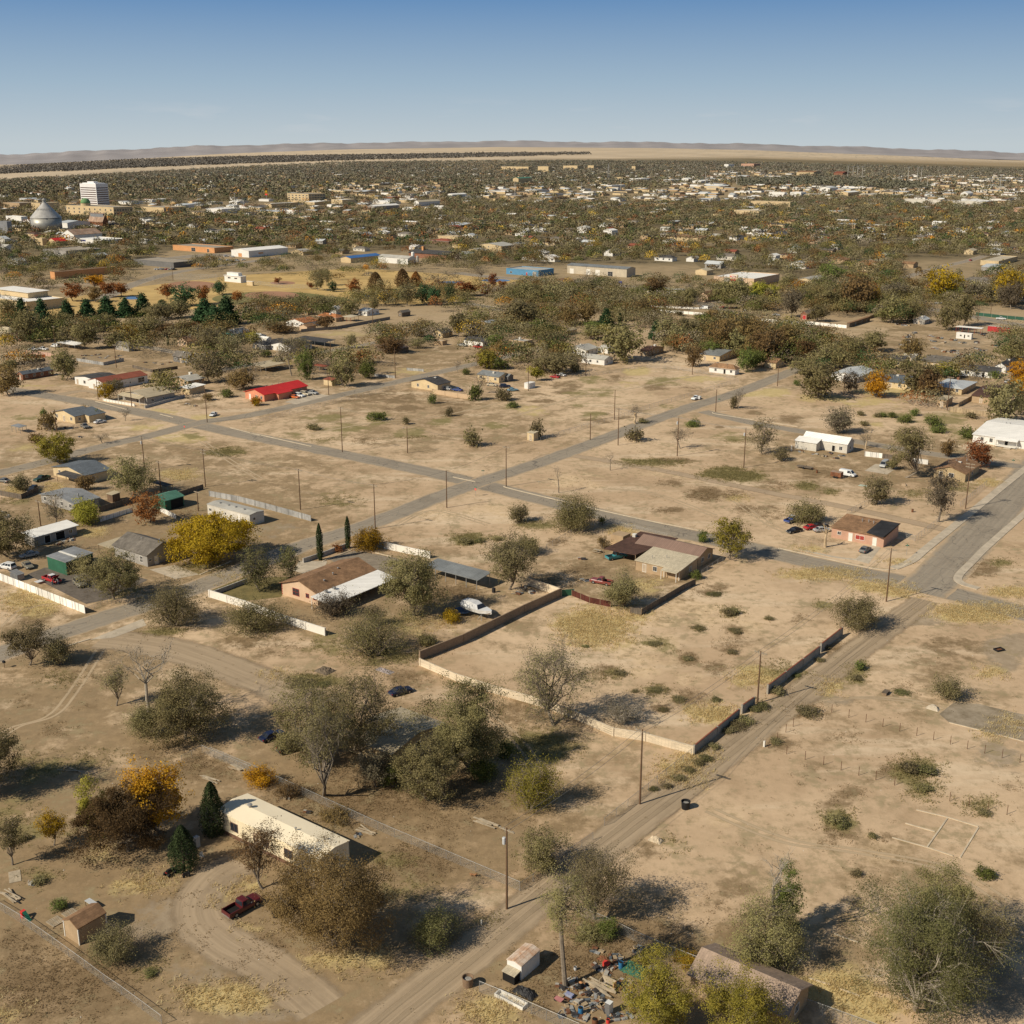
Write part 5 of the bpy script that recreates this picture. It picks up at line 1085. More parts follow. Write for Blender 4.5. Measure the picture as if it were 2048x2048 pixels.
building('metal_shed','dark green open-fronted metal shed with grey roof','shed','H1',(500,1118,360,700),'green','galv',('sx',.35,.15),3.3,wins=[],lm='the dark green shed',extra=lambda r,a,b,h:(MB().box(.3,b-.1,-.05,-.004,0,h-.3,DARK).build('doorway',r),MB().box(b*.42,b*.5,.05,a-.05,h+.32,h+.42,TRIM).build('ridge_strip',r)))
building('mobile_home','white single-wide trailer with grey roof behind the golden tree','mobile home','H1',(1860,752,1545,1965),'offwhite','pale',('y',.3,.1),3.1,wins=[('L',.93,1.4,.9,.7),('L',.70,1.4,.5,.6),('L',.57,1.4,.5,.7),('L',.43,1.4,.7,.5),('L',.25,.5,.9,2.0,'door',TRIM),('R',.3,1.4,.8,.7)],lm='the white trailer',extra=lambda r,a,b,h:[vent(r,b*.4,a*t,h+.3,.2,.18)for t in(.25,.45,.62,.82)])
building('garage','green metal garage with faded green roof and open front','garage','H1',(1232,640,1100,1370),'green','green',('x',1.0,.25),3.0,wins=[],lm='the green garage',extra=lambda r,a,b,h:MB().box(b*.3,b*.95,-.05,-.004,0,2.7,DARK).build('doorway',r),dims=(7,None))
building('house','white-walled house with blue-grey gabled roof and porch','house','H1',(640,440,400,830),'cream','bluegrey',('x',1.5,.4),2.8,wins=[('L',.8,.9,.9,1.4),('R',.3,1,1,1)],lm='the blue-grey-roofed house',extra=lambda r,a,b,h:canopy(r,-3.4,-.1,.2,a*.6,2.3,2.7,ROOF['dgrey'],'porch_roof',True,'x'))
building('house','low house with blue-grey metal roof behind the yellow-green tree','house','H1',(560,650,310,740),'grey','galv',('x',1.1,.4),2.5,lm='the blue metal-roofed house')
building('mobile_home','white-roofed trailer with open shaded front at the left edge','mobile home','H1',(260,905,150,575),'grey','white',('sy',.4,.5),2.6,wins=[('R',.3,.1,1.6,2,'door',DARK),('R',.6,.1,2.6,2.1,'door',DARK),('R',.85,.9,1,1)],lm='the white-roofed trailer',dims=(4.5,None))
building('tool_shed','small brown shed with pale flat roof by the board fence','shed','H1',(840,575,800,895),'brown','tan',('sx',.2,.2),2.2,wins=[],lm='the small brown shed')
carport('wood_rack','low timber rack with ragged roof by the plank fence','H1',(1235,505,1110,1290),1.9,2.1,ROOF['dgrey'],'y',None,3,WOODP)
building('house','cream L-shaped house with blue-grey roof among parked cars','house','M1',(560,1105,400,700),'cream','bluegrey',('x',1.5,.4),2.8,lm='the cream L-shaped house',extra=lambda r,a,b,h:(MB().box(b*.5,b+3,-3,-.003,-.1,h-.1,WALL['cream']).build('side_wing',r),canopy(r,b*.5-.3,b+3.3,-3.4,a*.4,h-.1,h+1.1,ROOF['bluegrey'],'wing_roof',False,'y')))
carport('carport','small grey tin carport at the left edge','M1',(150,1180,85,205),2.2,2.4,ROOF['galv'],'x',None,3)
building('house','tan-roofed bungalow with white porch columns at the corner','house','M1',(1095,965,915,1300),'grey','tan',('x',1.6,.5),3.0,wins=[('L',.7,1,1.0,1.2),('L',.4,.1,1,2.1,'door',DARK),('R',.2,1,1.2,1.2),('R',.6,1,.8,1)],lm='the tan-roofed bungalow',extra=lambda r,a,b,h:canopy(r,-2.8,-.1,1,a-.5,2.6,3.4,ROOF['tan'],'porch_roof',True,'x',TRIM))
building('shop','long white building with dull red roof on the corner lot','shop','M1',(770,860,660,1100),'white','rustred',('x',1.3,.25),3.4,wins=[('L',.6,.1,1.2,2.1,'door'),('L',.25,1,1.2,1.2),('R',.6,1.2,.6,.6),('R',.85,.8,3.2,2)],lm='the dull red-roofed building')
building('shop','white false-front building left of the dull red roof','shop','M1',(720,840,560,900),'white','dgrey',('x',.8,.1),3.2,wins=[('L',.25,.1,1.0,2.1,'door',WALL['brick']),('L',.55,1,1.4,1.3),('L',.88,.1,1.2,2.2,'door')],lm='the white false-front building')
building('house','low brick building with dark grey roof at the far left','house','M1',(172,783,132,400),'brick','bluegrey',('x',1.1,.2),2.6,lm='the low brick building')
building('house','small house with patched white tin roof','house','M1',(1400,830,1275,1520),'tan','pale',('x',1.1,.5),2.5,lm='the patched tin-roofed house',extra=lambda r,a,b,h:cooler(r,b*.8,a*.6,h+.8,1.2))
building('shed','white shed with a long white awning beside the tin-roofed house','shed','M1',(1410,890,1345,1520),'cream','white',('sx',.4,.6),2.6,wins=[],lm='the white awning shed')
building('house','coral house with bright red metal roof and cars beside it','house','M2',(108,942,-85,425),'coral','red',('x',1.7,.5),2.9,wins=[('L',.75,.1,1.0,2.1,'door',TRIM),('L',.4,.9,1.2,1.2),('L',.15,.9,1,1.2),('R',.3,.9,1.2,1.2),('R',.85,.9,1,1.2)],lm='the red-roofed house',dims=(11.5,None),extra=lambda r,a,b,h:([vent(r,b*t,a*.6,h+1.4,.5)for t in(.3,.45,.6,.7)],MB().box(b*.25,b*.55,-2.0,-.003,-.1,2.5,WALL['coral']).build('entry_bay',r),canopy(r,b*.22,b*.58,-2.4,-.1,2.52,3.0,ROOF['red'],'entry_roof',False,'y')))
carport('carport','wide cream carport roof behind the red-roofed house','M2',(120,728,0,275),2.6,2.9,ROOF['tan'],'x',None,4)
building('shed','small cream shed right of the red-roofed house','shed','M2',(610,825,548,650),'cream','rustred',('sx',.4,.2),2.4,wins=[],lm='the small cream shed')
carport('carport','low rust-red carport behind the small cream shed','M2',(560,720,470,590),2.2,2.5,ROOF['rustred'],'x',None,3)
building('house','cream house with patched dark roof facing the weedy field','house','M2',(1395,865,1200,1490),'cream','dgrey',('x',1.7,.4),2.8,wins=[('L',.75,.9,.9,1.2),('L',.35,.9,.9,1.2),('R',.4,.1,.9,2,'door')],lm='the cream house by the weedy field')
building('house','cream cottage with grey tin roof in the junk-filled yard','house','M2',(1850,803,1690,1935),'cream','galvy',('y',1.3,.3),2.6,lm='the cream cottage')
building('house','white gabled bungalow with charcoal roof','house','M2',(300,575,150,460),'white','dgrey',('x',1.8,.4),2.7,lm='the charcoal-roofed bungalow')
carport('carport','dark shingle carport joined behind the charcoal-roofed bungalow','M2',(560,540,330,640),2.6,3.1,ROOF['dgrey'],'x',None,4)
building('house','dark-roofed house left of the charcoal bungalow','house','M2',(120,560,20,330),'slate','dgrey',('hip',1.5,.4),2.6,lm='the dark hip-roofed house')
building('house','orange-tiled house behind the grey board fence','house','M2',(400,390,270,510),'white','orange',('x',1.6,.4),2.7,lm='the orange-tiled house')
building('house','orange hip-roofed house next to the red pavilion','house','M2',(640,350,500,700),'tan','orange',('hip',1.6,.4),2.7,lm='the orange hip-roofed house')
carport('pavilion','open pavilion with cream roof and red posts','M2',(750,350,685,810),2.6,3.0,ROOF['ivory'],'x',None,3,REDT)
building('shed','brown gabled shed in front of the orange-tiled houses','shed','M2',(425,415,368,490),'peach','brown',('x',1.0,.3),2.3,wins=[],lm='the brown gabled shed')
building('house','white gabled house above the orange hip roof','house','M2',(640,295,600,680),'white','white',('x',2.2,.2),2.8,wins=[],lm='the white gabled house')
building('shed','weathered grey plank shed by the park fence','shed','M2',(1130,312,1100,1192),'timber','grey',('x',1.1,.3),2.6,wins=[('L',.5,.9,.8,.9)],lm='the plank shed')
building('house','pale blue-roofed house behind the trees by the park','house','M2',(870,305,805,960),'white','lightm',('y',1.2,.3),2.8,lm='the pale metal-roofed house')
building('barn','rusty-roofed shack in the bare lot','barn','M2',(1110,585,930,1180),'timber','rust',('x',1.5,.3),2.5,wins=[],lm='the rusty-roofed shack')
building('house','derelict cream house with patched gable by the bare lot','house','M2',(1430,470,1352,1505),'cream','grey',('x',1.9,.3),2.6,lm='the derelict cream house')
building('shed','small block shed beside the dark fence','shed','M2',(1430,525,1368,1465),'tan','pale',('flat',.1,0),2.3,wins=[],lm='the small block shed')
building('house','white house with dark roof behind the parked pickups','house','M2',(1730,535,1590,1800),'white','dgrey',('y',1.3,.3),2.7,lm='the white dark-roofed house')
building('house','house with pale blue metal roof and brown gable','house','M2',(1790,405,1680,1900),'tan','lightm',('x',1.4,.3),2.8,lm='the blue-metal-roofed house')
building('house','cluttered house with white patched roof behind a dark fence','house','M3',(180,535,70,250),'tan','pale',('flat',.1,0),2.8,lm='the white patched-roof house')
building('house','long white house with pale grey roof beside the field','house','M3',(775,672,605,840),'white','pale',('y',1.2,.3),2.7,wins=[('L',.85,.9,.9,1.1),('L',.6,.9,.9,1.1),('L',.3,.9,.9,1.1),('R',.3,.9,.9,1.1)],lm='the long white house with pale roof')
building('house','white flat-gabled house behind the long white house','house','M3',(640,600,490,730),'white','pale',('x',1.4,.4),2.7,lm='the white gabled house by the field')
building('house','house with dark red roof under the big rounded tree','house','M3',(1100,605,1040,1215),'tan','dbrown',('y',1.2,.3),2.7,lm='the dark red-roofed house')
building('shed','small shed with tan roof among the trees','shed','M3',(500,450,455,570),'cream','tan',('x',.9,.2),2.4,wins=[],lm='the tan-roofed shed')
building('house','white house with brown hip roof at the end of the street','house','M3',(1745,745,1553,1775),'white','brown',('hip',1.5,.5),2.9,wins=[('L',.15,.9,1,1.1),('L',.4,.1,1,2.1,'door',DARK),('L',.75,.9,1,1.1)],lm='the brown hip-roofed house')
building('house','yellow house with grey tin roof behind the brown hip roof','house','M3',(1630,645,1485,1785),'cream','galvy',('y',1.3,.3),2.7,lm='the yellow tin-roofed house')
building('kiosk_hut','small cream hut in the weedy field','shed','M3',(250,1235,202,285),'cream','ivory',('sx',.2,.1),2.7,wins=[('L',.5,.1,.8,1.9,'door')],lm='the small cream hut')
building('storage_box','small white box shed at the edge of the weedy field','shed','M3',(215,848,180,262),'white','white',('deck',.1,.05),2.3,wins=[],lm='the small white box shed')
building('house','grey-roofed shed at the left of the red car','shed','M3',(60,795,-40,98),'slate','galvy',('y',.9,.2),2.3,wins=[],lm='the grey shed')
building('house','grey-roofed house behind the cluttered scrap yard','house','M1',(960,570,860,1000),'grey','grey',('y',1.4,.4),2.8,lm='the grey house by the scrap yard')
building('house','house with wide grey gable beside the rubbish-strewn yard','house','M1',(1400,660,1290,1465),'slate','grey',('y',1.9,.5),3.0,lm='the wide grey gable house')
building('house','small peach bungalow with brown roof at the bend of the street','house','M1',(1390,535,1322,1500),'peach','brown',('x',1.8,.4),3.0,lm='the small peach bungalow')
building('house','grey-roofed cottage above the small peach bungalow','house','M1',(1460,450,1425,1520),'tan','pale',('x',1.3,.4),2.8,lm='the grey-roofed cottage')
building('house','teal house with grey roof among the trees by the park','house','M1',(1740,480,1650,1860),'teal','bluegrey',('x',1.8,.4),3.0,lm='the teal house')
building('house','white house right of the teal house','house','M1',(1900,500,1850,1980),'white','white',('y',1.3,.4),2.8,lm='the white house by the teal house')
building('house','tan hip-roofed house at the left edge below the park','house','M1',(60,470,-40,150),'tan','tan',('hip',2.2,.5),3.0,lm='the tan hip-roofed house')
building('house','low house with brown roof at the left edge behind trees','house','M1',(160,490,60,330),'brick','dbrown',('y',1.3,.4),2.7,lm='the low brown-roofed house')
carport('carport','flat white carport roof behind the pink wall','M1',(560,560,420,640),2.5,2.8,ROOF['white'],'x',None,4)
building('house','pale tin-roofed shack among the trees at the canal road','house','M2',(190,340,130,250),'offwhite','pale',('x',1.3,.3),2.6,lm='the pale tin shack')
building('house','tan house half hidden behind the orange-tiled houses','house','M2',(430,300,360,480),'tan','brown',('y',1.4,.4),2.7,lm='the half-hidden tan house')
building('house','long white trailer house left of the dark hip-roofed house','house','M2',(130,510,30,160),'white','white',('y',.5,.2),2.8,lm='the long white trailer house')
building('house','white cottage behind the big rounded tree','house','M3',(800,585,740,850),'white','pale',('y',1.2,.3),2.7,lm='the white cottage by the rounded tree')
building('house','buff house glimpsed in the trees at the street end','house','M4',(180,660,100,240),'cream','brown',('y',1.3,.4),2.7,lm='the buff house in the trees')
building('house','cream house with charcoal roof and brick chimney','house','M4',(1075,648,890,1120),'cream','dgrey',('y',1.6,.4),2.8,lm='the charcoal-roofed cream house',extra=lambda r,a,b,h:(chimney(r,b*.5,a+.4,0,h+2.6,WALL['buff']),canopy(r,-1.4,-.05,a*.55,a+.2,2.3,3.2,ROOF['brown'],'porch_roof',True,'x')))
building('house','white flat-roofed house behind the charcoal-roofed house','house','M4',(1170,610,1085,1205),'slate','white',('deck',.3,.3),3.0,lm='the white flat-roofed house')
building('house','house with broad grey-brown shingle roof','house','M4',(1390,665,1205,1480),'cream','grey',('y',1.5,.5),2.7,lm='the grey-brown shingled house')
building('house','white house with charcoal roof and a white car in front','house','M4',(1720,730,1480,1770),'white','dgrey',('y',1.4,.4),2.8,wins=[('L',.8,.9,2,1.2),('L',.5,.9,1.6,1.3),('L',.32,.1,1,2.1,'door',DARK),('L',.15,.9,1,1.2)],lm='the white house with charcoal roof')
building('house','white gabled house with dark roof at the far right','house','M4',(1800,690,1725,1880),'white','dgrey',('x',1.6,.3),2.8,wins=[],lm='the far right gabled house')
building('house','pale metal-roofed house with white awning','house','M4',(760,760,570,880),'white','lightm',('x',1.3,.4),2.6,lm='the pale metal-roofed bungalow',extra=lambda r,a,b,h:canopy(r,-3.6,-.2,.5,a*.5,2.0,2.5,ROOF['white'],'awning',True,'x',TRIM))
building('house','yellow house with slate-blue roof behind the orange tree','house','M4',(1150,815,890,1250),'cream','bluegrey',('y',1.2,.4),2.6,lm='the slate-blue-roofed house')
building('house','house with wide white roof and brick chimney','house','M4',(1490,845,1290,1590),'buff','lightm',('hip',1.1,.5),2.6,lm='the wide white-roofed house',extra=lambda r,a,b,h:chimney(r,b*.7,a*.5,h,h+2.0,WALL['brick'],.9))
building('house','brown-roofed house behind a plank fence','house','M4',(1690,910,1562,1830),'tan','dbrown',('y',1.5,.4),2.7,lm='the brown-roofed house by the plank fence')
building('shed','tan wooden shed at the corner of the plank fence','shed','M4',(1380,935,1318,1425),'tan','tan',('sx',.3,.15),2.9,wins=[('L',.5,.1,1.0,2,'door')],lm='the tan wooden shed')
building('house','brick house with pink roof behind the white sheet fence','house','M4',(400,315,355,500),'brick','pinkt',('x',1.8,.3),3.2,wins=[('L',.4,.1,2.0,2.4,'door',WALL['red'])],lm='the pink-roofed brick house')
building('house','peach gabled house at the edge of the highway','house','T3',(185,978,130,250),'peach','brown',('x',2.4,.5),4.0,wins=[],lm='the peach gabled house',extra=lambda r,a,b,h:MB().box(-1.5,-.003,a*.1,a*.45,-.1,2.2,WALL['peach']).build('porch',r))
building('shed','low dark block wall shed with tan roof by the lane','shed','M4',(700,370,682,845),'timber','brown',('sx',.3,.2),2.4,wins=[('R',.3,.3,1,1.6,'door',DARK),('R',.6,.3,1,1.6,'door',DARK),('R',.85,.3,1,1.6,'door',DARK)],lm='the low shed by the lane')
building('house','small blue-grey house hidden under the trees by the highway','house','M4',(1230,350,1150,1265),'grey','lightm',('x',1.4,.3),2.6,lm='the small blue-grey house')
building('trailer','white office trailer with two windows in the scrap yard','trailer','Z6',(1345,385,1175,1358),'white','white',('deck',.15,.05),3.0,wins=[('L',.2,1.4,.9,.8),('L',.45,.5,.6,1.9,'door',DARK),('L',.7,1.4,.9,.8)],lm='the white office trailer',dims=(None,2.6))
building('shipping_container','bright red shipping container in the scrap yard','container','Z6',(1775,312,1560,1790),'red','pale',('deck',.12,.02),2.9,wins=[],lm='the red container',dims=(12.2,2.5))
carport('canopy','long low canopy with pale edge over red machinery in the scrap yard','Z6',(1455,330,1165,1480),3.2,3.3,ROOF['white'],'x',None,5,REDT)
def flatb(name,label,cat,c,corner,wall,roof,h,wins=[],lm=None,extra=None,spec=('flat',.1,0),dims=None,rz=None):return building(name,label,cat,c,corner,wall,roof,spec,h,wins=wins,lm=lm,extra=extra,dims=dims,rz=rz)
def rowwin(face,n,z,w,h,kind='window',pane=None):return[(face,(i+.5)/n,z,w,h,kind,pane)for i in range(n)]
flatb('warehouse','long beige metal warehouse with grey roof and white roll doors','warehouse','T2',(1582,842,1254,1630),'beige','galvy',6.5,[('L',.92,.1,3.6,3.8,'door',TRIM),('L',.64,.1,4,4.2,'door',TRIM),('L',.48,.1,4,4.2,'door',TRIM),('L',.27,.1,4.5,3.5)],'the beige warehouse',spec=('y',1.2,.4))
flatb('workshop','flat-roofed bright blue shop with roll doors','shop','T2',(1095,836,918,1180),'blue','pale',4.6,[('L',.12,.1,3.2,3.2,'door',WALL['grey']),('L',.36,.1,1.2,2.4,'door',WALL['red']),('L',.85,1,2,1.4)],'the blue shop')
def _dollar(root,a,b,h):
 MB().box(-.5,.5,a*.40,a*.60,0,h+2.2,WALL['cream']).build('entrance_tower',root)
 def text(s,y,z,size,mat):
  cu=bpy.data.curves.new('lettering','FONT');cu.body=s;cu.size=size;cu.extrude=.02;cu.align_x='CENTER';cu.materials.append(mat)
  t=bpy.data.objects.new('lettering',cu);COL.objects.link(t);t.parent=root;t.location=(-.56,y,z);t.rotation_euler=(math.pi/2,0,-math.pi/2)
 RS=pmat('sign red',(.62,.05,.04),.05,1)
 MB().box(-.54,-.505,a*.42,a*.58,h-.4,h+1.9,TRIM).build('sign_board',root)
 text('FAMILY',a*.49,h+.75,1.15,RS);text('DOLLAR',a*.49,h-.25,1.15,RS)
 MB().lathe([(.0,0),(.55,.0),(.55,.06),(0,.06)],RS,12).build('sign_disc',root).matrix_local=Matrix.Translation((-.56,a*.565,h+.75))@Matrix.Rotation(-math.pi/2,4,'Y')
 canopy(root,-2.0,-.55,a*.43,a*.57,h-2.1,h-1.3,WALL['red'],'awning',False)
 for y in(.33,.67):MB().box(-.25,-.003,a*y-2.2,a*y+2.2,.5,h-.3,WALL['grey']).build('wall_bay',root)
flatb('store','discount store with white roof, cream walls and red lettering','store','Z7',(690,350,175,1020),'peach','white',6.0,[('L',.63,.1,3.0,2.8,'door',glass())],'the discount store',_dollar,rz=ROT)
flatb('shop','low shop with pale grey roof left of the discount store','shop','T3',(60,945,-150,90),'offwhite','pale',3.6,[],'the low roadside shop',spec=('deck',.25,.8))
flatb('house','cream building with pale gabled roof right of the discount store','house','T3',(760,885,680,840),'cream','pale',3.8,[],'the pale gabled shop',spec=('x',1.3,.4))
flatb('shed','cream gabled garage left of the discount store','garage','T3',(180,830,117,215),'cream','ivory',3.6,[],'the cream garage',spec=('x',1.4,.3))
flatb('shop','dark red building with pale roof beside the highway','shop','T2',(1410,942,1330,1470),'brick','pale',4.2,[],'the dark red roadside building',spec=('deck',.3,.5))
flatb('shop','low shop with brown roof behind the roadside trees','shop','T2',(1230,890,1150,1300),'cream','brown',3.6,[],'the brown-roofed shop',spec=('hip',1.2,.6))
flatb('house','two-storey cream building with pale roof and small windows','house','T2',(892,702,750,970),'cream','pale',5.6,rowwin('L',3,1.2,1.2,1.2)+rowwin('L',3,3.8,1.2,1.2)+rowwin('R',4,3.5,1.2,1.2),'the two-storey cream building',spec=('x',2.2,.4))
flatb('warehouse','white metal shed with silos beside it','warehouse','T2',(375,770,212,420),'white','pale',5.0,[('L',.3,.1,4,3.8,'door',WALL['grey'])],'the white metal shed',spec=('y',1.8,.3))
flatb('brick_building','grey-roofed brick building with a tall brick chimney','building','T2',(590,745,380,660),'brick','dgrey',4.5,[],'the grey-roofed brick building',lambda r,a,b,h:(chimney(r,b*.4,a*.75,h,h+5.5,WALL['orange'],2.0),chimney(r,b*.5,a*1.02,h,h+4,WALL['buff'],1.6)),('y',2.5,.6))
flatb('warehouse','low building with bright blue metal roof','warehouse','T2',(60,762,5,225),'buff','blue',4.2,[],'the blue-roofed building',spec=('x',1.4,.5))
flatb('hall','buff hall with flat gabled roof behind the golden tree','hall','T2',(650,645,540,690),'buff','gravel',5.5,rowwin('L',3,1.2,1.2,2),'the buff hall')
flatb('house','dark red-roofed house left of the buff hall','house','T2',(600,660,495,660),'brown','rustred',3.4,[],'the dark red-roofed building',spec=('hip',1.8,.5))
for i,(x,y,yt,rr,mt)in enumerate(((403,757,700,9,'white'),(380,760,727,8,'white'),(428,757,722,7,'pale'))):
 p=G('T2',x,y);hh=rise(p,px('T2',x,yt)[1]);R_=rr/2.76*depth(p)/FPX
 MB().lathe([(R_,0),(R_,hh-R_*.5),(R_*.75,hh-R_*.12),(0.0,hh)],ROOF['white' if mt=='white' else 'pale'],14).build('silo',None,p)
 tag(COL.objects[-1],['tallest white silo beside the white metal shed','short white silo left of the tallest one','small pale silo right of the tallest one'][i],'silo')
flatb('gymnasium','large white-roofed cream building at the left edge of the park','building','T1',(150,1030,-120,360),'cream','white',6.0,[],'the white-roofed park building',lambda r,a,b,h:(MB().box(b*.45,b*.98,a*.3,a*.99,h,h+3.4,WALL['buff']).build('gym_hall',r),canopy(r,b*.42,b*1.0,a*.27,a*1.02,h+3.41,h+3.6,ROOF['white'],'gym_roof',False),cooler(r,b*.3,a*.8,h,2.2),cooler(r,b*.2,a*.7,h,1.6)))
flatb('workshop','long peach brick building at the park edge','building','T1',(305,852,280,640),'orange','gravel',5.5,[],'the long peach building')
flatb('restaurant','flat-roofed dark shop with a row of parked cars','shop','T1',(960,790,740,1085),'slate','gravel',4.6,[],'the dark flat-roofed shop')
flatb('shop','orange brick shop with white trim and glass front','shop','T1',(1185,708,955,1290),'orange','gravel',5.0,[('L',.5,.3,6,3.4),('L',.15,.5,3,3)],'the orange brick shop')
flatb('store','white barrel-roofed store at the parking lot','store','T1',(1375,732,1278,1590),'white','white',6.0,[('L',.5,.2,5,3.2,'door',WALL['orange']),('R',.3,2.6,6,1.2,'door',WALL['orange'])],'the white store',spec=('x',1.6,.3))
flatb('announcer_booth','white two-level announcer booth at the ball field','booth','T1',(1330,872,1240,1360),'white','white',4.6,[('L',.3,2.6,3,1),('L',.7,2.6,3,1)],'the white announcer booth',lambda r,a,b,h:MB().box(b*.2,b*.9,a*.2,a*.9,h,h+2.4,WALL['white']).build('upper_level',r),('deck',.25,.5))
flatb('shed','small white dugout hut beside the announcer booth','hut','T1',(1395,888,1362,1402),'cream','white',3.0,[],'the dugout hut',spec=('deck',.2,.2))
flatb('commercial_block','low grey-roofed commercial block beside a red barn','shop','T1',(368,732,240,560),'grey','gravel',6.0,[('L',.6,2.5,5,1.6),('L',.3,2.5,5,1.6)],'the low grey block')
flatb('barn','bright red-roofed barn left of downtown','barn','T1',(310,665,262,375),'buff','red',4.0,[],'the red-roofed barn',spec=('x',3.0,.4))
flatb('shop','small buff false-front shop left of the red-roofed barn','shop','T1',(236,664,197,262),'buff','gravel',7,[('L',.5,.3,2,3,'door',DARK)],'the buff false front')
flatb('shop','long white flat shop with a small blue sign','shop','T1',(560,660,418,690),'white','white',4.5,[],'the long white shop',lambda r,a,b,h:MB().box(-.15,-.003,a*.6,a*.8,h-2.5,h-.8,pmat('sign blue',(.06,.07,.22),.1,1)).build('sign_board',r))
flatb('house','dull grey gabled shed below the long white shop','shed','T1',(730,715,680,760),'brown','tan',4.0,[],'the grey gabled shed',spec=('x',2.5,.4))
p=G('T1',234,592);Rb=82/2.76*depth(p)/FPX
p=p+Vector((0,Rb*.9,0));hb=rise(p,px('T1',0,510)[1]);ht=rise(p,px('T1',0,428)[1])
g=empty('grain_bin',p,0,'huge round galvanised grain bin with conical roof','grain bin')
GAL=pmat('weathered galvanised steel',(.40,.385,.34),.25,.15,.45,.35,style='siding',sp=2.2)
MB().lathe([(Rb,-.3),(Rb,hb)],GAL,40).build('wall',g,smooth=True)
MB().lathe([(Rb*1.02,hb),(Rb*.50,hb+(ht-hb)*.58),(Rb*.12,ht)],pmat('bright galvanised roof',(.52,.50,.46),.25,.12,.45,.2),48).build('roof',g)
MB().lathe([(Rb*.12,ht),(Rb*.12,ht+3),(Rb*.16,ht+3),(.0,ht+5.5)],GAL,16).build('top_cap',g)
bm_=MB()
for i in range(14):
 t=math.radians(-150+i*8.5);r0,r1=Rb*.60,Rb*.50
 z0=hb+(ht-hb)*(.52 if i%2 else .50);z1=z0+(ht-hb)*.10
 e=.035
 bm_.face([(math.cos(t)*r0*1.02,math.sin(t)*r0*1.02,z0+.25),(math.cos(t+e)*r0*1.02,math.sin(t+e)*r0*1.02,z0+.25),(math.cos(t+e)*r1*1.03,math.sin(t+e)*r1*1.03,z1+.3),(math.cos(t)*r1*1.03,math.sin(t)*r1*1.03,z1+.3)],DARK)
bm_.build('worn_lettering',g)
LM.append(('the grain bin',p));FOOT.append((p.x,p.y,Rb*1.2))
def tower():
 q,a,b=footprint('T1',540,452,452,606)
 hh=rise(q,px('T1',0,325)[1]);r=empty('office_tower',q,ROT,'white office tower with dark window bands standing over downtown','office tower')
 WT=pmat('white concrete',(.74,.72,.70),.04,.1);WB=pmat('window band',(.11,.06,.045),.2,.1,.3)
 m=MB();m.box(0,b,0,a,0,hh,WT);m.build('wall',r)
 n=9;top=hh*.86
 for i in range(n):
  z=top*(i+.35)/n;h_=top/n*.42
  m=MB();m.box(-.15,.0-.004,a*.03,a*.97,z,z+h_,WB);m.box(b*.03,b*.97,-.15,-.004,z,z+h_,WB);m.build('window',r)
 MB().box(b*.1,b*.9,a*.1,a*.9,hh+.003,hh+1.2,WT).build('roof',r)
 m=MB();m.box(b*.25,b*.6,a*.3,a*.7,hh+1.203,hh+3.5,WT);m.build('plant_room',r)
 LM.append(('the office tower',q));FOOT.append((q.x,q.y,25))
tower()
def dome():
 r=flatb('courthouse','buff brick courthouse block with green dome below the office tower','courthouse','T1',(630,505,370,735),'buff','gravel',13,rowwin('L',9,2.5,3,2.4)+rowwin('L',9,7.5,3,2.4)+rowwin('R',7,7.5,3,2.4)+rowwin('R',7,2.5,3,2.4),'the courthouse')
 p_=r.location;X0=px('T1',478,0)[0]
 t=ext(p_+eB*9,eA,X0);loc=eB*9+eA*t
 q=p_+loc;R_=26/2.76*depth(q)/FPX;z1=rise(q,px('T1',0,403)[1])
 x,y=9,t
 MB().lathe([(R_*1.02,12.6),(R_,13),(R_,z1-R_*1.05)],WALL['buff'],24,(x,y)).build('dome_drum',r)
 MB().lathe([(R_*1.02*math.cos(k*math.pi/16),z1-R_*1.05+R_*1.05*math.sin(k*math.pi/16))for k in range(9)],pmat('copper green dome',(.16,.30,.13),.15,.1),24,(x,y)).build('dome',r,smooth=True)
dome()
flatb('mill','rusty tin mill with tall slanted roof and clerestory','mill','Z5',(1330,500,1150,1400),'rust','rust',9,[],'the rusty mill',lambda r,a,b,h:(MB().box(b*.3,b*.6,a*.05,a*.95,h+5,h+9,WALL['steel']).build('clerestory',r),canopy(r,b*.25,b*.65,0,a,h+9,h+9.6,ROOF['rust'],'clerestory_roof',False)),('y',8,.5))
flatb('mill','long low mill shed with rusted roof and white gable','mill','Z5',(960,650,800,1320),'white','rust',6,[],'the long mill shed',None,('x',5,.4))
building('house','tan metal-roofed house almost hidden by the olive trees','house','L4',(770,690,520,1075),'buff','tan',('y',1.2,.4),2.6,wins=[('R',.5,.1,1.0,2,'door',DARK)],lm='the hidden tan-roofed house')
building('house','pinkish shingled house cut by the bottom edge','house','B2',(500,1400,-60,640),'tan','pinkt',('y',1.5,.4),2.7,wins=[('R',.5,1,1,1)],lm='the shingled house at the bottom')
def _rs(root,a,b,h):
 canopy(root,-1.3,-.02,.1,a-.1,1.25,1.35,ROOF['ivory'],'lean_to_roof',False);MB().box(-1.2,-.02,.2,a-.2,-.1,1.24,DARK).build('lean_to',root)
 MB().box(b*.35,b*.75,-.04,-.004,.1,1.9,WALL['white']).build('door',root)
building('tool_shed','rusty white metal shed beside the alley with low lean-to','shed','Z2',(400,395,262,575),'white','white',('x',.3,.06),2.1,wins=[],lm='the rusty white shed',extra=_rs)
COL.objects[-1]
for ch in[o for o in COL.objects if o.name.startswith('tool_shed')][-1].children:
 if ch.name.startswith('roof'):ch.data.materials[0]=pmat('rust-stained white roof',(.74,.68,.58),.12,.5,style='corry',sp=.5,c2=(.45,.22,.10))
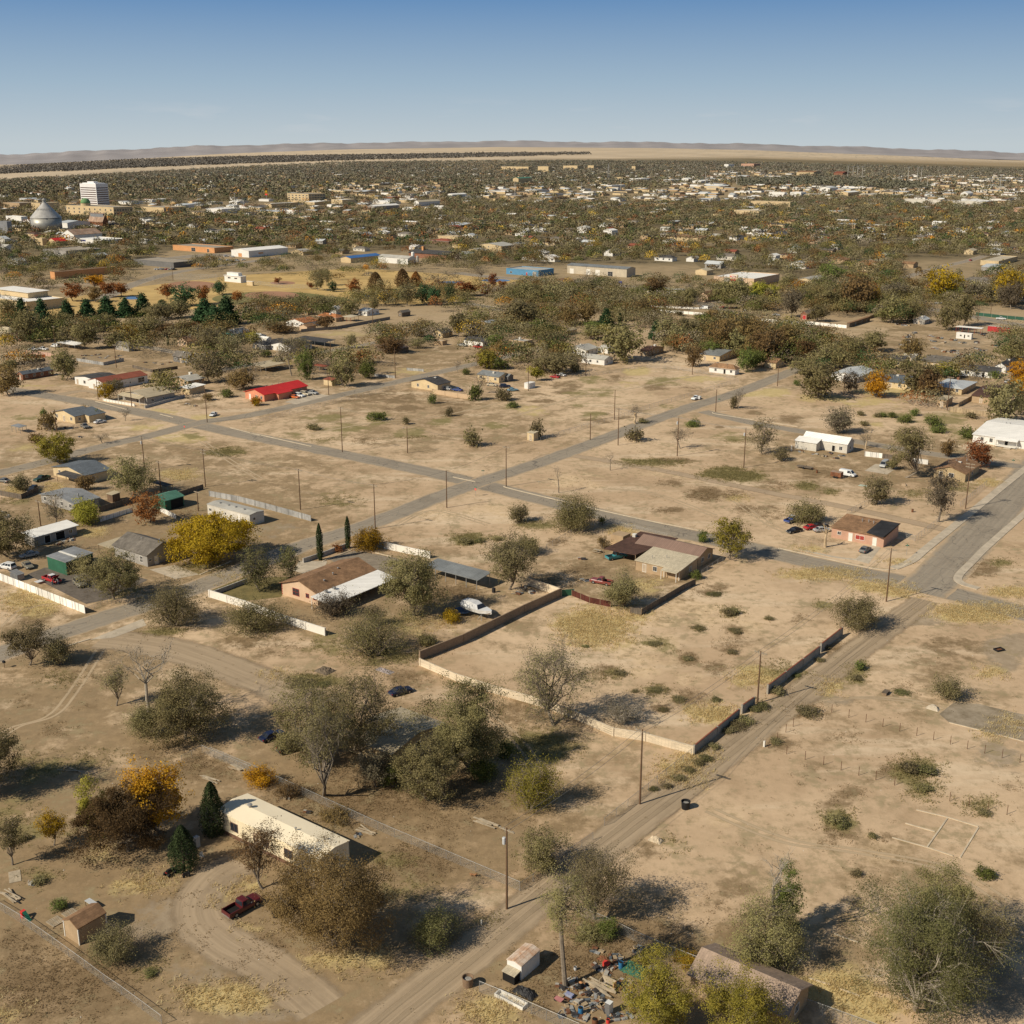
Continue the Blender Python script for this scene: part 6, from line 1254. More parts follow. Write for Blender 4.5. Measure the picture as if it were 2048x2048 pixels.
def paint(key,rgb,rough=.32):return pmat('paint '+key,rgb,.05,.4,rough,.0,spec=.5)
PAINT={'faded':paint('faded red',(.24,.06,.05)),'darkred':paint('dark red',(.10,.014,.016)),'white':paint('white',(.72,.72,.70)),'black':paint('black',(.012,.012,.014)),'silver':paint('silver',(.38,.38,.37)),'grey':paint('grey',(.17,.165,.15)),'red':paint('red',(.42,.025,.03)),'green':paint('dark green',(.016,.05,.03)),'blue':paint('blue',(.03,.06,.22)),'teal':paint('teal',(.05,.25,.28)),'orange':paint('orange',(.60,.14,.03)),'cream':paint('cream',(.58,.50,.36)),'gold':paint('pewter',(.22,.20,.15)),'lblue':paint('light blue',(.25,.42,.50)),'navy':paint('navy',(.012,.018,.05))}
TYRE=pmat('tyre rubber',(.02,.02,.02),.2,2,.9);RIM=pmat('wheel rim',(.42,.42,.42),.1,2,.4,.6);LAMP=pmat('headlamp',(.7,.7,.66),.05,1,.15);TAIL=pmat('tail lamp',(.40,.02,.015),.05,1,.2);BUMP=pmat('bumper grey',(.12,.12,.12),.1,1,.5);CHROME=pmat('chrome',(.55,.55,.54),.1,1,.25,.8)
VEH={'sedan':dict(L=4.75,W=1.82,belt=.93,roof=1.43,cab=(-1.75,1.05,-1.05,.30),hood=.88,tail=.93,wheel=.32,wb=1.38),'suv':dict(L=4.85,W=1.92,belt=1.08,roof=1.78,cab=(-2.33,1.05,-2.1,.30),hood=1.05,tail=1.06,wheel=.37,wb=1.40),'van':dict(L=5.3,W=2.0,belt=1.15,roof=2.05,cab=(-2.60,1.95,-2.5,1.2),hood=1.05,tail=1.15,wheel=.36,wb=1.60),'pickup':dict(L=5.6,W=1.95,belt=1.08,roof=1.76,cab=(-.65,1.15,-.50,.50),hood=1.06,tail=1.06,wheel=.38,wb=1.72)}
PROTO={}
def vehicle_proto(kind):
 v=VEH[kind];root=empty(kind,(0,0,0));L2_,w=v['L']/2,v['W']/2;P0=PAINT['white']
 def ring(x,hw,z0,z1,c=.10):return[(x,-hw,z0+c),(x,-hw,z1-c*1.6),(x,-hw+c*1.2,z1),(x,hw-c*1.2,z1),(x,hw,z1-c*1.6),(x,hw,z0+c),(x,hw-c,z0),(x,-hw+c,z0)]
 m=MB();h,b,t=v['hood'],v['belt'],v['tail'];c0,c1,r0,r1=v['cab']
 if kind=='pickup':
  m.loft([ring(c0-.02,w,.34,b),ring(c1*.2,w,.34,b),ring(c1,w,.34,b-.02),ring(L2_-.5,w*.98,.36,h-.02),ring(L2_-.12,w*.95,.40,h-.12),ring(L2_,w*.88,.48,h-.30)],P0)
  m.box(-L2_,c0-.02,-w,w,.42,.62,P0);m.box(-L2_,c0-.02,-w,-w+.12,.62,b,P0);m.box(-L2_,c0-.02,w-.12,w,.62,b,P0);m.box(-L2_,-L2_+.08,-w+.12,w-.12,.62,b-.02,P0)
 else:
  m.loft([ring(-L2_,w*.88,.45,t-.20),ring(-L2_+.14,w*.96,.34,t-.03),ring(c0+.25,w,.28,b),ring(0,w,.26,b+.01),ring(c1,w,.28,b),ring(c1+.15,w,.28,h+.02),ring(L2_-.35,w*.97,.30,h-.08),ring(L2_-.06,w*.93,.36,h-.22),ring(L2_,w*.84,.44,h-.34)],P0)
 gw,rw=w*.93,w*.76
 m.loft([[(c0,-gw,b-.03),(c1,-gw,b-.03),(c1,gw,b-.03),(c0,gw,b-.03)],[(r0,-rw,v['roof']-.05),(r1,-rw,v['roof']-.05),(r1,rw,v['roof']-.05),(r0,rw,v['roof']-.05)],[(r0+.12,-rw+.12,v['roof']),(r1-.12,-rw+.12,v['roof']),(r1-.12,rw-.12,v['roof']),(r0+.12,rw-.12,v['roof'])]],P0)
 m.build('body',root)
 zt,zb=v['roof']-.10,b+.02
 def lerp(t,a,c):return a+(c-a)*t
 f=(zb-(b-.03))/(v['roof']-.05-(b-.03));f2=(zt-(b-.03))/(v['roof']-.05-(b-.03));e=.012
 def gpt(xa,xr,q,t,s):return(lerp(t,xa,xr),s*(lerp(t,gw,rw))*q,lerp(t,b-.03,v['roof']-.05))
 G_=glass()
 MB().face([(p[0]+e,p[1],p[2]+e)for p in(gpt(c1,r1,.92,f,-1),gpt(c1,r1,.92,f,1),gpt(c1,r1,.9,f2,1),gpt(c1,r1,.9,f2,-1))],G_).build('windscreen',root)
 MB().face([(p[0]-e,p[1],p[2]+e)for p in(gpt(c0,r0,.9,f,1),gpt(c0,r0,.9,f,-1),gpt(c0,r0,.86,f2,-1),gpt(c0,r0,.86,f2,1))],G_).build('rear_window',root)
 n={'pickup':2,'sedan':2,'suv':3,'van':2}[kind]
 lo,hi_=c0+.18,c1-.22;lo2,hi2=r0+.08,r1-.08
 if kind=='van':lo=lo2=.2
 for s in(-1,1):
  for i in range(n):
   a0,a1=i/n+.02,(i+1)/n-.02
   y0=s*(lerp(f,gw,rw)+e);y1=s*(lerp(f2,gw,rw)+e)
   q=[(lerp(a0,lo,hi_),y0,zb),(lerp(a1,lo,hi_),y0,zb),(lerp(a1,lo2,hi2),y1,zt),(lerp(a0,lo2,hi2),y1,zt)]
   MB().face(q if s<0 else q[::-1],G_).build('side_window',root)
  for x in(-v['wb'],v['wb']):
   R_=v['wheel'];wh=MB();wh.lathe([(R_*.55,-.11),(R_,-.10),(R_,.10),(R_*.55,.11)],TYRE,16)
   o=wh.build('wheel',root);o.rotation_euler=(math.pi/2,0,0);o.location=(x,s*(w-.10),R_)
   MB().lathe([(0,-.112),(R_*.56,-.112),(R_*.56,.112),(0,.112)],RIM,12).build('rim',o)
   MB().lathe([(0,-.05),(R_*1.16,-.05),(R_*1.16,.112),(0,.112)],DARK,14).build('wheel_arch',root).matrix_local=Matrix.Translation((x,s*(w-.115),R_+.02))@Matrix.Rotation(math.pi/2,4,'X')
  MB().box(L2_-.20,L2_+.015-.05,s*w*.88-.2*(s>0),s*w*.88+.2*(s<0),h-.34,h-.18,LAMP).build('headlight',root)
  MB().box(-L2_-.012+.02,-L2_+.12,s*w*.93-.16*(s>0),s*w*.93+.16*(s<0),t-.38,t-.14,TAIL).build('taillight',root)
 MB().box(L2_-.10,L2_+.06,-w*.86,w*.86,.34,.52,BUMP).build('bumper',root);MB().box(-L2_-.06,-L2_+.10,-w*.88,w*.88,.36,.54,BUMP if kind!='pickup' else CHROME).build('bumper',root)
 if kind=='pickup':MB().box(-L2_+.083,c0-.03,-w+.123,w-.123,.623,.64,DARK).build('bed_liner',root)
 for x in(.5,):
  for s in(-1,1):MB().box(c1-.45,c1-.28,s*(w+.02)-.08,s*(w+.02)+.08,b,b+.14,BUMP).build('mirror',root)
 return root
def V(kind,col,label,c,r,f,group=None,name=None,top=None):
 first=kind not in PROTO
 o=PROTO.setdefault(kind,None)or vehicle_proto(kind)
 if first:PROTO[kind]=o
 else:o=copy_tree(o)
 for k_ in('group',):
  if k_ in o:del o[k_]
 a=G(c,*r);b=G(c,*f);d=b-a
 o.name=name or{'sedan':'parked_car','suv':'parked_suv','van':'parked_van','pickup':'pickup_truck'}[kind]
 o.location=(a+b)/2;o.rotation_euler=(0,0,math.atan2(d.y,d.x))
 for ch in o.children:
  if ch.name.startswith('body'):
   ch.material_slots[0].link='OBJECT';ch.material_slots[0].material=PAINT[col]
 return tag(o,label,{'sedan':'car','suv':'car','van':'van','pickup':'pickup truck'}[kind],group)
def VD(kind,col,label,c,x,y,d,**k):
 """by centre and street direction"""
 e={'A':eA,'-A':-eA,'B':eB,'-B':-eB}[d]if isinstance(d,str)else Vector((math.sin(math.radians(d)),math.cos(math.radians(d)),0))
 o=V(kind,col,label,c,(x,y),(x+.01,y),**k);o.location=G(c,x,y);o.rotation_euler=(0,0,math.atan2(e.y,e.x));return o
mk=V('pickup','darkred','dark red extended-cab pickup on the dirt drive in the lower left','L3',(215,985),(405,880))
rw_=VD('pickup','red','red and white pickup with its hood up behind the white fence','Z1',1010,610,'-A')
V('suv','gold','pewter grey SUV parked right of the red and white pickup','Z1',(1440,600),(1650,770))
V('suv','white','white SUV at the left edge beside the light blue utility box','Z1',(300,390),(-20,330))
V('sedan','silver','silver sedan in the shade of the white-roofed trailer','Z1',(760,90),(380,170))
V('sedan','gold','dull green-grey sedan between the silver sedan and the green shed','Z1',(460,270),(620,400))
V('pickup','green','dark green pickup with white cap by the cream gable wall','H1',(378,392),(245,432))
V('suv','black','black SUV at the end of the board fence','H1',(280,470),(205,525));V('sedan','grey','dusty grey car at the left edge by the junk','H1',(60,430),(-10,420))
V('sedan','white','white sports car in front of the cream L-shaped house','M1',(690,1112),(798,1090));V('pickup','grey','grey pickup beside the white sports car','M1',(595,1112),(668,1158));V('sedan','white','lone white sedan on the dirt lot beside the utility pole','M1',(1618,1028),(1552,1065))
V('pickup','white','white pickup nearest the camper behind the pink wall','M1',(355,560),(285,555));V('pickup','white','white pickup at the left end of the pink wall','M1',(290,560),(215,558));V('van','white','white camper parked behind the pink wall','M1',(475,545),(350,530),name='camper')
VD('sedan','orange','orange car parked beside the red-roofed house','M2',333,915,'-A');VD('suv','white','white SUV next to the orange car','M2',370,905,'-A');VD('suv','cream','pale cream SUV third in the row beside the red-roofed house','M2',412,893,'-A');VD('pickup','silver','silver pickup at the end of the row beside the red-roofed house','M2',465,885,'-A')
V('pickup','red','red pickup in front of the white dark-roofed house','M2',(1742,548),(1648,536));V('pickup','silver','silver pickup left of the red pickup','M2',(1540,525),(1620,535));V('sedan','black','black car beside the dark board fence','M2',(1820,560),(1905,570))
V('sedan','blue','blue car half hidden behind the tan wall','M2',(1575,866),(1505,858));V('sedan','silver','pale car behind the tan wall near the cream house','M2',(1480,856),(1440,852));V('suv','navy','dark blue SUV in the junk-filled yard','M3',(-10,838),(85,835));V('sedan','cream','cream old sedan in the junk-filled yard','M2',(1745,822),(1850,828));V('sedan','lblue','light blue car at the hedge of the weedy field','M3',(65,865),(125,860))
V('sedan','red','red car parked by the hedge at the field edge','M3',(450,770),(365,760));V('sedan','white','white car right behind the red car','M3',(485,755),(425,745))
wp=VD('pickup','white','white pickup with an open door stopped beside the street','Z3',592,250,'-B')
V('pickup','teal','teal and white old pickup under the brown carport roof','H3',(1020,708),(1120,690));V('pickup','faded','faded red pickup in the yard behind the dark red fence','H3',(1035,872),(915,850))
V('pickup','blue','blue and white old pickup behind the black sedan','H4',(390,800),(485,765));V('sedan','black','black sedan on the sand beside the corner house','H4',(512,838),(392,865));V('sedan','red','dark red sedan beside the black sedan','H4',(520,838),(610,825));V('sedan','black','black car at the end of the pinkish house','H4',(585,825),(650,815));V('sedan','silver','silver car half hidden behind the pollarded trunk','H4',(600,850),(660,845));V('sedan','grey','dark grey sedan on the driveway before the pinkish house','H4',(870,1000),(945,950))
V('van','white','white van beside the rusty stock trailer','H4',(735,478),(855,500));V('van','silver','silver minivan on the concrete pad under the olive bush','H4',(1052,412),(1010,445))
V('pickup','white','white pickup on the highway by the green fence','Z6',(1610,160),(1740,165));V('pickup','white','white pickup parked by the bungalow among the trees across the highway','M4',(1295,205),(1362,203));V('sedan','white','white car in front of the white house with charcoal roof','M4',(1525,718),(1462,712));V('sedan','silver','silver car at the right edge below the gabled house','M4',(1795,765),(1850,755))
V('sedan','navy','blue sedan half hidden under the olive trees','L1',(1835,972),(1925,938));V('sedan','navy','dark blue car behind the hidden tan roof','L4',(790,265),(860,245));V('suv','black','black SUV in the shade beside the blue sedan','L4',(110,610),(260,570))
V('pickup','black','black pickup on the forecourt of the beige warehouse','T2',(1430,868),(1384,868));V('sedan','navy','dark blue car by the conifer near the blue shop','T2',(1005,870),(1045,872))
for i,x in enumerate((165,185,205,235)):VD('suv' if i%2 else 'sedan',('black','red','green','white')[i],('black car','dark red SUV','dark green car','white SUV')[i]+' parked in the row beside the discount store','T3',x,888,60)
for i,x in enumerate((866,884,902,925,945,962)):VD('pickup' if i%3==1 else 'sedan',('white','white','silver','red','white','black')[i],('white car at the left end of the row','white pickup second in the row','silver car third in the row','red car fourth in the row','white car fifth in the row','black car at the right end of the row')[i]+' before the dark flat-roofed shop','T1',x,800,60,group='cars before the dark flat-roofed shop')
for i,(x,y)in enumerate(((1165,742),(1195,752),(1215,747),(1240,757),(1262,752),(1285,757),(1310,752),(1345,748),(1250,728),(1285,730))):VD('sedan' if i%2 else 'suv',('white','silver','white','grey','white','black','silver','white','white','silver')[i],'small car in the parking lot before the white store','T1',x,y,60 if i%3 else 130,group='cars in the parking lot before the white store')
V('sedan','silver','silver car behind the long white sheet fence','Z7',(930,715),(1030,720));V('sedan','white','white car at the tree behind the white sheet fence','Z7',(560,680),(600,660));V('van','white','white trailer van behind the left part of the white sheet fence','Z7',(100,635),(10,630));V('suv','black','black SUV under the trees behind the white sheet fence','Z7',(550,605),(620,608))
for i,(x,y)in enumerate(((300,625),(350,630),(410,632),(470,628))):VD('sedan',('red','black','darkred','black')[i],('red car leftmost','black car second','dark red car third','black car rightmost')[i]+' in the shaded row under the trees','Z7',x,y,60,group='cars shaded under the trees')
V('sedan','white','white car on the street corner by the tree-lined houses','T3',(1120,830),(1150,826));V('sedan','red','dark red car on the side street by the cream bungalow','T3',(1630,752),(1645,748));V('pickup','silver','silver car beyond the trees by a pale house','T3',(735,752),(770,750))
hd=MB();hd.solid([(1.15,-.85,1.08),(1.15,.85,1.08),(2.15,.85,1.95),(2.15,-.85,1.95),(1.12,-.85,1.14),(1.12,.85,1.14),(2.1,.85,2.0),(2.1,-.85,2.0)],[(0,1,2,3),(7,6,5,4),(0,4,5,1),(1,5,6,2),(2,6,7,3),(3,7,4,0)],PAINT['red']);hd.build('hood',rw_)
MB().box(1.2,2.6,-.75,.75,1.075,1.10,DARK).build('engine_bay',rw_);MB().box(-.66,.62,-.70,.70,1.775,1.80,PAINT['white']).build('cab_roof',rw_)
dr=MB();dr.box(0,1.0,-.04,.04,.40,1.55,PAINT['white']);d_=dr.build('door',wp,(.55,1.0,0));d_.rotation_euler=(0,0,2.0)
tp_=[o for o in COL.objects if o.get('label','').startswith('teal and white')][0];MB().box(-.6,.6,-.72,.72,1.775,1.80,PAINT['white']).build('cab_roof',tp_)
bp_=[o for o in COL.objects if o.get('label','').startswith('blue and white old')][0];MB().box(-.6,.6,-.72,.72,1.775,1.80,PAINT['white']).build('cab_roof',bp_)
LINK=bpy.data.materials.new('chain link');LINK.use_nodes=True
_n=LINK.node_tree;_N=_n.nodes;_b=_N['Principled BSDF'];_b.inputs['Base Color'].default_value=(.36,.35,.33,1);_b.inputs['Roughness'].default_value=.5
_t=_N.new('ShaderNodeTexCoord');_u=_N.new('ShaderNodeUVMap');_u.uv_map='mesh'
def _wire(k):
 s=_N.new('ShaderNodeVectorMath');s.operation='DOT_PRODUCT';s.inputs[1].default_value=(14,14*k,0);_n.links.new(_u.outputs[0],s.inputs[0])
 f=_N.new('ShaderNodeMath');f.operation='FRACT';_n.links.new(s.outputs['Value'],f.inputs[0])
 l=_N.new('ShaderNodeMath');l.operation='LESS_THAN';l.inputs[1].default_value=.085;_n.links.new(f.outputs[0],l.inputs[0]);return l.outputs[0]
_m=_N.new('ShaderNodeMath');_m.operation='MAXIMUM';_n.links.new(_wire(1),_m.inputs[0]);_n.links.new(_wire(-1),_m.inputs[1]);_n.links.new(_m.outputs[0],_b.inputs['Alpha'])
BLOCKW=pmat('tan block wall',(.76,.64,.47),.14,.4,.9,style='brick',sp=.2);BLOCKB=pmat('brown block wall',(.36,.26,.17),.14,.4,.9,style='brick',sp=.2);BLOCKG=pmat('grey block wall',(.40,.36,.30),.14,.4,.9,style='brick',sp=.2)
WSHEET=pmat('white fence sheet',(.87,.84,.77),.08,.4,.6,style='boards',sp=.9);SSHEET=pmat('silver fence sheet',(.45,.45,.44),.25,.5,.5,.3,style='boards',sp=.8);REDCAP=pmat('red brick coping',(.26,.085,.05),.25,1)
WPLANK=pmat('grey plank fence',(.16,.13,.10),.3,1,style='boards',sp=.18);RPLANK=pmat('dark red picket',(.11,.032,.022),.25,1,style='boards',sp=.2);TPLANK=pmat('tan plank fence',(.42,.32,.20),.2,1,style='boards',sp=.2)
def fence(name,label,style,c,pts,h=1.6,step=3.0,mat=None,t=.16,group=None,cat=None,z0=0):
 P=[G(c,*q)if len(q)==2 else G(*q)for q in pts]
 root=empty(name,P[0],0,label,cat or name.replace('_',' '),group);o0=P[0]
 Q=[p-o0 for p in P]
 pan=MB();cap=MB();rails=[];posts=[];uv=[]
 s=0
 for i in range(len(Q)-1):
  a,b=Q[i],Q[i+1];d=(b-a);L=d.length;d.normalize();n=Vector((-d.y,d.x,0))
  if style=='link':
   pan.face([a,b,b+Vector((0,0,h)),a+Vector((0,0,h))],LINK);uv+=[(s,0),(s+L,0),(s+L,h),(s,h)];s+=L
  else:
   th={'block':t,'sheet':.05,'board':.05}[style]
   e=d*(th/2-.002)
   q=[a-n*th/2-e,b-n*th/2+e,b+n*th/2+e,a+n*th/2-e]
   pan.solid([(p.x,p.y,-.1)for p in q]+[(p.x,p.y,h-.002*i)for p in q],[(3,2,1,0),(4,5,6,7),(0,1,5,4),(1,2,6,5),(2,3,7,6),(3,0,4,7)],mat)
   if style=='block':
    e=d*.02;q=[a-n*(th/2+.04)-e,b-n*(th/2+.04)+e,b+n*(th/2+.04)+e,a+n*(th/2+.04)-e]
    cap.solid([(p.x,p.y,h+.003-.002*i)for p in q]+[(p.x,p.y,h+.09-.002*i)for p in q],[(3,2,1,0),(4,5,6,7),(0,1,5,4),(1,2,6,5),(2,3,7,6),(3,0,4,7)],REDCAP if mat is BLOCKG else mat)
  k=max(1,round(L/step))
  posts+=[a+(b-a)*(j/k)for j in range(k+(i==len(Q)-2))]
  if style=='link':rails.append((a+Vector((0,0,h)),b+Vector((0,0,h))))
 o=pan.build({'link':'wire_mesh','block':'wall','sheet':'sheet_panel','board':'board_panel'}[style],root)
 if style=='link':
  u=o.data.uv_layers.new(name='mesh')
  for lp in o.data.loops:u.data[lp.index].uv=uv[lp.vertex_index]
  for a,b in rails:MB().tube(a,b,.028,.028,STEEL,6).build('top_rail',root)
 if style=='block':cap.build('coping',root)
 for p in posts[:100]:
  if style=='link':MB().tube((0,0,-.1),(0,0,h+.05),.035,.035,STEEL,6).build('post',root,p)
  elif style=='block':MB().box(-.17,.17,-.17,.17,-.1,h+.12,mat).build('pilaster',root,p,math.atan2(eA.y,eA.x))
  else:MB().box(-.06,.06,-.06,.06,-.1,h+.06,WOODP if style=='board' else STEEL).build('post',root,p,math.atan2(eA.y,eA.x))
 return root
fence('sheet_fence','tall white sheet fence before the gravel yard at the left edge','sheet','H1',[(-60,1130),(635,1402)],1.9,2.4,WSHEET)
fence('iron_fence','black iron fence along the street in front of the grey-roofed house','link','H1',[(830,1345),(1270,1190)],1.3,2.2);fence('chain_link_fence','low fence at the end of the white sheet fence','link','H1',[(650,1385),(800,1325)],1.0,2)
fence('garden_wall','white wall along the front of the walled lawn of the peach house','block','H2',[(62,690),(290,760),(560,860),(805,938)],1.7,6,pmat('white plastered wall',(.76,.72,.64),.08,.3))
fence('garden_wall','grey scalloped wall at the street side of the walled lawn','block','H2',[(62,688),(300,598)],1.0,3,pmat('grey plastered wall',(.42,.40,.37),.1,.5));fence('garden_wall','grey scalloped wall by the cypresses along the street','block','H2',[(668,468),(800,425),(940,372)],1.1,2.5,pmat('grey plastered wall',(.42,.40,.37)))
fence('garden_wall','white wall between the golden-brown bush and the carport','block','H2',[(1190,378),(1480,440)],1.7,4,pmat('white plastered wall',(.76,.72,.64)))
fence('block_wall','tall brown block wall along the big sandy lot','block','H2',[(1418,1098),(1700,985),('H3',480,1050),('H3',712,945)],2.0,12,BLOCKB,.2)
fence('block_wall','cream block wall at the end of the tall brown wall','block','H3',[(508,872),(714,943)],1.9,8,BLOCKW);fence('tarp_fence','green tarp panel at the corner of the tall brown wall','sheet','H3',[(718,942),(798,936)],1.6,3,WALL['green'])
fence('picket_fence','leaning dark red picket fence behind the sandy lot','board','H3',[(785,938),(900,985),(1035,1012)],1.4,2.6,RPLANK);fence('plank_fence','weathered grey plank fence corner below the brown-roofed house','board','H3',[(1160,1052),(1232,1065),(1500,905),(1580,868)],1.5,2.2,WPLANK)
fence('block_wall','long tan block wall on the near side of the sandy lot','block','L4',[(938,92),(1150,182),(1345,246),(1600,318),(1800,385),('R2',780,765),('R2',1000,800),('R2',1330,892)],1.5,9,BLOCKW)
fence('block_wall','red-capped block wall nearest the corner along the dirt track','block','R2',[(1338,893),(1645,640)],1.7,7,BLOCKG);fence('block_wall','short red-capped block wall piece left of the pole','block','R2',[(1668,612),(1750,555)],1.7,6,BLOCKG)
fence('block_wall','longest red-capped block wall right of the pole','block','R1',[(280,605),(612,350)],1.8,8,BLOCKG);fence('block_wall','farthest red-capped block wall ending at the olive bush','block','R1',[(622,335),(758,228)],1.8,8,BLOCKG)
fence('chain_link_fence','long chain-link fence behind the cream mobile home','link','L3',[(120,28),(360,130),(660,268),(1100,470),(1500,640),(1850,790),(1932,825)],1.5,3);fence('chain_link_fence','chain-link fence across the lot below the olive clump','link','L1',[(1255,1130),(1395,1055),(1760,1215)],1.5,3)
fence('chain_link_fence','chain-link fence between the brown lawn and the alley','link','R2',[(720,1385),(960,1195),(1320,905)],1.4,3);fence('chain_link_fence','chain-link fence along the alley above the transformer pole','link','B1',[(450,425),(700,250),(920,95)],1.3,3)
fence('chain_link_fence','long chain-link fence between the junk yard and the sandy lot','link','B1',[(835,590),(1010,660),(1180,745),(1340,815),(1560,905),('B2',180,1075),('B2',560,1225),('B2',900,1350),('B2',1150,1440)],1.6,3.2);fence('chain_link_fence','chain-link fence in front of the junk yard at the bottom edge','link','B1',[(190,1075),(430,1175),(620,1260),(830,1350)],1.6,2.6)
fence('chain_link_fence','sagging chain-link fence in the lower left corner','link','L2',[(-60,650),(130,765),(330,905),(530,1050),(650,1140),(760,1215),(890,1310),(1010,1400)],1.3,3);fence('chain_link_fence','short chain-link gate by the gravel drive','link','L4',[(210,330),(320,280)],1.5,2)
fence('chain_link_fence','chain-link fence beside the yard of the corner house','link','H4',[(790,742),(960,655)],1.5,3);fence('chain_link_fence','chain-link fence along the wide street at the corner house','link','H4',[(1120,872),(1230,908),(1388,785)],1.5,2.6);fence('chain_link_fence','chain-link fence along the wide street below the tan brick house','link','H4',[(1520,690),(1690,548)],1.5,2.6)
fence('board_fence','white board fence beside the white-roofed house','sheet','H4',[(905,362),(1018,375)],1.7,2,WSHEET);fence('board_fence','grey slatted fence right of the white board fence','board','H4',[(1022,375),(1095,382)],1.5,2,WPLANK);fence('board_fence','white sheet fence with barrels by the tan brick house','sheet','H4',[(1215,405),(1312,416)],1.6,2,WSHEET)
fence('chain_link_fence','long chain-link fence along the weedy field beside the street','link','M3',[(300,1238),(560,1160),(860,1075),(1110,990),(1400,905),(1770,795)],1.6,3.4);fence('chain_link_fence','long chain-link fence on the far-left side of the weedy field','link','M2',[(0,1118),(240,1050),(560,970),(740,930),(1075,848)],1.5,4);fence('chain_link_fence','chain-link fence at the far end of the weedy field','link','M3',[(480,770),(720,745),(1090,690),(1300,700),(1740,770)],1.4,4)
fence('sheet_fence','white sheet fence beyond the trees at the canal','sheet','M3',[(1112,268),(1400,292),(1700,318)],1.7,4,WSHEET);fence('sheet_fence','long white sheet fence before the pink-roofed brick house','sheet','M4',[(-30,322),(180,340),(345,352)],2.0,3,WSHEET);fence('sheet_fence','white wall piece right of the long sheet fence','sheet','M4',[(388,345),(680,375)],1.7,3,WSHEET);fence('sheet_fence','upper white fence line on the canal bank','sheet','M3',[(1112,240),(1300,248),(1480,255)],1.2,4,WSHEET)
fence('garden_wall','tan stucco wall beside the cream house by the weedy field','block','M2',[(1355,880),(1640,925)],1.8,8,pmat('tan stucco wall',(.52,.38,.24),.12,.4));fence('plank_fence','grey board fence behind the orange-tiled houses','board','M2',[(380,425),(490,415),(650,402),(1040,330)],1.7,4,pmat('grey fence boards',(.27,.25,.22),.15,.6,style='boards',sp=.3));fence('sheet_fence','low corrugated fence by the street under the tree','sheet','M2',[(925,752),(1075,768)],1.2,3,SSHEET);fence('sheet_fence','stray corrugated panel in the bare lot','sheet','M2',[(1165,708),(1290,718)],1.2,3,SSHEET)
fence('garden_wall','pink wall in front of the parked white trucks','block','M1',[(150,578),(290,592),(420,610)],1.6,6,pmat('pink wall',(.52,.34,.26),.1,.4));fence('garden_wall','orange painted wall panel in the walled lot','block','M1',[(175,620),(335,612)],1.4,6,pmat('orange wall',(.45,.15,.05),.1,.4));fence('garden_wall','brown block wall of the walled lot at the far left','block','M1',[(0,690),(150,665),(335,640)],1.4,6,BLOCKB)
fence('sheet_fence','patched sheet fence around the scrap-filled yard','sheet','M1',[(570,640),(770,672),(920,640)],1.5,3,SSHEET);fence('plank_fence','dark fence around the rubbish-strewn house yard','board','M1',[(985,690),(1135,725),(1320,698)],1.4,3,WPLANK);fence('balustrade','low white balustrade before the tan-roofed bungalow','block','M1',[(770,935),(880,955),(1000,975)],.9,2,pmat('white plastered wall',(.76,.72,.64)));fence('balustrade','grey stepped wall right of the tan-roofed bungalow','block','M1',[(1080,990),(1370,908)],1.0,3,pmat('grey plastered wall',(.42,.40,.37)))
fence('plank_fence','dark plank fence behind the green garage','board','H1',[(735,650),(1035,565)],1.7,3,WPLANK);fence('board_fence','white wall panels with steel posts before the dark plank fence','sheet','H1',[(745,720),(985,645)],1.3,2.4,WSHEET);fence('board_fence','short white wall at the green garage','sheet','H1',[(1195,645),(1310,700)],1.4,2.4,WSHEET)
fence('sheet_fence','silver and white sheet fence behind the white trailer','sheet','H2',[(60,40),(250,75),(420,120),(560,158),(715,202)],1.7,2.4,SSHEET);fence('plank_fence','dark plank fence ending at the wood rack','board','H1',[(1290,545),(1510,475)],1.5,3,WPLANK);fence('board_fence','brown board fence at the left edge by the black SUV','board','H1',[(-20,520),(160,552),(285,500)],1.6,2.4,WPLANK);fence('board_fence','dark board fence by the cluttered white-roofed house','board','M3',[(-130,555),(90,570),(235,535)],1.6,3,pmat('dark boards',(.10,.075,.055),.2,1,style='boards',sp=.3))
fence('plank_fence','tan plank fence on the right beside the tan wooden shed','board','M4',[(1405,962),(1540,980),(1690,1000)],1.9,2.6,TPLANK);fence('plank_fence','tan fence side running back to the brown-roofed house','board','M4',[(1470,930),(1575,872)],1.7,2.6,TPLANK);fence('screen_fence','dark green screen fence along the highway','sheet','M4',[(1590,285),(1760,305),(1980,325)],2.0,5,pmat('green screen',(.03,.09,.06),.1,.4));fence('block_wall','grey wall beside the lane on the right','sheet','M4',[(840,310),(925,280)],1.8,5,BLOCKB)
fence('chain_link_fence','tall ball-field backstop fence','link','T1',[(850,868),(960,855),(1200,862)],5,8);fence('chain_link_fence','ball-field fence beside the second infield','link','T1',[(1400,880),(1560,900),(1780,905)],3,8)
fence('chain_link_fence','chain-link yard fence before the brown-roofed house','link','H3',[(620,640),(780,545),(1040,480),(1400,570)],1.4,4);fence('chain_link_fence','chain-link fence at the side of the brown-roofed house','link','H3',[(1620,810),(1790,695)],1.5,3)
PA=[(693,725),(803,757),(913,787),(1022,817),(1131,846),(1240,875),(1348,902),(1457,930),(1566,960),(1678,988),(1790,1018),(1905,1047)]
PB=[(445,815),(398,853),(343,905),(288,955),(403,993),(522,1028),(640,1062),(753,1096),(867,1130),(977,1160),(1097,1194),(1453,1295),(1577,1330),(1700,1352),(1822,1380)]
RUSTP=pmat('rusty post',(.13,.06,.035),.2,2)
po=None
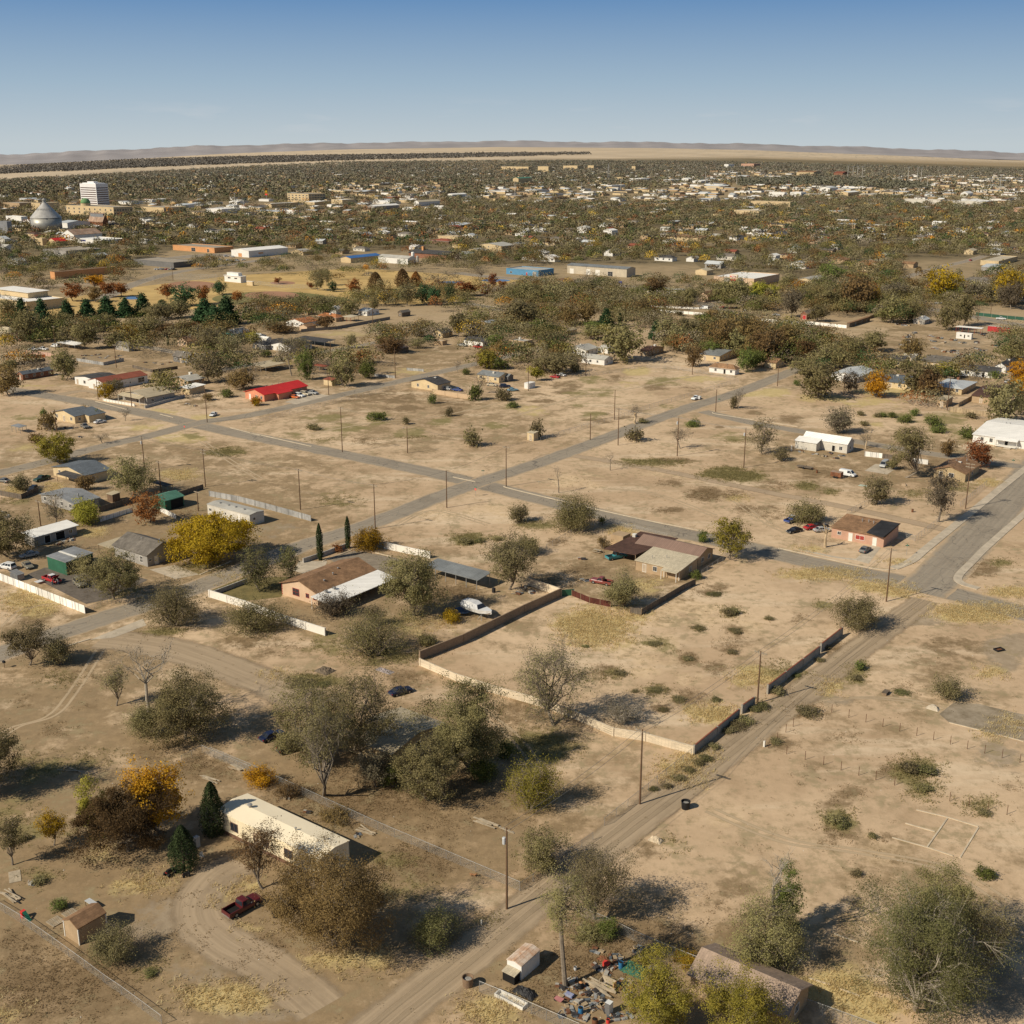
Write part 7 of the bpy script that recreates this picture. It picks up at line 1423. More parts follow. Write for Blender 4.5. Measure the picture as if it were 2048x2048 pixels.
for row,lab in((PA,'thin rusty fence post in the upper row on the sandy lot'),(PB,'thin rusty fence post in the lower row on the sandy lot')):
 for q in row:
  if po is None:po=MB().tube((0,0,-.1),(0,0,1.65),.05,.045,RUSTP,6).build('fence_post');o=po
  else:o=po.copy();COL.objects.link(o)
  o.location=G('R1',*q);tag(o,lab,'post','lone fence posts, '+lab[23:32].strip()+' row')
POLEM=pmat('creosoted pole',(.15,.088,.050),.2,1.5);XARM=pmat('crossarm timber',(.34,.28,.20),.2,2);PORC=pmat('insulator',(.35,.33,.30),.1,2,.3);TRANS=pmat('transformer grey',(.52,.53,.53),.08,1,.4)
POLES={}
def pole(key,label,c,xb,yb,yt,arm=True,trans=False,lamp=False,arms=1,az=None):
 p=G(c,xb,yb);h=float(np.clip(rise(p,px(c,0,yt)[1]),4,16))
 r=empty('utility_pole',p,ROT if az is None else az,label,'utility pole','utility poles along the streets and alleys')
 MB().tube((0,0,-.2),(0,0,h),.17,.11,POLEM,10).build('pole',r)
 if arm:
  for k in range(arms):
   z=h-.35-.9*k;a=MB().box(-.08,.08,-1.3,1.3,z-.09,z+.09,XARM).build('crossarm',r)
   for y in(-1.05,-.45,.45,1.05):MB().lathe([(.05,z+.063),(.06,z+.16),(.03,z+.24)],PORC,6,(0,y)).build('insulator',a)
   b=MB();b.tube((.07,-.7,z-.06),(.07,0,z-.7),.02,.02,STEEL,4);b.tube((.07,.7,z-.06),(.07,0,z-.7),.02,.02,STEEL,4);b.build('brace',r)
 if trans:MB().lathe([(.0,h-2.6),(.24,h-2.6),(.25,h-1.7),(.2,h-1.6),(.0,h-1.58)],TRANS,12,(-.05,.42)).build('transformer',r)
 if lamp:a=MB();a.tube((0,0,h-.5),(-1.6,0,h-.1),.03,.03,STEEL,5);a.build('lamp_arm',r);MB().box(-2.1,-1.5,-.12,.12,h-.2,h-.05,PORC).build('lamp_head',r)
 POLES[key]=(p,h);return r
pole(1,'wooden pole with white transformer at the lower alley, nearest to the camera','L3',1855,930,455,True,True)
pole(2,'bare-topped wooden pole by the alley in front of the tan block wall corner','R2',965,1235,720);pole(3,'wooden pole standing in the gap of the red-capped wall','R1',215,665,330);pole(4,'pale wooden pole at the corner by the olive bush and wide street','H4',1045,1298,955)
pole(5,'pole beside the wide street below the tan brick house','H4',1555,700,405,arms=2);pole(6,'pole left of the stop sign at the central crossing','F',843,958,888,False);pole(7,'pole at the upper corner of the central crossing','F',955,918,842);pole(8,'pole at the silver fence end behind the white trailer','F',567,962,885)
pole(9,'pole on the bare lot above the plank fence corner','H1',1527,460,180,arms=2);pole(10,'pole behind the olive tree near the blue-grey-roofed house','H1',1075,335,85,trans=True);pole(11,'short pole left of the green garage','H1',1197,500,268);pole(12,'tall pole beside the street above the golden-brown bush','F',708,998,914,arms=1)
pole(13,'tall pole in the left corner of the weedy field','F',646,853,768);pole(14,'street-lamp pole at the lower edge of the weedy field','F',769,855,805,False,lamp=True);pole(15,'pole without crossarm at the near fence of the weedy field','M3',670,1225,1030,False);pole(16,'tall bare pole left of the two-armed pole at the street','M3',850,1075,855,False)
pole(17,'two-armed pole beside the street by the dead pale stump','M3',877,1265,990,arms=2);pole(18,'transformer pole at the T-junction on the right','Z3',350,980,475,True,True);pole(19,'transformer pole beside the dirt lane on the right','Z3',1207,1130,620,True,True);pole(20,'slim pole at the kerb of the T-junction','Z3',845,410,120,False)
pole(21,'pole at the street end beside the dense brown trees','M4',193,785,640,False);pole(22,'pole by the white box shed in the weedy field','M3',210,860,665,False);pole(23,'pole in front of the long white house with pale roof','M3',637,750,570,False);pole(24,'pole at the far-right end of the weedy field','M3',1428,740,640,False);pole(25,'short pole behind the small cream hut','M3',295,1150,1060,False)
pole(26,'pole beside the cars of the red-roofed house','M2',585,890,685,False);pole(27,'pole in the lot right of the leaning dead tree','M2',605,700,490);pole(28,'pole at the street before the charcoal-roofed bungalow','M2',225,650,465,False);pole(29,'pole at the corrugated fence by the street','M2',1080,760,535,False);pole(30,'pole with crossarm beside the rusty-roofed shack','M2',1168,580,385);pole(31,'pole at the grey board fence of the orange-tiled houses','M2',913,365,190,False)
pole(32,'pole at the corner beside the lone white sedan','M1',1540,1095,830,False);pole(33,'pole by the yellow bush of the tan-roofed bungalow','M1',730,925,770,False);pole(34,'pole in front of the tan-roofed bungalow','M1',980,980,820,False);pole(35,'pole behind the dull red-roofed building','M1',865,690,515);pole(36,'pole below the park pines','M1',748,485,330);pole(37,'pole by the camper behind the pink wall','M1',415,560,380);pole(38,'pole by the cream L-shaped house','M1',425,1190,1000,False)
pole(39,'pole behind the orange tree on the golden lawn','M4',660,845,690,False);pole(40,'pole at the tan wooden shed on the right','M4',1390,955,715);pole(41,'pole by the highway at the green screen fence','M4',1605,330,210,False);pole(42,'farther pole behind the green screen fence','M4',1695,290,220,False);pole(43,'weathered pole among the bare trees at the left','H1',303,750,560);pole(44,'short pole by the white trailer','H1',1475,640,490)
pole(45,'pole before the beige warehouse','T2',1358,852,782,False);pole(46,'pole beside the long white sheet fence','M3',1223,360,200,False);pole(47,'pole with crossarm behind the red-roofed house trees','M3',1135,600,420);pole(48,'pole at the ball field edge','T1',955,860,775,False)
for c,x,yb,yt,lab in(('T3',958,292,225,'leftmost of four tall floodlight masts on the horizon side'),('T3',986,292,228,'second of the four tall floodlight masts'),('T3',1011,292,226,'third of the four tall floodlight masts'),('T3',1037,295,228,'fourth of the four tall floodlight masts'),('T3',1290,320,232,'floodlight mast left of the open field on the right'),('T3',1362,315,236,'floodlight mast in the middle of the open field'),('T3',1340,318,236,'slimmer mast beside the field floodlight'),('T3',1397,350,280,'nearer short floodlight mast of the open field'),('T3',1797,365,280,'lone tall mast near the right edge'),('T3',172,335,262,'mast by the pale sheds on the left of the open land'),('T3',345,330,268,'mast near the tan field'),('T3',530,320,268,'mast beside the dark trees of the tan field'),('T2',966,400,325,'thin mast beside the railway land'),('T2',548,415,346,'mast by the white warehouses'),('T2',1332,385,318,'mast at the pink shed by the railway'),('T2',1550,365,300,'mast before the yellow depot'),('T1',1299,462,376,'mast over the white roofs of downtown'),('T1',1347,480,415,'short mast right of the downtown mast')):
 p=G(c,x,yb);h=rise(p,px(c,0,yt)[1]);r=empty('light_mast',p,0,lab,'mast');w=max(.25,depth(p)*.00022)
 MB().tube((0,0,0),(0,0,h),w,w*.6,pmat('pale mast steel',(.50,.47,.42),.1,1),6).build('pole',r);MB().box(-w*3,w*3,-w,w,h-w*2,h,STEEL).build('lamp_head',r)
p=G('T2',1480,318);h=rise(p,px('T2',0,212)[1]);r=empty('lattice_tower',p,0,'lattice radio tower rising over the buff campus','radio tower');m=MB();w=3.2
for i in range(12):
 z0,z1=h*i/12,h*(i+1)/12;a,b=w*(1-.07*i),w*(1-.07*(i+1))
 for sx,sy in((-1,-1),(1,-1),(1,1),(-1,1)):m.tube((sx*a,sy*a,z0),(sx*b,sy*b,z1),.35,.35,STEEL,4);m.tube((sx*a,sy*a,z0),(-sy*b,sx*b,z1),.22,.22,STEEL,3)
m.build('lattice',r)
def wire(a,b,label,n=1,group='power lines between the poles'):
 (p,h),(q,k)=POLES[a],POLES[b];m=MB();d=(q-p).normalized();s=Vector((-d.y,d.x,0))
 for i in range(n):
  o=s*((i-(n-1)/2)*1.0);A=p+o+Vector((0,0,h-.1));B=q+o+Vector((0,0,k-.1));prev=A
  sag=(B-A).length*.018
  for j in range(1,13):
   t=j/12;x=A+(B-A)*t-Vector((0,0,4*sag*t*(1-t)));m.tube(prev,x,.028,.028,BUMP,3,False);prev=x
 tag(m.build('power_line'),label,'power line',group)
wire(1,2,'pair of wires along the alley from the nearest transformer pole',2);wire(2,3,'pair of wires along the alley over the block wall corner',2);wire(3,4,'pair of wires along the dirt track to the wide street',2);wire(19,18,'wires along the lane on the right',2);wire(18,17,'wires across the street by the T-junction',2)
wire(17,7,'wires along the street to the central crossing',2);wire(7,6,'wires over the central crossing');wire(6,12,'wires from the crossing down the street');wire(12,8,'wires over the bare lot behind the peach house');wire(9,8,'wires over the lot above the white trailer',2);wire(10,9,'wires across the lot by the blue-grey roofs',2);wire(13,7,'wires along the lower edge of the weedy field')
SR=pmat('sign red',(.55,.03,.03),.05,1);SG=pmat('street sign green',(.02,.16,.10),.05,1)
def text(root,s,loc,rot,size,mat,name='lettering'):
 cu=bpy.data.curves.new(name,'FONT');cu.body=s;cu.size=size;cu.extrude=.004;cu.align_x='CENTER';cu.align_y='CENTER';cu.materials.append(mat)
 t=bpy.data.objects.new(name,cu);COL.objects.link(t);t.parent=root;t.location=loc;t.rotation_euler=rot;return t
def stop(label,c,x,y,dirn):
 p=G(c,x,y);r=empty('stop_sign',p,math.atan2(dirn.y,dirn.x),label,'stop sign')
 MB().tube((0,0,-.1),(0,0,3.0),.04,.04,STEEL,6).build('post',r);m=MB()
 pts=[(.38*math.cos(math.radians(22.5+45*i)),.38*math.sin(math.radians(22.5+45*i)))for i in range(8)]
 m.loft([[(.05,a,2.2+b)for a,b in pts],[(.07,a,2.2+b)for a,b in pts]],SR);m.build('plate',r);text(r,'STOP',(.08,0,2.2),(math.pi/2,0,math.pi/2),.26,TRIM)
 MB().box(-.02,.02,-.45,.45,2.75,2.95,SG).build('street_name_plate',r)
stop('red stop sign at the central crossing','H3',165,298,-eB);stop('red stop sign at the left crossing','M1',1375,1170,-eB)
for lab,c,x,y,yt in(('green street name sign at the corner of the wide street','H4',1175,1000,950),('green street name sign at the T-junction','Z3',888,330,292),('green street name sign by the tan brick house','H4',1858,440,370),('thin street sign above the central crossing','H3',213,185,105),('street name sign by the small peach bungalow','M1',1095,520,470)):
 p=G(c,x,y);r=empty('street_sign',p,0,lab,'street sign');MB().tube((0,0,-.1),(0,0,2.8),.04,.04,STEEL,6).build('post',r);m=MB();m.box(-.5,.5,-.015,.015,2.5,2.72,SG);m.build('name_plate',r);MB().box(-.015,.015,-.5,.5,2.74,2.95,SG).build('name_plate',r)
def put(name,label,c,x,y,build,cat=None,rz=None,group=None,z=0):
 r=empty(name,G(c,x,y)+Vector((0,0,z)),ROT if rz is None else rz,label,cat or name.replace('_',' '),group);build(r);return r
def one(name,label,c,x,y,mb,cat=None,rz=None,group=None):
 o=mb.build(name,None,G(c,x,y),ROT if rz is None else rz);return tag(o,label,cat or name.replace('_',' '),group)
BLK=pmat('black plastic',(.02,.02,.022),.25,1,.6);BINB=pmat('tan plastic',(.24,.16,.10),.15,1)
def bin_(m):return lambda r:(MB().lathe([(.0,0),(.62,0),(.72,1.25),(.76,1.25),(.76,1.3),(.66,1.3),(.56,.25),(0,.25)],m,20).build('tub',r),MB().lathe([(0,.9),(.63,.9),(.5,1.0),(0,1.05)],pmat('rubbish',(.40,.38,.34),.5,5),8).build('rubbish_load',r))
put('trash_bin','big round black trash bin beside the dirt alley','R2',1280,1265,bin_(BLK));put('trash_bin','round tan trash bin at the alley by the fence corner','B1',115,1035,bin_(BINB))
def boat(r):
 W_=PAINT['white'];m=MB()
 def rg(x,w,z0,z1):return[(x,0,z0),(x,-w*.8,z0+.35),(x,-w,z1),(x,w,z1),(x,w*.8,z0+.35)]
 m.loft([rg(-3.3,1.15,.9,1.9),rg(-1,1.25,.85,1.95),rg(1.2,1.1,.95,2.05),rg(2.6,.6,1.2,2.2),rg(3.4,.08,1.6,2.3)],W_);m.build('hull',r)
 c=MB();c.loft([[(-3.3,-1.1,1.92),(-3.3,1.1,1.92),(-3.2,.7,2.7),(-3.2,-.7,2.7)],[(-.6,-1.15,1.97),(-.6,1.15,1.97),(-.7,.75,2.95),(-.7,-.75,2.95)],[(1.0,-1.0,2.05),(1.0,1.0,2.05),(.4,.6,2.75),(.4,-.6,2.75)]],pmat('boat cover',(.62,.62,.62),.25,1.2));c.build('cover',r)
 MB().face([(.42,-.62,2.72),(.42,.62,2.72),(1.04,.95,2.1),(1.04,-.95,2.1)],glass()).build('windscreen',r)
 for x in(-2.4,1.4):
  for s in(-1,1):k=MB();k.tube((x,s*.4,1.05),(x-.5,s*1.0,0),.04,.04,STEEL,5);k.tube((x,s*.4,1.05),(x+.5,s*1.0,0),.04,.04,STEEL,5);k.build('stand_leg',r)
put('motor_boat','white motor boat under a cover on stands beside the tan wall','H2',1790,815,boat,'boat',math.atan2((-eA).y,(-eA).x)-.15).scale=(1.3,1.3,1.15)
put('trampoline','round trampoline next to the covered boat','H2',1690,795,lambda r:(MB().lathe([(1.9,.72),(2.05,.72),(2.05,.8),(1.9,.8)],pmat('blue pad',(.05,.08,.14),.2,2),24).build('rim_pad',r),MB().lathe([(0,.76),(1.9,.76)],BLK,24).build('jump_mat',r),[MB().tube((1.95*math.cos(t),1.95*math.sin(t),0),(1.95*math.cos(t),1.95*math.sin(t),.72),.03,.03,STEEL,5).build('leg',r)for t in(0,1.57,3.14,4.71)]))
def fridge(mat,t=1.7):return lambda r:(MB().box(-.36,.36,-.36,.36,0,t,mat).build('cabinet',r),MB().box(-.42,-.363,-.34,.34,.05,t-.6,WALL['slate']).build('door',r),MB().box(-.42,-.363,-.34,.34,t-.55,t-.03,WALL['slate']).build('door',r))
put('refrigerator','old white-topped refrigerator in the junk yard','Z2',1245,705,fridge(PAINT['white'],1.6));put('refrigerator','grey refrigerator standing in the shade of the juniper','Z4',1765,600,fridge(pmat('grey enamel',(.36,.38,.40),.1,1)))
def drum(m,h=.9,r_=.3,top=None):return lambda r:(MB().lathe([(0,0),(r_,0),(r_,h*.33),(r_*1.04,h*.35),(r_,h*.37),(r_,h*.66),(r_*1.04,h*.68),(r_,h*.7),(r_,h),(r_*.9,h),(r_*.9,h-.08),(0,h-.08)],m,16).build('shell',r),MB().lathe([(0,h-.05),(r_*.85,h-.05),(0,h+.05)],top or DARK,8).build('contents',r))
DB=pmat('drum blue',(.03,.16,.33),.2,2);DR=pmat('drum rust',(.20,.085,.04),.3,2)
put('barrel','bright blue plastic barrel at the bottom of the junk yard','Z2',972,715,drum(DB,.95,.32));put('barrel','black barrel with orange lid beside the plank pile','Z2',972,465,drum(BLK,.9,.32,WALL['orange']));put('barrel','blue barrel by the green tarp','Z2',1360,270,drum(DB,.9,.3));put('barrel','rusty open drum at the bottom edge','Z2',1110,815,drum(DR,.8,.36));put('barrel','rusty burn barrel inside the fenced yard','H4',1213,722,drum(DR,.9,.3));put('barrel','rusty barrel beside the junk frames on the right lot','H4',598,470,drum(DR,.9,.3));put('bucket','grey bucket alone on the junk yard dirt','Z2',920,288,drum(TRANS,.45,.2));put('bucket','red bucket at the bottom edge','Z2',1235,800,drum(SR,.5,.22))
def tub(r):m=MB();m.box(-.35,.35,-.85,.85,0,.06,TRIM);m.box(-.42,-.35,-.9,.9,0,.45,TRIM);m.box(.35,.42,-.9,.9,0,.45,TRIM);m.box(-.35,.35,-.9,-.84,0,.45,TRIM);m.box(-.35,.35,.84,.9,0,.45,TRIM);m.build('basin',r)
put('bathtub','long white trough in front of the junk yard fence','Z2',300,590,lambda r:(tub(r),r.__setattr__('scale',(1.3,2.4,1))))
def barrow(r):
 m=MB();m.loft([[(-.3,-.25,.35),(-.3,.25,.35),(.35,.2,.35),(.35,-.2,.35)],[(-.5,-.38,.62),(-.5,.38,.62),(.6,.32,.62),(.6,-.32,.62)]],pmat('pink tray',(.48,.20,.19),.1,2));m.build('tray',r);MB().lathe([(.06,-.04),(.2,-.04),(.2,.04),(.06,.04)],TYRE,12).build('wheel',r).matrix_local=Matrix.Translation((.6,0,.2))@Matrix.Rotation(math.pi/2,4,'X')
 for s in(-1,1):MB().tube((.5,s*.1,.25),(-1.1,s*.3,.6),.025,.025,WOODP,5).build('handle',r)
put('wheelbarrow','pink wheelbarrow in the junk yard','Z2',765,608,barrow,None,2.5)
def crumple(w,l,h,mat,seed=1,n=12):
 r=np.random.default_rng(seed);m=MB();V_=[[(-w/2+w*i/n+r.normal()*.03,-l/2+l*j/n+r.normal()*.03,max(0.01,h*(1-(2*abs(i/n-.5))**2.5)*(1-(2*abs(j/n-.5))**2.5)*(.6+.5*r.random())))for j in range(n+1)]for i in range(n+1)]
 for i in range(n):
  for j in range(n):m.face([V_[i][j],V_[i+1][j],V_[i+1][j+1],V_[i][j+1]],mat)
 return m
one('rubbish_sacks','heap of black rubbish sacks beside the rusty white shed','Z2',435,515,crumple(1.5,3.2,.8,BLK,3),'heap');one('tarp','dark green tarp over a heap in the junk yard','Z2',1500,290,crumple(2.6,3.4,.7,pmat('tarp green',(.03,.12,.08),.25,2),4));one('rubbish_heap','low heap of litter under the tangled olive tree','H2',1190,1165,crumple(1.6,4.0,.35,pmat('litter mix',(.42,.36,.33),.6,6,c2=(.10,.09,.12)),5),'heap');one('brushwood','grey heap of cut branches on the vacant lot','H2',805,1165,crumple(3.0,3.6,.8,pmat('dry twigs',(.17,.13,.09),.4,4),6),'heap')
one('rubble_pile','pile of white rubble beside the alley','B1',1325,100,crumple(1.3,2.2,.7,pmat('white rubble',(.55,.45,.32),.3,3),7),'rubble');one('stone_block','broken concrete block on the edge of the slab','R1',1345,700,crumple(1.6,2.4,1.0,CONC,8,5),'rubble');one('earth_mound','low brown hump of earth beside the right-hand yard','H4',1160,550,crumple(1.4,1.6,.8,pmat('clay hump',(.42,.31,.2),.2,2),9),'mound')
def planks(n,L,w,seed,mat,spreadv=.6):
 r=random.Random(seed);m=MB()
 for i in range(n):
  a=r.uniform(-.25,.25);x,y=r.uniform(-spreadv,spreadv),r.uniform(-.5,.5);d=Vector((math.sin(a),math.cos(a),0))*L/2;s=Vector((math.cos(a),-math.sin(a),0))*w/2;z=.03+i*.05
  q=[Vector((x,y,z))-d-s,Vector((x,y,z))-d+s,Vector((x,y,z))+d+s,Vector((x,y,z))+d-s]
  m.solid([tuple(p)for p in q]+[(p.x,p.y,p.z+.045)for p in q],[(3,2,1,0),(4,5,6,7),(0,1,5,4),(1,2,6,5),(2,3,7,6),(3,0,4,7)],mat)
 return m
LUM=pmat('bleached lumber',(.46,.38,.27),.25,2)
for lab,c,x,y,n,L_,w_,sd,rz in(('stack of bleached planks in the junk yard','Z2',1150,460,9,3.8,.25,1,ROT),('loose planks at the left edge above the toy slide','L2',60,610,10,3.6,.18,2,ROT),('pale boards lying behind the end of the mobile home','L1',1440,1245,6,3.4,.2,3,ROT),('boards lying beside the chain-link fence behind the mobile home','L3',1030,475,5,3.2,.2,4,ROT),('crossed fallen poles on the sandy lot','L1',530,1185,3,6.0,.14,5,ROT+.3),('boards on the ground near the chain-link corner','L1',1640,1160,6,2.8,.2,6,ROT),('old lumber pile on the brown lawn','L4',1320,1015,7,3.6,.3,7,ROT),('thin beam lying beside the alley bottom edge','B1',1235,1120,1,.1,.1,8,0)):
 if L_>1:one('lumber_pile',lab,c,x,y,planks(n,L_,w_,sd,LUM),'lumber',rz)
def pallet(r):
 for i in range(7):MB().box(-.6,.6,-.6+i*.18,-.6+i*.18+.1,.11,.13,LUM).build('slat',r)
 for y in(-.5,0,.5):MB().box(y-.05,y+.05,-.6,.6,0,.11,LUM).build('stringer',r)
put('pallet','wooden pallet flat on the ground nearest the tan shed','L2',440,710,lambda r:(pallet(r),r.__setattr__('scale',(1.5,1.5,1.2))));put('pallet','wooden pallet left of the tan shed beside the other pallet','L2',345,760,lambda r:(pallet(r),r.__setattr__('scale',(1.5,1.5,1.2))));put('pallet','broken pallet leaning on the tan block wall','L4',1160,185,lambda r:(pallet(r),r.__setattr__('rotation_euler',(1.2,0,ROT-1.57))));
one('sheet_board','pale board lying flat at the left edge','L2',92,478,MB().box(-.8,.8,-1.5,1.5,.01,.06,LUM),'board',ROT-.5);one('sheet_board','white hood panel lying before the red and white pickup','Z1',755,640,MB().box(-.8,.8,-.75,.75,.45,.5,PAINT['white']),'panel');one('sheet_board','pale green sheet lying on the right lot','H4',897,552,MB().box(-1.0,1.0,-1.3,1.3,.01,.05,pmat('pale green sheet',(.45,.50,.40),.1,1)),'board')
put('table_top','small white-topped stand behind the tan shed','L2',570,665,lambda r:(MB().box(-.4,.4,-.9,.9,.75,.82,TRANS).build('top',r),[MB().box(x-.04,x+.04,y-.04,y+.04,0,.75,WOODP).build('leg',r)for x in(-.35,.35)for y in(-.8,.8)]),'table')
put('play_slide','small red and green toy slide by the sagging fence','L2',165,740,lambda r:(MB().solid([(-.25,-.9,.05),(.25,-.9,.05),(.25,.4,1.0),(-.25,.4,1.0),(-.25,-.9,.0),(.25,-.9,.0),(.25,.4,.92),(-.25,.4,.92)],[(0,1,2,3),(7,6,5,4),(0,4,5,1),(1,5,6,2),(2,6,7,3),(3,7,4,0)],SG).build('chute',r),MB().box(-.3,.3,.42,.9,0,1.0,SR).build('ladder',r)),'toy')
def picnic(r):
 MB().box(-.4,.4,-1.1,1.1,.72,.77,LUM).build('table_top',r)
 for s in(-1,1):
  MB().box(s*.75-.14,s*.75+.14,-1.1,1.1,.42,.46,LUM).build('bench',r)
  m=MB();m.tube((-.75,s*.8,0),(.1,s*.8,.72),.05,.05,WOODP,4);m.tube((.75,s*.8,0),(-.1,s*.8,.72),.05,.05,WOODP,4);m.build('leg_frame',r)
put('picnic_table','pale wooden picnic table beside the brown carport roof','H3',950,660,picnic)
def chair(r):
 MB().box(-.25,.25,-.25,.25,.42,.45,TRIM).build('seat',r);MB().box(-.25,.25,.22,.25,.45,.95,TRIM).build('backrest',r)
 for x in(-.22,.22):
  for y in(-.22,.22):MB().box(x-.02,x+.02,y-.02,y+.02,0,.42,TRIM).build('leg',r)
put('garden_chair','white lattice metal chair in the shade of the juniper','Z4',1830,750,chair,'chair',.6)
def quadbike(r):
 MB().loft([[(-.7,-.3,.45),(-.7,.3,.45),(-.7,.25,.75),(-.7,-.25,.75)],[(0,-.25,.4),(0,.25,.4),(0,.2,.85),(0,-.2,.85)],[(.75,-.3,.5),(.75,.3,.5),(.75,.25,.85),(.75,-.25,.85)]],PAINT['black']).build('body',r);MB().tube((.45,-.4,1.1),(.45,.4,1.1),.025,.025,BUMP,5).build('handlebar',r);MB().box(-.55,.1,-.18,.18,.86,.95,BLK).build('seat',r);MB().box(-.72,-.69,-.2,.2,.62,.7,TAIL).build('taillight',r)
 for x in(-.55,.55):
  for s in(-1,1):MB().lathe([(.1,-.12),(.28,-.12),(.28,.12),(.1,.12)],TYRE,12).build('wheel',r).matrix_local=Matrix.Translation((x,s*.45,.28))@Matrix.Rotation(math.pi/2,4,'X')
put('quad_bike','black quad bike parked at the foot of the dark green juniper','Z4',1420,960,quadbike,'quad bike',1.0);put('quad_bike','smaller dark motorbike frame right of the quad bike','Z4',1630,985,quadbike,'motorbike',.4).scale=(.7,.5,.7)
put('wheelie_bin','black wheeled bin standing beside the dark red pickup','L3',498,980,lambda r:(MB().loft([[(-.22,-.22,.05),(.22,-.22,.05),(.22,.22,.05),(-.22,.22,.05)],[(-.3,-.3,1.0),(.3,-.3,1.0),(.3,.3,1.0),(-.3,.3,1.0)]],BLK).build('tub',r),MB().box(-.33,.33,-.33,.33,1.0,1.07,BLK).build('lid',r)))
put('wheelie_bin','dark wheeled bin at the end of the carport','H2',1892,660,lambda r:(MB().box(-.3,.3,-.3,.3,0,1.05,BLK).build('tub',r),MB().box(-.33,.33,-.33,.33,1.053,1.12,BLK).build('lid',r)))
put('utility_box','light blue-grey metal lean-to box behind the white fence','Z1',340,560,lambda r:(MB().box(-.9,.9,-1.6,1.6,0,1.5,WALL['steel']).build('cabinet',r),MB().solid([(-1,-1.7,1.5),(1,-1.7,1.5),(1,1.7,1.9),(-1,1.7,1.9),(-1,-1.7,1.57),(1,-1.7,1.57),(1,1.7,1.97),(-1,1.7,1.97)],[(3,2,1,0),(4,5,6,7),(0,1,5,4),(1,2,6,5),(2,3,7,6),(3,0,4,7)],ROOF['galv']).build('lid',r)))
put('stock_trailer','rusty livestock trailer behind the white van','H4',725,500,lambda r:(MB().box(-1.0,1.0,-1.7,1.7,.5,1.9,WALL['rust']).build('body',r),MB().box(-1.03,1.03,-1.73,1.73,1.903,2.0,ROOF['rust']).build('roof',r),[MB().lathe([(.1,-.1),(.35,-.1),(.35,.1),(.1,.1)],TYRE,12).build('wheel',r).__setattr__('matrix_local',Matrix.Translation((s*1.08,y,.35))@Matrix.Rotation(math.pi/2,4,'Y'))for s in(-1,1)for y in(-.4,.4)]))
put('bed_frame','black bed frame lying on the bare lot at the right','R1',1770,325,lambda r:(MB().box(-.9,.9,-.6,.6,.05,.12,DR).build('slab',r),[MB().box(-.95,-.85,-.65,.65,.05,.45,BLK).build('side',r),MB().box(.85,.95,-.65,.65,.05,.45,BLK).build('side',r),MB().box(-.85,.85,-.65,-.55,.05,.4,BLK).build('side',r),MB().box(-.85,.85,.55,.65,.05,.4,BLK).build('side',r)]),'frame',.4)
put('cart_frame','old flat trailer frames rusting on the right lot','H4',520,440,lambda r:(MB().box(-1.1,1.1,-2.6,2.6,.5,.62,WALL['timber']).build('deck',r),MB().tube((0,-2.6,.5),(0,-4.2,.45),.06,.05,DR,5).build('drawbar',r),[MB().lathe([(.1,-.1),(.35,-.1),(.35,.1),(.1,.1)],TYRE,12).build('wheel',r).__setattr__('matrix_local',Matrix.Translation((s*1.2,0,.35))@Matrix.Rotation(math.pi/2,4,'Y'))for s in(-1,1)]),'trailer')
put('wooden_frame','collapsed wooden frame on the bare lot by the dirt track','R1',1040,605,lambda r:(MB().box(-.9,.9,-.5,.5,.5,.56,WALL['timber']).build('top',r),[MB().box(x-.05,x+.05,-.45,.45,0,.5,WOODP).build('leg',r)for x in(-.8,.8)]),'table')
one('marker_post','short white marker post beside the dirt track','R1',258,945,MB().box(-.15,.15,-.15,.15,-.1,1.1,TRIM));one('marker_post','short white valve post on the alley verge','B1',203,640,MB().box(-.07,.07,-.07,.07,-.1,.7,TRIM));one('marker_post','white marker post by the white-roofed house','Z3',1822,915,MB().box(-.12,.12,-.12,.12,-.1,2.0,TRIM));put('mail_box','black mailbox on a post at the left road edge','L1',32,468,lambda r:(MB().box(-.05,.05,-.05,.05,-.1,1.1,WOODP).build('post',r),MB().box(-.2,.2,-.3,.3,1.1,1.5,BLK).build('box',r)),'mailbox')
put('satellite_dish','white satellite dish above the shingled roof at the bottom','B2',415,1235,lambda r:(MB().tube((0,0,0),(0,0,3.2),.06,.05,STEEL,6).build('mast',r),MB().lathe([(0,0),(.5,.06),(.95,.22),(.97,.22),(.5,.03),(0,-.04)],TRANS,20).build('dish',r).__setattr__('matrix_local',Matrix.Translation((0,0,3.3))@Matrix.Rotation(math.radians(-50),4,'X'))),None,-.5)
put('plywood_crate','open plywood crates behind the plank stack','Z2',1250,435,lambda r:(MB().box(-.05,.05,-1.0,1.0,0,1.1,LUM).build('back_panel',r),MB().box(-.7,-.05,-1.05,-.98,0,1.1,WALL['orange']).build('side_panel',r),MB().box(-.7,-.05,.98,1.05,0,.8,LUM).build('side_panel',r)),'crate')
one('plastic_box','red plastic box by the blue barrel and tarp','Z2',1220,250,MB().box(-.3,.3,-.4,.4,0,.6,SR));one('plastic_box','blue and white cooler box on the ground in the junk yard','Z2',865,545,MB().box(-.3,.3,-.5,.5,0,.4,pmat('cooler blue',(.06,.10,.35),.2,2,c2=(.5,.5,.5))));one('plastic_box','brown-red tin sheet heap beside the red box','Z2',1195,190,crumple(1.0,1.6,.5,DR,11,6))
jr_=random.Random(5)
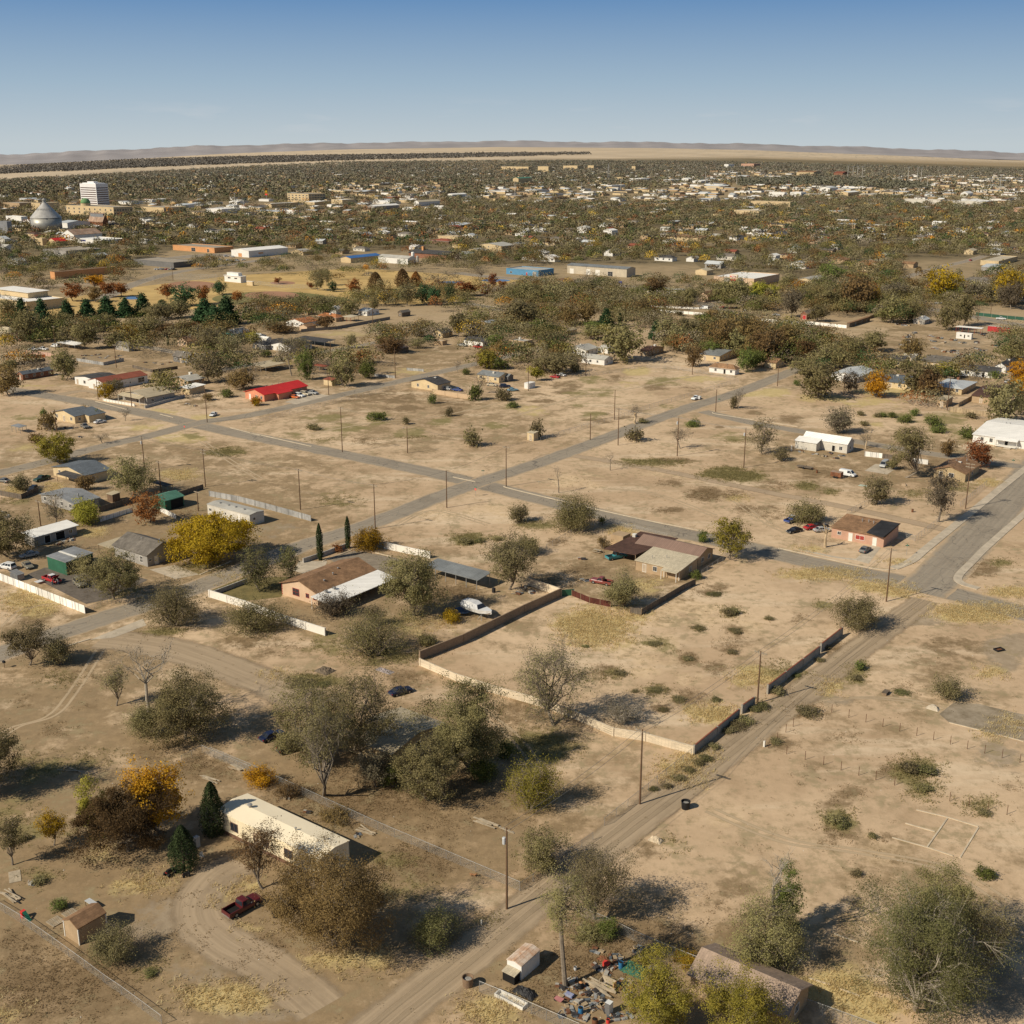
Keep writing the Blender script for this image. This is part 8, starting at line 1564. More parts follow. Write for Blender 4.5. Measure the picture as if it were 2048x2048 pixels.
junk=[('Z2',jr_.uniform(800,1500),jr_.uniform(380,770))for _ in range(24)]+[('Z2',jr_.uniform(1130,1700),jr_.uniform(90,330))for _ in range(12)]+[('M4',jr_.uniform(1050,1750),jr_.uniform(400,590))for _ in range(22)]+[('M1',jr_.uniform(580,900),jr_.uniform(575,630))for _ in range(8)]+[('Z2',1010,510),('Z2',1060,600),('Z2',1100,650),('Z2',850,675),('Z2',930,590),('Z2',1190,620),('Z2',1400,400),('Z2',1080,520),('Z2',1580,140),('Z2',1540,90),('Z2',1670,290),('Z2',880,410),('Z2',780,440),('Z2',1150,540),('Z2',1290,180),('H4',500,335),('H4',590,350),('H4',640,365),('H4',720,375),('H4',760,360),('H4',685,345),('H3',430,925),('H3',530,920),('H3',480,900),('H3',850,700),('H3',870,840),('M1',640,600),('M1',720,595),('M1',800,605),('M1',870,610),('M1',1080,650),('M1',1150,655),('M1',1210,665),('M1',1260,650),('M1',1390,960),('M1',1440,975),('M1',470,1140),('M1',530,1140),('M1',600,1205),('H1',500,860),('H1',540,855),('H1',440,880),('H1',30,650),('H1',60,680),('M4',1110,440),('M4',1180,480),('M4',1300,520),('M4',1360,540),('M4',1450,540),('M4',1600,520),('M4',1640,535),('M4',1500,565),('M4',1560,570),('M4',1660,580),('M4',1590,480),('M4',1500,480),('M4',1040,350),('M4',1100,355),('L2',205,520),('L3',560,290),('L3',690,360),('L3',980,500)]
JM=[pmat('scrap rust',(.22,.10,.05),.4,3),pmat('scrap grey',(.30,.30,.29),.3,3),pmat('scrap white',(.42,.39,.34),.2,3),pmat('scrap dark',(.05,.045,.045),.4,3),pmat('scrap blue',(.10,.12,.14),.3,3),pmat('scrap tan',(.42,.32,.2),.3,3)]
names_={'Z2':'in the junk yard','H4':'by the white-roofed house','H3':'behind the brown-roofed house','M1':'in the cluttered yards at the left','H1':'by the white-roofed trailer','M4':'in the scrap yard at the right','L2':'in the lower left yard','L3':'behind the mobile home'}
jp=[]
for i in range(6):
 r=random.Random(i);m=MB()
 for k in range(5):x,y=r.uniform(-.7,.7),r.uniform(-.7,.7);s=r.uniform(.2,.5);m.box(x-s,x+s,y-s*r.uniform(.3,1),y+s*.6,0,r.uniform(.15,.7),JM[(i+k)%6])
 for k in range(3):m.tube((r.uniform(-1,1),r.uniform(-1,1),.1),(r.uniform(-1.2,1.2),r.uniform(-1.2,1.2),r.uniform(.2,.9)),.06,.05,JM[(i+2*k)%6],5)
 me_=m.build('scrap_heap');jp.append(me_.data);bpy.data.objects.remove(me_)
for i,(c,x,y)in enumerate(junk):
 o=link('scrap_heap',jp[i%6],None,G(c,x,y),rng.uniform(0,6));s=2.2 if c=='M4' else(1.2 if c[0]in 'MH' else .8);o.scale=(s,s,s*.55)
 tag(o,'small heap of mixed scrap and parts '+names_[c],'scrap','scrap heaps '+names_[c])
def stump(label,c,x,y,yt,w=.45):
 p=G(c,x,y);h=rise(p,px(c,0,yt)[1]);s=hash_(label);r=np.random.default_rng(s);segs=[]
 pts=bend((0,0,-.1),(r.normal()*.2,r.normal()*.2,h*.6),r,.04,0,3)
 for i in range(3):segs.append((pts[i],pts[i+1],w*(1-.12*i),w*(1-.12*(i+1))))
 for k in range(5):
  d=r.normal(size=3);d[2]=abs(d[2])+.9;d/=np.linalg.norm(d);e=pts[3]+d*h*.4*r.uniform(.6,1);segs.append((pts[3],e,w*.42,w*.25))
  for q in range(2):d2=d+r.normal(size=3)*.5;segs.append((e,e+d2/np.linalg.norm(d2)*h*.14,w*.1,.02))
 o=link('tree_stump',limb_mesh('tree_stump',segs,pmat('peeled wood',(.50,.38,.24),.15,2)),None,p);tag(o,label,'tree stump')
stump('pale pollarded trunk in front of the pinkish corner house','H4',650,948,800,.42);stump('pale forked stump behind the white board fence','H4',912,312,212,.3);stump('pale dead stump beside the street at the chain-link fence','M3',1003,1105,990,.5)
def skin_body(name,verts,edges,radii,mat,parent):
 me=bpy.data.meshes.new(name);me.from_pydata(verts,edges,[]);me.materials.append(mat)
 o=link(name,me,parent);o.modifiers.new('skin','SKIN');o.modifiers.new('sub','SUBSURF').levels=1;o.modifiers['sub'].render_levels=1
 sv=me.skin_vertices[0].data if me.skin_vertices else None
 if sv is None:
  bm=bmesh.new();bm.from_mesh(me);bm.verts.layers.skin.verify();bm.to_mesh(me);bm.free();sv=me.skin_vertices[0].data
 for i,r in enumerate(radii):sv[i].radius=(r,r)
 sv[0].use_root=True
 return o
SKIN=pmat('skin',(.36,.21,.14),.08,4);JEAN=pmat('blue jeans',(.05,.08,.15),.15,4);JACK=pmat('dark jacket',(.025,.025,.03),.2,4);SHIRT=pmat('grey shirt',(.15,.16,.18),.15,4);HAIR=pmat('dark hair',(.02,.015,.012),.2,6)
def person(label,c,x,y,face,top,bottom,lean=.55):
 """adult bending forward, hands on the engine bay"""
 r=empty('person',G(c,x,y),math.atan2(face.y,face.x),label,'person')
 hip=(0,0,.92);ch=(lean*.75,0,1.28);nk=(lean*.98,0,1.42);hd=(lean*1.12,0,1.58)
 v=[hip,(.2*lean,0,1.08),ch,nk,hd,(hd[0]+.02,0,1.70)];e=[(0,1),(1,2),(2,3),(3,4),(4,5)];ra=[.145,.135,.15,.06,.095,.085]
 for s in(-1,1):
  k=len(v);v+=[(ch[0]+.03,s*.19,1.33),(ch[0]+.22,s*.25,1.12),(ch[0]+.45,s*.16,1.12),(ch[0]+.54,s*.14,1.12)];e+=[(2,k),(k,k+1),(k+1,k+2),(k+2,k+3)];ra+=[.07,.05,.038,.035]
  k=len(v);v+=[(-.02,s*.10,.86),(.04,s*.11,.48),(-.03,s*.12,.09),(.13,s*.13,.04)];e+=[(0,k),(k,k+1),(k+1,k+2),(k+2,k+3)];ra+=[.10,.07,.05,.045]
 skin_body('body',v,e,ra,SKIN,r)
 v=[(0,0,.95),(.2*lean,0,1.08),ch,(nk[0]-.04,0,1.38)];e=[(0,1),(1,2),(2,3)];ra=[.16,.155,.17,.09]
 for s in(-1,1):k=len(v);v+=[(ch[0]+.03,s*.19,1.33),(ch[0]+.22,s*.25,1.12),(ch[0]+.40,s*.18,1.12)];e+=[(2,k),(k,k+1),(k+1,k+2)];ra+=[.085,.065,.05]
 skin_body('jacket',v,e,ra,top,r)
 v=[(0,0,.94)];e=[];ra=[.16]
 for s in(-1,1):k=len(v);v+=[(-.02,s*.10,.85),(.04,s*.11,.48),(-.03,s*.12,.12)];e+=[(0,k),(k,k+1),(k+1,k+2)];ra+=[.115,.085,.065]
 skin_body('trousers',v,e,ra,bottom,r)
 m=MB();m.lathe([(.0,-.05),(.10,-.03),(.105,.03),(.08,.09),(0,.115)],HAIR,12);m.build('hair',r,(hd[0]-.015,0,1.66),smooth=True)
 return r
pr=rw_.location;fwd=-eA;sd_=eB
def near_pick(label,du,dv,face,top,bottom):
 o=person(label,'Z1',1100,680,face,top,bottom);o.location=pr+fwd*du+sd_*dv
near_pick('person in a dark jacket leaning into the open hood of the pickup',2.3,-1.42,eB,JACK,JEAN);near_pick('person in blue jeans bending over the front of the open pickup',3.35,-.45,eA,SHIRT,JEAN)
def dog(label,c,x,y,mat,lying,rz):
 r=empty('dog',G(c,x,y),rz,label,'dog');z=.20 if lying else .48
 v=[(-.30,0,z),(0,0,z-.02),(.28,0,z+.02),(.44,0,z+.16),(.56,0,z+.20),(.70,0,z+.15),(-.45,0,z+.04),(-.66,.04,z+(.12 if not lying else-.06))];e=[(0,1),(1,2),(2,3),(3,4),(4,5),(0,6),(6,7)];ra=[.12,.13,.14,.085,.09,.045,.05,.02]
 for s in(-1,1):
  k=len(v)
  if lying:v+=[(.34,s*.12,.10),(.58,s*.12,.05),(-.30,s*.16,.10),(-.10,s*.20,.05)]
  else:v+=[(.28,s*.10,.24),(.29,s*.10,.03),(-.34,s*.10,.30),(-.40,s*.10,.03)]
  e+=[(2,k),(k,k+1),(0,k+2),(k+2,k+3)];ra+=[.055,.035,.075,.035]
  k=len(v);v.append((.52,s*.08,z+.31));e.append((4,k));ra.append(.022)
 skin_body('body',v,e,ra,mat,r)
dog('light brown dog lying on the dirt beside the chain-link fence','L3',1657,735,pmat('brown fur',(.34,.17,.08),.25,5),True,-.4);dog('dark dog standing at the chain-link fence of the corner house','H4',878,700,pmat('dark fur',(.05,.035,.03),.3,5),False,.6)
def fb(label,c,corner,wall,roof,h,spec=('flat',.1,0),name='warehouse',wins=(),cat=None):
 nx_,ny_,xl,xr=corner;X,Y=px(c,nx_,ny_);p=TG(X,Y)
 a=abs(ext(p,eA,px(c,xl,0)[0]));b=abs(ext(p,eB,px(c,xr,0)[0]));b=max(6,min(b,60));a=max(6,min(a,140))
 root=empty(name,p,ROT,label,cat or name.replace('_',' '));w=MB();w.box(0,b,0,a,-1,h-(.55 if spec[0]=='flat' else 0),WALL[wall]);rf,gab=roof_mesh(a,b,h,spec,WALL[wall],ROOF[roof])
 for g_ in gab:w.face(g_,WALL[wall])
 w.build('wall',root);rf.build('roof',root)
 for q in wins:opening(root,q[0],a,b,q[1],q[2],q[3],q[4],q[5]if len(q)>5 else 'window')
 cen=p+eA*a/2+eB*b/2;FOOT.append((cen.x,cen.y,max(a,b)*.55));LM.append((label,cen));return root
def TG(X,Y):
 z=0.0;d=ray(X,Y)
 for _ in range(30):
  t=(z-H)/d.z;t=min(max(t,10),16000);x,y=d.x*t,d.y*t;z=z*.5+.5*float(far_z(np.array([x]),np.array([y]))[0])
 return Vector((x,y,z))
fb('buff four-storey hotel block with dark window rows right of the office tower','T1',(1705,428,1588,1797),'buff','gravel',15,wins=rowwin('L',6,3,4,1.8)+rowwin('L',6,7,4,1.8)+rowwin('L',6,11,4,1.8)+rowwin('R',6,7,5,1.8)+rowwin('R',6,11,5,1.8)+rowwin('R',6,3,5,1.8),name='hotel')
fb('low buff block left of the white downtown roofs','T1',(905,486,780,1030),'buff','gravel',8,wins=rowwin('R',6,3,4,2.5),name='office_block');fb('white-roofed flat store in the middle of downtown','T1',(1225,490,1138,1325),'white','white',7,name='store');fb('low buff flat building below the hotel block','T1',(1500,458,1462,1690),'buff','white',7,name='store');fb('cream two-storey building at the right of downtown','T1',(1890,442,1830,1960),'cream','white',9,name='office_block');fb('long flat white roof behind the cream two-storey building','T1',(1900,378,1828,1980),'cream','white',6,name='store');fb('grey flat block left of the courthouse','T1',(110,462,20,200),'tan','gravel',9,name='office_block');fb('buff block behind the grain bin','T1',(225,470,176,330),'buff','gravel',11,name='office_block');fb('white shed directly left of the grain bin','T1',(120,540,35,155),'white','white',8,name='store');fb('grey steel mill tower left of the grain bin','T1',(45,600,0,70),'steel','galv',14,name='mill');fb('pale metal warehouse between the grain bin and the mill','T1',(375,577,318,500),'white','lightm',8,('y',2,.3));fb('grey gabled shed left edge below the mill tower','T1',(30,668,-20,60),'offwhite','lightm',7,('x',2.5,.3))
fb('long white-roofed warehouse in the centre left','T2',(190,470,150,336),'grey','white',6,('x',2,.5));fb('white gabled warehouse right of the long white roof','T2',(435,448,408,552),'white','ivory',7,('x',2.5,.3));fb('brick shop behind the white warehouses','T2',(290,415,235,328),'brick','lightm',6,name='shop');fb('long white shed at the railway in the centre','T2',(620,402,588,700),'white','white',6,('x',2,.3));fb('cream store with wide pale roof right of centre town','T2',(350,350,328,412),'cream','ivory',7,name='store');fb('grey freight cars beside the railway','T2',(780,405,692,790),'steel','galv',4,('deck',.2,0),'freight_car')
fb('buff campus block with green metal roof','T2',(985,326,955,1150),'buff','green',14,('x',3,.5),'school',rowwin('L',4,3,3,2));fb('tall buff campus block right of the green roof','T2',(1150,262,1092,1168),'buff','gravel',20,name='school');fb('long buff campus block left of the radio tower','T2',(1310,248,1232,1340),'buff','gravel',15,name='school');fb('buff campus block just right of the radio tower','T2',(1400,246,1368,1470),'buff','gravel',15,name='school');fb('buff campus block near the right of the campus','T2',(1630,252,1610,1722),'buff','gravel',16,name='school');fb('low buff campus wing at the left of the campus','T2',(1040,248,890,1072),'buff','gravel',11,name='school')
fb('white depot building at the railway on the right','T2',(1500,350,1468,1642),'white','white',7);fb('long white and red depot behind the white depot','T2',(1660,310,1598,1780),'white','white',7);fb('white shed right of the long red and white depot','T2',(1830,316,1785,1880),'white','white',7);fb('yellow long depot right of the radio tower','T2',(1560,302,1502,1580),'buff','cream',6);fb('white two-storey house with hip roof among the trees','T2',(1360,598,1310,1396),'white','pale',6.5,('hip',2.2,.6),'house',rowwin('L',3,1,1.2,1.5)+rowwin('L',3,4,1.2,1.5));fb('white two-storey house with flat roof right of the hip-roofed one','T2',(1500,612,1452,1532),'white','white',6,('x',1.5,.3),'house',rowwin('L',3,1,1.2,1.5))
fb('pale long warehouse at the right with two roof levels','T3',(1470,442,1270,1478),'offwhite','gravel',9);fb('long white-roofed plant on the right','T3',(1700,452,1538,1840),'offwhite','white',8,('x',2,.3));fb('pinkish wall building at the right edge','T3',(1990,482,1870,2040),'pink','gravel',6);fb('yellow-walled warehouse left of the dark wood','T3',(640,452,424,660),'buff','galvy',8);fb('white-walled loading building below the yellow warehouse','T3',(470,500,330,512),'cream','pale',7);fb('bright white warehouse on the open land','T3',(610,398,524,622),'white','white',9);fb('second bright white warehouse right of the first','T3',(700,397,640,728),'white','white',9);fb('white-roofed shed with blue-grey roof before the long dark wood','T3',(860,368,798,905),'white','lightm',8,('x',2,.3));fb('long buff shed with white gables on the right','T3',(960,392,905,1065),'buff','white',7,('x',2,.3));fb('dark red brick shed beside the dark wood','T3',(1080,412,1008,1092),'brick','rustred',6);fb('buff shop right of the dark red shed','T3',(1160,380,1128,1190),'buff','white',7);fb('brown-roofed hotel with many gables on the horizon side','T3',(770,280,676,822),'buff','brown',11,('y',4,.5),'hotel');fb('red-roofed hotel right of the brown-roofed hotel','T3',(930,284,880,964),'brick','rustred',11,('y',4,.5),'hotel');fb('white domed hall on the open land at the right','T3',(1620,398,1580,1650),'white','white',7,('x',4,.3),'hall');fb('white barn with pale arched roof at the left of the open land','T3',(80,315,38,105),'white','white',8,('x',3,.3));fb('long white barn right of the arched barn','T3',(150,322,100,205),'white','white',6,('x',2,.3));fb('pink hospital-like block far in the town','T3',(440,236,370,480),'pink','gravel',16,name='office_block');fb('white block left of the pink block','T3',(300,236,276,332),'white','white',14,name='office_block');fb('cream street-side bungalow at the end of the side street','T3',(1790,778,1690,1905),'cream','ivory',4,('flat',.1,0),'house');fb('pale metal-roofed house below the cream bungalow','T3',(1780,808,1695,1838),'grey','lightm',3.2,('y',1.2,.3),'house');fb('cream gabled house left of the side street','T3',(1650,716,1600,1672),'cream','ivory',3.6,('x',1.6,.3),'house');fb('tan-roofed house in the trees before the side street','T3',(1320,790,1255,1345),'tan','brown',3.4,('y',1.4,.4),'house');fb('house with tan gable among the trees right of centre','T3',(940,768,868,975),'tan','brown',3.4,('x',1.4,.4),'house');fb('white house with red porch among the trees','T3',(560,742,515,585),'white','white',3.4,('x',1.4,.4),'house')
p=TG(*px('T1',1472,420));h=rise(p,px('T1',0,362)[1]);r=empty('sign_tower',p,ROT,'tall red roadside sign with a yellow double arch','sign');MB().tube((0,0,0),(0,0,h*.6),.5,.5,STEEL,8).build('post',r);MB().box(-.3,.3,-3.2,3.2,h*.56,h*.70,SR).build('board',r);m=MB()
for s in(-1,1):
 pts=[(0,s*1.55+1.5*math.cos(t*math.pi/8),h*.70+(h*.28)*math.sin(t*math.pi/8))for t in range(9)]
 for i in range(8):m.tube(pts[i],pts[i+1],.5,.5,pmat('arch yellow',(.72,.45,.03),.05,1),6)
m.build('arch',r)
p=G('T2',1547,905);h=rise(p,px('T2',0,862)[1]);r=empty('sign_tower',p,ROT,'small blue and white roadside sign on a white post','sign');MB().box(-.2,.2,-.5,.5,0,h*.7,TRIM).build('post',r);MB().box(-.3,.3,-1.4,1.4,h*.7,h,pmat('sign blue',(.06,.07,.22))).build('board',r)
RN=np.random.default_rng(11)
LOWX=[0,250,330,560,640,760,1000,1130,1340,1400,1700,1800,2048];LOWY=[545,534,504,500,520,505,534,530,540,585,592,600,610]
TOPX=[0,250,540,700,1000,1300,1500,1800,2048];TOPY=[362,348,332,324,318,314,316,326,334]
RECT=[(0,402,700,432,.30),(680,370,885,424,.35),(970,377,1385,408,.22),(1348,368,1524,406,.12),(1420,344,1600,362,.3),(1507,372,1800,396,.35),(1800,352,2048,412,.32),(60,470,270,512,.55),(1800,516,1968,580,.10),(1340,545,1570,610,.0),(1560,585,1700,640,.2),(1362,467,1512,496,.45),(345,498,600,535,.04),(880,318,1060,345,.6),(260,318,700,334,.5),(600,500,900,520,.3),(1000,528,1400,600,0.0),(0,536,420,700,.0)]
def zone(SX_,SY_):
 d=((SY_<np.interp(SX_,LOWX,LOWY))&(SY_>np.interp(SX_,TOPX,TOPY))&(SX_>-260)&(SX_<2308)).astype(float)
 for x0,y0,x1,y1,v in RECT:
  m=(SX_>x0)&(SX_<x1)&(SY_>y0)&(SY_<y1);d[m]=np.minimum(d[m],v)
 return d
def streets(P):
 u=P[:,0]*eB.x+P[:,1]*eB.y;v=P[:,0]*eA.x+P[:,1]*eA.y
 return(np.mod(u,128)<13)|(np.mod(v+40*np.floor(u/512),104)<12)
def lumps(P):
 x,y=P[:,0],P[:,1]
 return .5+.25*(np.sin(x*.021+1.3*np.sin(y*.013))+np.sin(y*.017+1.7*np.sin(x*.011+2)))
def scatter(d0,d1,sp,jit=.5):
 ys_=np.arange(d0,d1,sp);P=[]
 for y in ys_:
  w=y*.56;x=np.arange(-w,w,sp);P.append(np.stack([x+RN.uniform(-jit,jit,len(x))*sp,np.full(len(x),y)+RN.uniform(-jit,jit,len(x))*sp],1))
 P=np.concatenate(P);z=far_z(P[:,0],P[:,1]);dp=P[:,1]*CT+(H-z)*ST
 sx=1024+FPX*P[:,0]/dp;sy=1024-FPX*(P[:,1]*ST+(z-H)*CT)/dp
 return np.concatenate([P,z[:,None]],1),sx,sy
PAL=np.array([(.085,.075,.035),(.105,.093,.055),(.085,.058,.026),(.058,.066,.022),(.13,.058,.024),(.28,.14,.024),(.24,.17,.03),(.025,.042,.018),(.13,.115,.04),(.11,.095,.075)])
PAL=PAL*np.array([2.05,1.97,1.8])
PW=np.array([.33,.25,.15,.09,.025,.008,.012,.05,.035,.05]);PW/=PW.sum()
hx=np.array([f[0]for f in FOOT]);hy=np.array([f[1]for f in FOOT]);hr=np.array([f[2]for f in FOOT])
def clear(P,m=2.0):
 ok=np.ones(len(P),bool)
 for x,y,r_ in zip(hx,hy,hr):ok&=(np.hypot(P[:,0]-x,P[:,1]-y)>r_+m)&~((np.abs(P[:,0]-x*(P[:,1]/max(y,1)))<r_*.8)&(P[:,1]<y)&(P[:,1]>y-r_-26))
 return ok
HP,sx,sy=scatter(700,1650,33,.3);d=zone(sx,sy);keep=(RN.random(len(HP))<.46*(d>.1))&clear(HP,6)&~streets(HP);HP=HP[keep]
combos=[('white','pale'),('cream','brown'),('white','dgrey'),('tan','grey'),('white','white'),('peach','brown'),('grey','lightm'),('cream','pale'),('offwhite','grey'),('tan','rustred'),('white','lightm'),('buff','dbrown')]
words={'white':'white','cream':'cream','tan':'tan','peach':'peach','grey':'grey','offwhite':'off-white','buff':'buff'};rwords={'pale':'pale grey','brown':'brown','dgrey':'charcoal','grey':'grey','white':'white','lightm':'bluish metal','rustred':'dull red','dbrown':'dark brown'}
HM=[]
for i,(w_,r_)in enumerate(combos):
 a,b,h=13+i%3*2,8+i%2*2,3.2;m=MB();m.box(0,b,0,a,-.5,h,WALL[w_]);rf,gab=roof_mesh(a,b,h,(('y','x','hip')[i%3],1.7,.5),WALL[w_],ROOF[r_])
 for g_ in gab:m.face(g_,WALL[w_])
 for f_,mi in zip(rf.f,rf.m):m.face([rf.v[q]for q in f_],rf.mats[mi])
 for k in range(3):y=a*(k+.5)/3;m.face([(-.02,y-.7,1),(-.02,y+.7,1),(-.02,y+.7,2.2),(-.02,y-.7,2.2)],glass())
 o=m.build('house');HM.append(o.data);bpy.data.objects.remove(o)
order=np.argsort(np.hypot(HP[:,0],HP[:,1]));HP=HP[order]
zn=lambda sx_:'at the left' if sx_<680 else('in the middle' if sx_<1360 else 'at the right')
for i,q in enumerate(HP[:190]):
 k=int(RN.integers(len(combos)));w_,r_=combos[k];o=link('house',HM[k],None,Vector(q),ROT+(math.pi/2 if RN.random()<.4 else 0));s=RN.uniform(.85,1.2);o.scale=(s,s,s)
 zw=zn(proj(q)[0]);tag(o,f'small {words[w_]} house with {rwords[r_]} roof among the far trees {zw}','house',f'{words[w_]} houses with {rwords[r_]} roofs among the far trees {zw}')
def shacks(P,name,scale):
 """houses too many and too far to part: one mesh"""
 V_=[];F_=[];M_=[];mats=[WALL['white'],WALL['cream'],WALL['tan'],WALL['buff'],ROOF['pale'],ROOF['white'],ROOF['brown'],ROOF['grey'],ROOF['lightm'],ROOF['dgrey']]
 for q in P:
  b,a,h=RN.uniform(7,12)*scale,RN.uniform(10,20)*scale,RN.uniform(3.2,5);c,s=math.cos(ROT),math.sin(ROT);k=len(V_);wm=int(RN.integers(4));rm=4+int(RN.integers(6));rr=h+RN.uniform(.8,1.8)
  if RN.random()<.5:a,b=b,a
  for x,y,z in((0,0,-2),(b,0,-2),(b,a,-2),(0,a,-2),(0,0,h),(b,0,h),(b,a,h),(0,a,h),(b/2,0,rr),(b/2,a,rr)):V_.append((q[0]+x*c-y*s,q[1]+x*s+y*c,q[2]+z))
  for f_,mm in(((0,1,5,8,4),wm),((1,2,6,5),wm),((2,3,7,9,6),wm),((3,0,4,7),wm),((4,8,9,7),rm),((8,5,6,9),rm)):F_.append(tuple(k+j for j in f_));M_.append(mm)
 me=bpy.data.meshes.new(name);me.from_pydata(V_,[],F_)
 for m_ in mats:me.materials.append(m_)
 me.polygons.foreach_set('material_index',M_);me.update();return tag(link(name,me),kind='stuff')
P2,sx,sy=scatter(1650,5200,62,.45);d=zone(sx,sy);far_h=P2[(RN.random(len(P2))<np.where(d<.5,.95,.27)*(d>.05)*np.where(P2[:,1]>3200,.6,1))&clear(P2,6)]
shacks(np.concatenate([HP[190:],far_h]),'distant_houses',1.45)
P4,sx,sy=scatter(1300,4800,120,.45);d=zone(sx,sy);shacks(P4[(RN.random(len(P4))<np.where(d<.5,.8,.06)*(d>.1))&clear(P4,10)],'distant_warehouses',3.0)
def far_trees(name,bands,extra=None):
 VV,CC=[],[]
 for d0,d1,sp,n,cs in bands:
  P,sx,sy=scatter(d0,d1,sp);d=zone(sx,sy);keep=(RN.random(len(P))<d*np.clip(.5+1.0*lumps(P),.3,1))&clear(P)&~streets(P);P=P[keep]
  if len(HP)and d0<1700:
   ok=np.ones(len(P),bool)
   for q in HP:ok&=np.hypot(P[:,0]-q[0],P[:,1]-q[1])>7.5
   P=P[ok]
  VV_,CC_=blobs(P,n,cs,sp);VV.append(VV_);CC.append(CC_)
 if extra:
  for P,n,cs,sp,pal in extra:VV_,CC_=blobs(P,n,cs,sp,pal);VV.append(VV_);CC.append(CC_)
 V_=np.concatenate(VV);C_=np.concatenate(CC)
 me=bpy.data.meshes.new(name);n=len(V_);me.vertices.add(n);me.vertices.foreach_set('co',V_.astype(np.float32).ravel());me.loops.add(n);me.loops.foreach_set('vertex_index',np.arange(n,dtype=np.int32));me.polygons.add(n//4);me.polygons.foreach_set('loop_start',np.arange(0,n,4,dtype=np.int32))
 at=me.attributes.new('leafcol','FLOAT_COLOR','POINT');at.data.foreach_set('color',np.concatenate([C_,np.ones((n,1))],1).astype(np.float32).ravel())
 m=bpy.data.materials.new('far foliage');m.use_nodes=True;t=m.node_tree;b=t.nodes['Principled BSDF'];b.inputs['Roughness'].default_value=1;b.inputs['Specular IOR Level'].default_value=0
 a=t.nodes.new('ShaderNodeAttribute');a.attribute_name='leafcol';t.links.new(a.outputs['Color'],b.inputs['Base Color']);me.materials.append(m);me.update();me.validate();return tag(link(name,me),kind='stuff')
def blobs(P,n,cs,sp,pal=None):
 N_=len(P);R_=np.clip(RN.normal(.60,.16,N_),.28,.95)*min(sp,14);hh=RN.uniform(5,12,N_)*(.8+.4*(R_/R_.max()))
 if pal is None:
  base=PAL[RN.choice(len(PAL),N_,p=PW)]
 else:base=np.tile(np.array(pal),(N_,1))
 base=base*RN.uniform(.8,1.2,(N_,1));haze_=np.clip((P[:,1:2]-900)/3500,0,1);base=base*(1-.6*haze_)+np.array([.21,.20,.18])*.6*haze_  # leaf colour fades to pale grey with distance: haze painted in
 D=RN.normal(size=(N_,n,3));D/=np.linalg.norm(D,axis=2)[:,:,None];D[:,:,2]=np.abs(D[:,:,2])*1.15-.25
 lump=.62+.38*RN.random((N_,n,1))
 Q=D*lump*np.stack([R_,R_,hh*.52],1)[:,None,:]*1.0;Q[:,:,2]+=(hh*.50)[:,None];Q+=P[:,None,:]
 Q=Q.reshape(-1,3);o_=D.reshape(-1,3)+RN.normal(size=(len(Q),3))*.42+np.array([0,0,.15]);o_/=np.linalg.norm(o_,axis=1)[:,None];a=RN.normal(size=(len(Q),3));a-=o_*np.sum(a*o_,1)[:,None];a/=np.linalg.norm(a,axis=1)[:,None];b=np.cross(o_,a)
 s=cs*RN.uniform(.6,1.3,(len(Q),1))*.5;V_=np.stack([Q-a*s,Q-b*s*.8,Q+a*s,Q+b*s*.8],1).reshape(-1,3)
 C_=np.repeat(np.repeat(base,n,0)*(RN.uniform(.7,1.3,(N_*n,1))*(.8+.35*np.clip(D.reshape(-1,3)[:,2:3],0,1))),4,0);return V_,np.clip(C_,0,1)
orch=[]
for X_ in np.arange(-60,1180,2.2):
 y0=np.interp(X_,[0,250,450,700,1000,1180],[333,320,314.5,311,307,306]);y1=np.interp(X_,[0,250,450,700,1000,1180],[349,337,329,321,314,309])
 for Y_ in np.arange(y0,y1,1.1):orch.append(tuple(TG(X_+RN.uniform(-1,1),Y_+RN.uniform(-.5,.5))))
orch=np.array(orch)
band2=[]
for X_ in np.arange(1480,1860,2.0):
 for Y_ in np.arange(358,380,1.6):
  if abs(Y_-np.interp(X_,[1480,1660,1860],[366,364,378]))<7:band2 .append(tuple(TG(X_+RN.uniform(-1,1),Y_+RN.uniform(-.8,.8))))
def on_road(P):
 bad=np.zeros(len(P),bool)
 for path_,w_ in((RA,5.2),(RB,4.8),(RC,4.6),(RD,9.5)):
  for i in range(len(path_)-1):
   a,b=np.array(path_[i][:2]),np.array(path_[i+1][:2]);d=b-a;t=np.clip(((P[:,:2]-a)@d)/(d@d),0,1);bad|=np.hypot(*(P[:,:2]-a-t[:,None]*d).T)<w_
 return bad
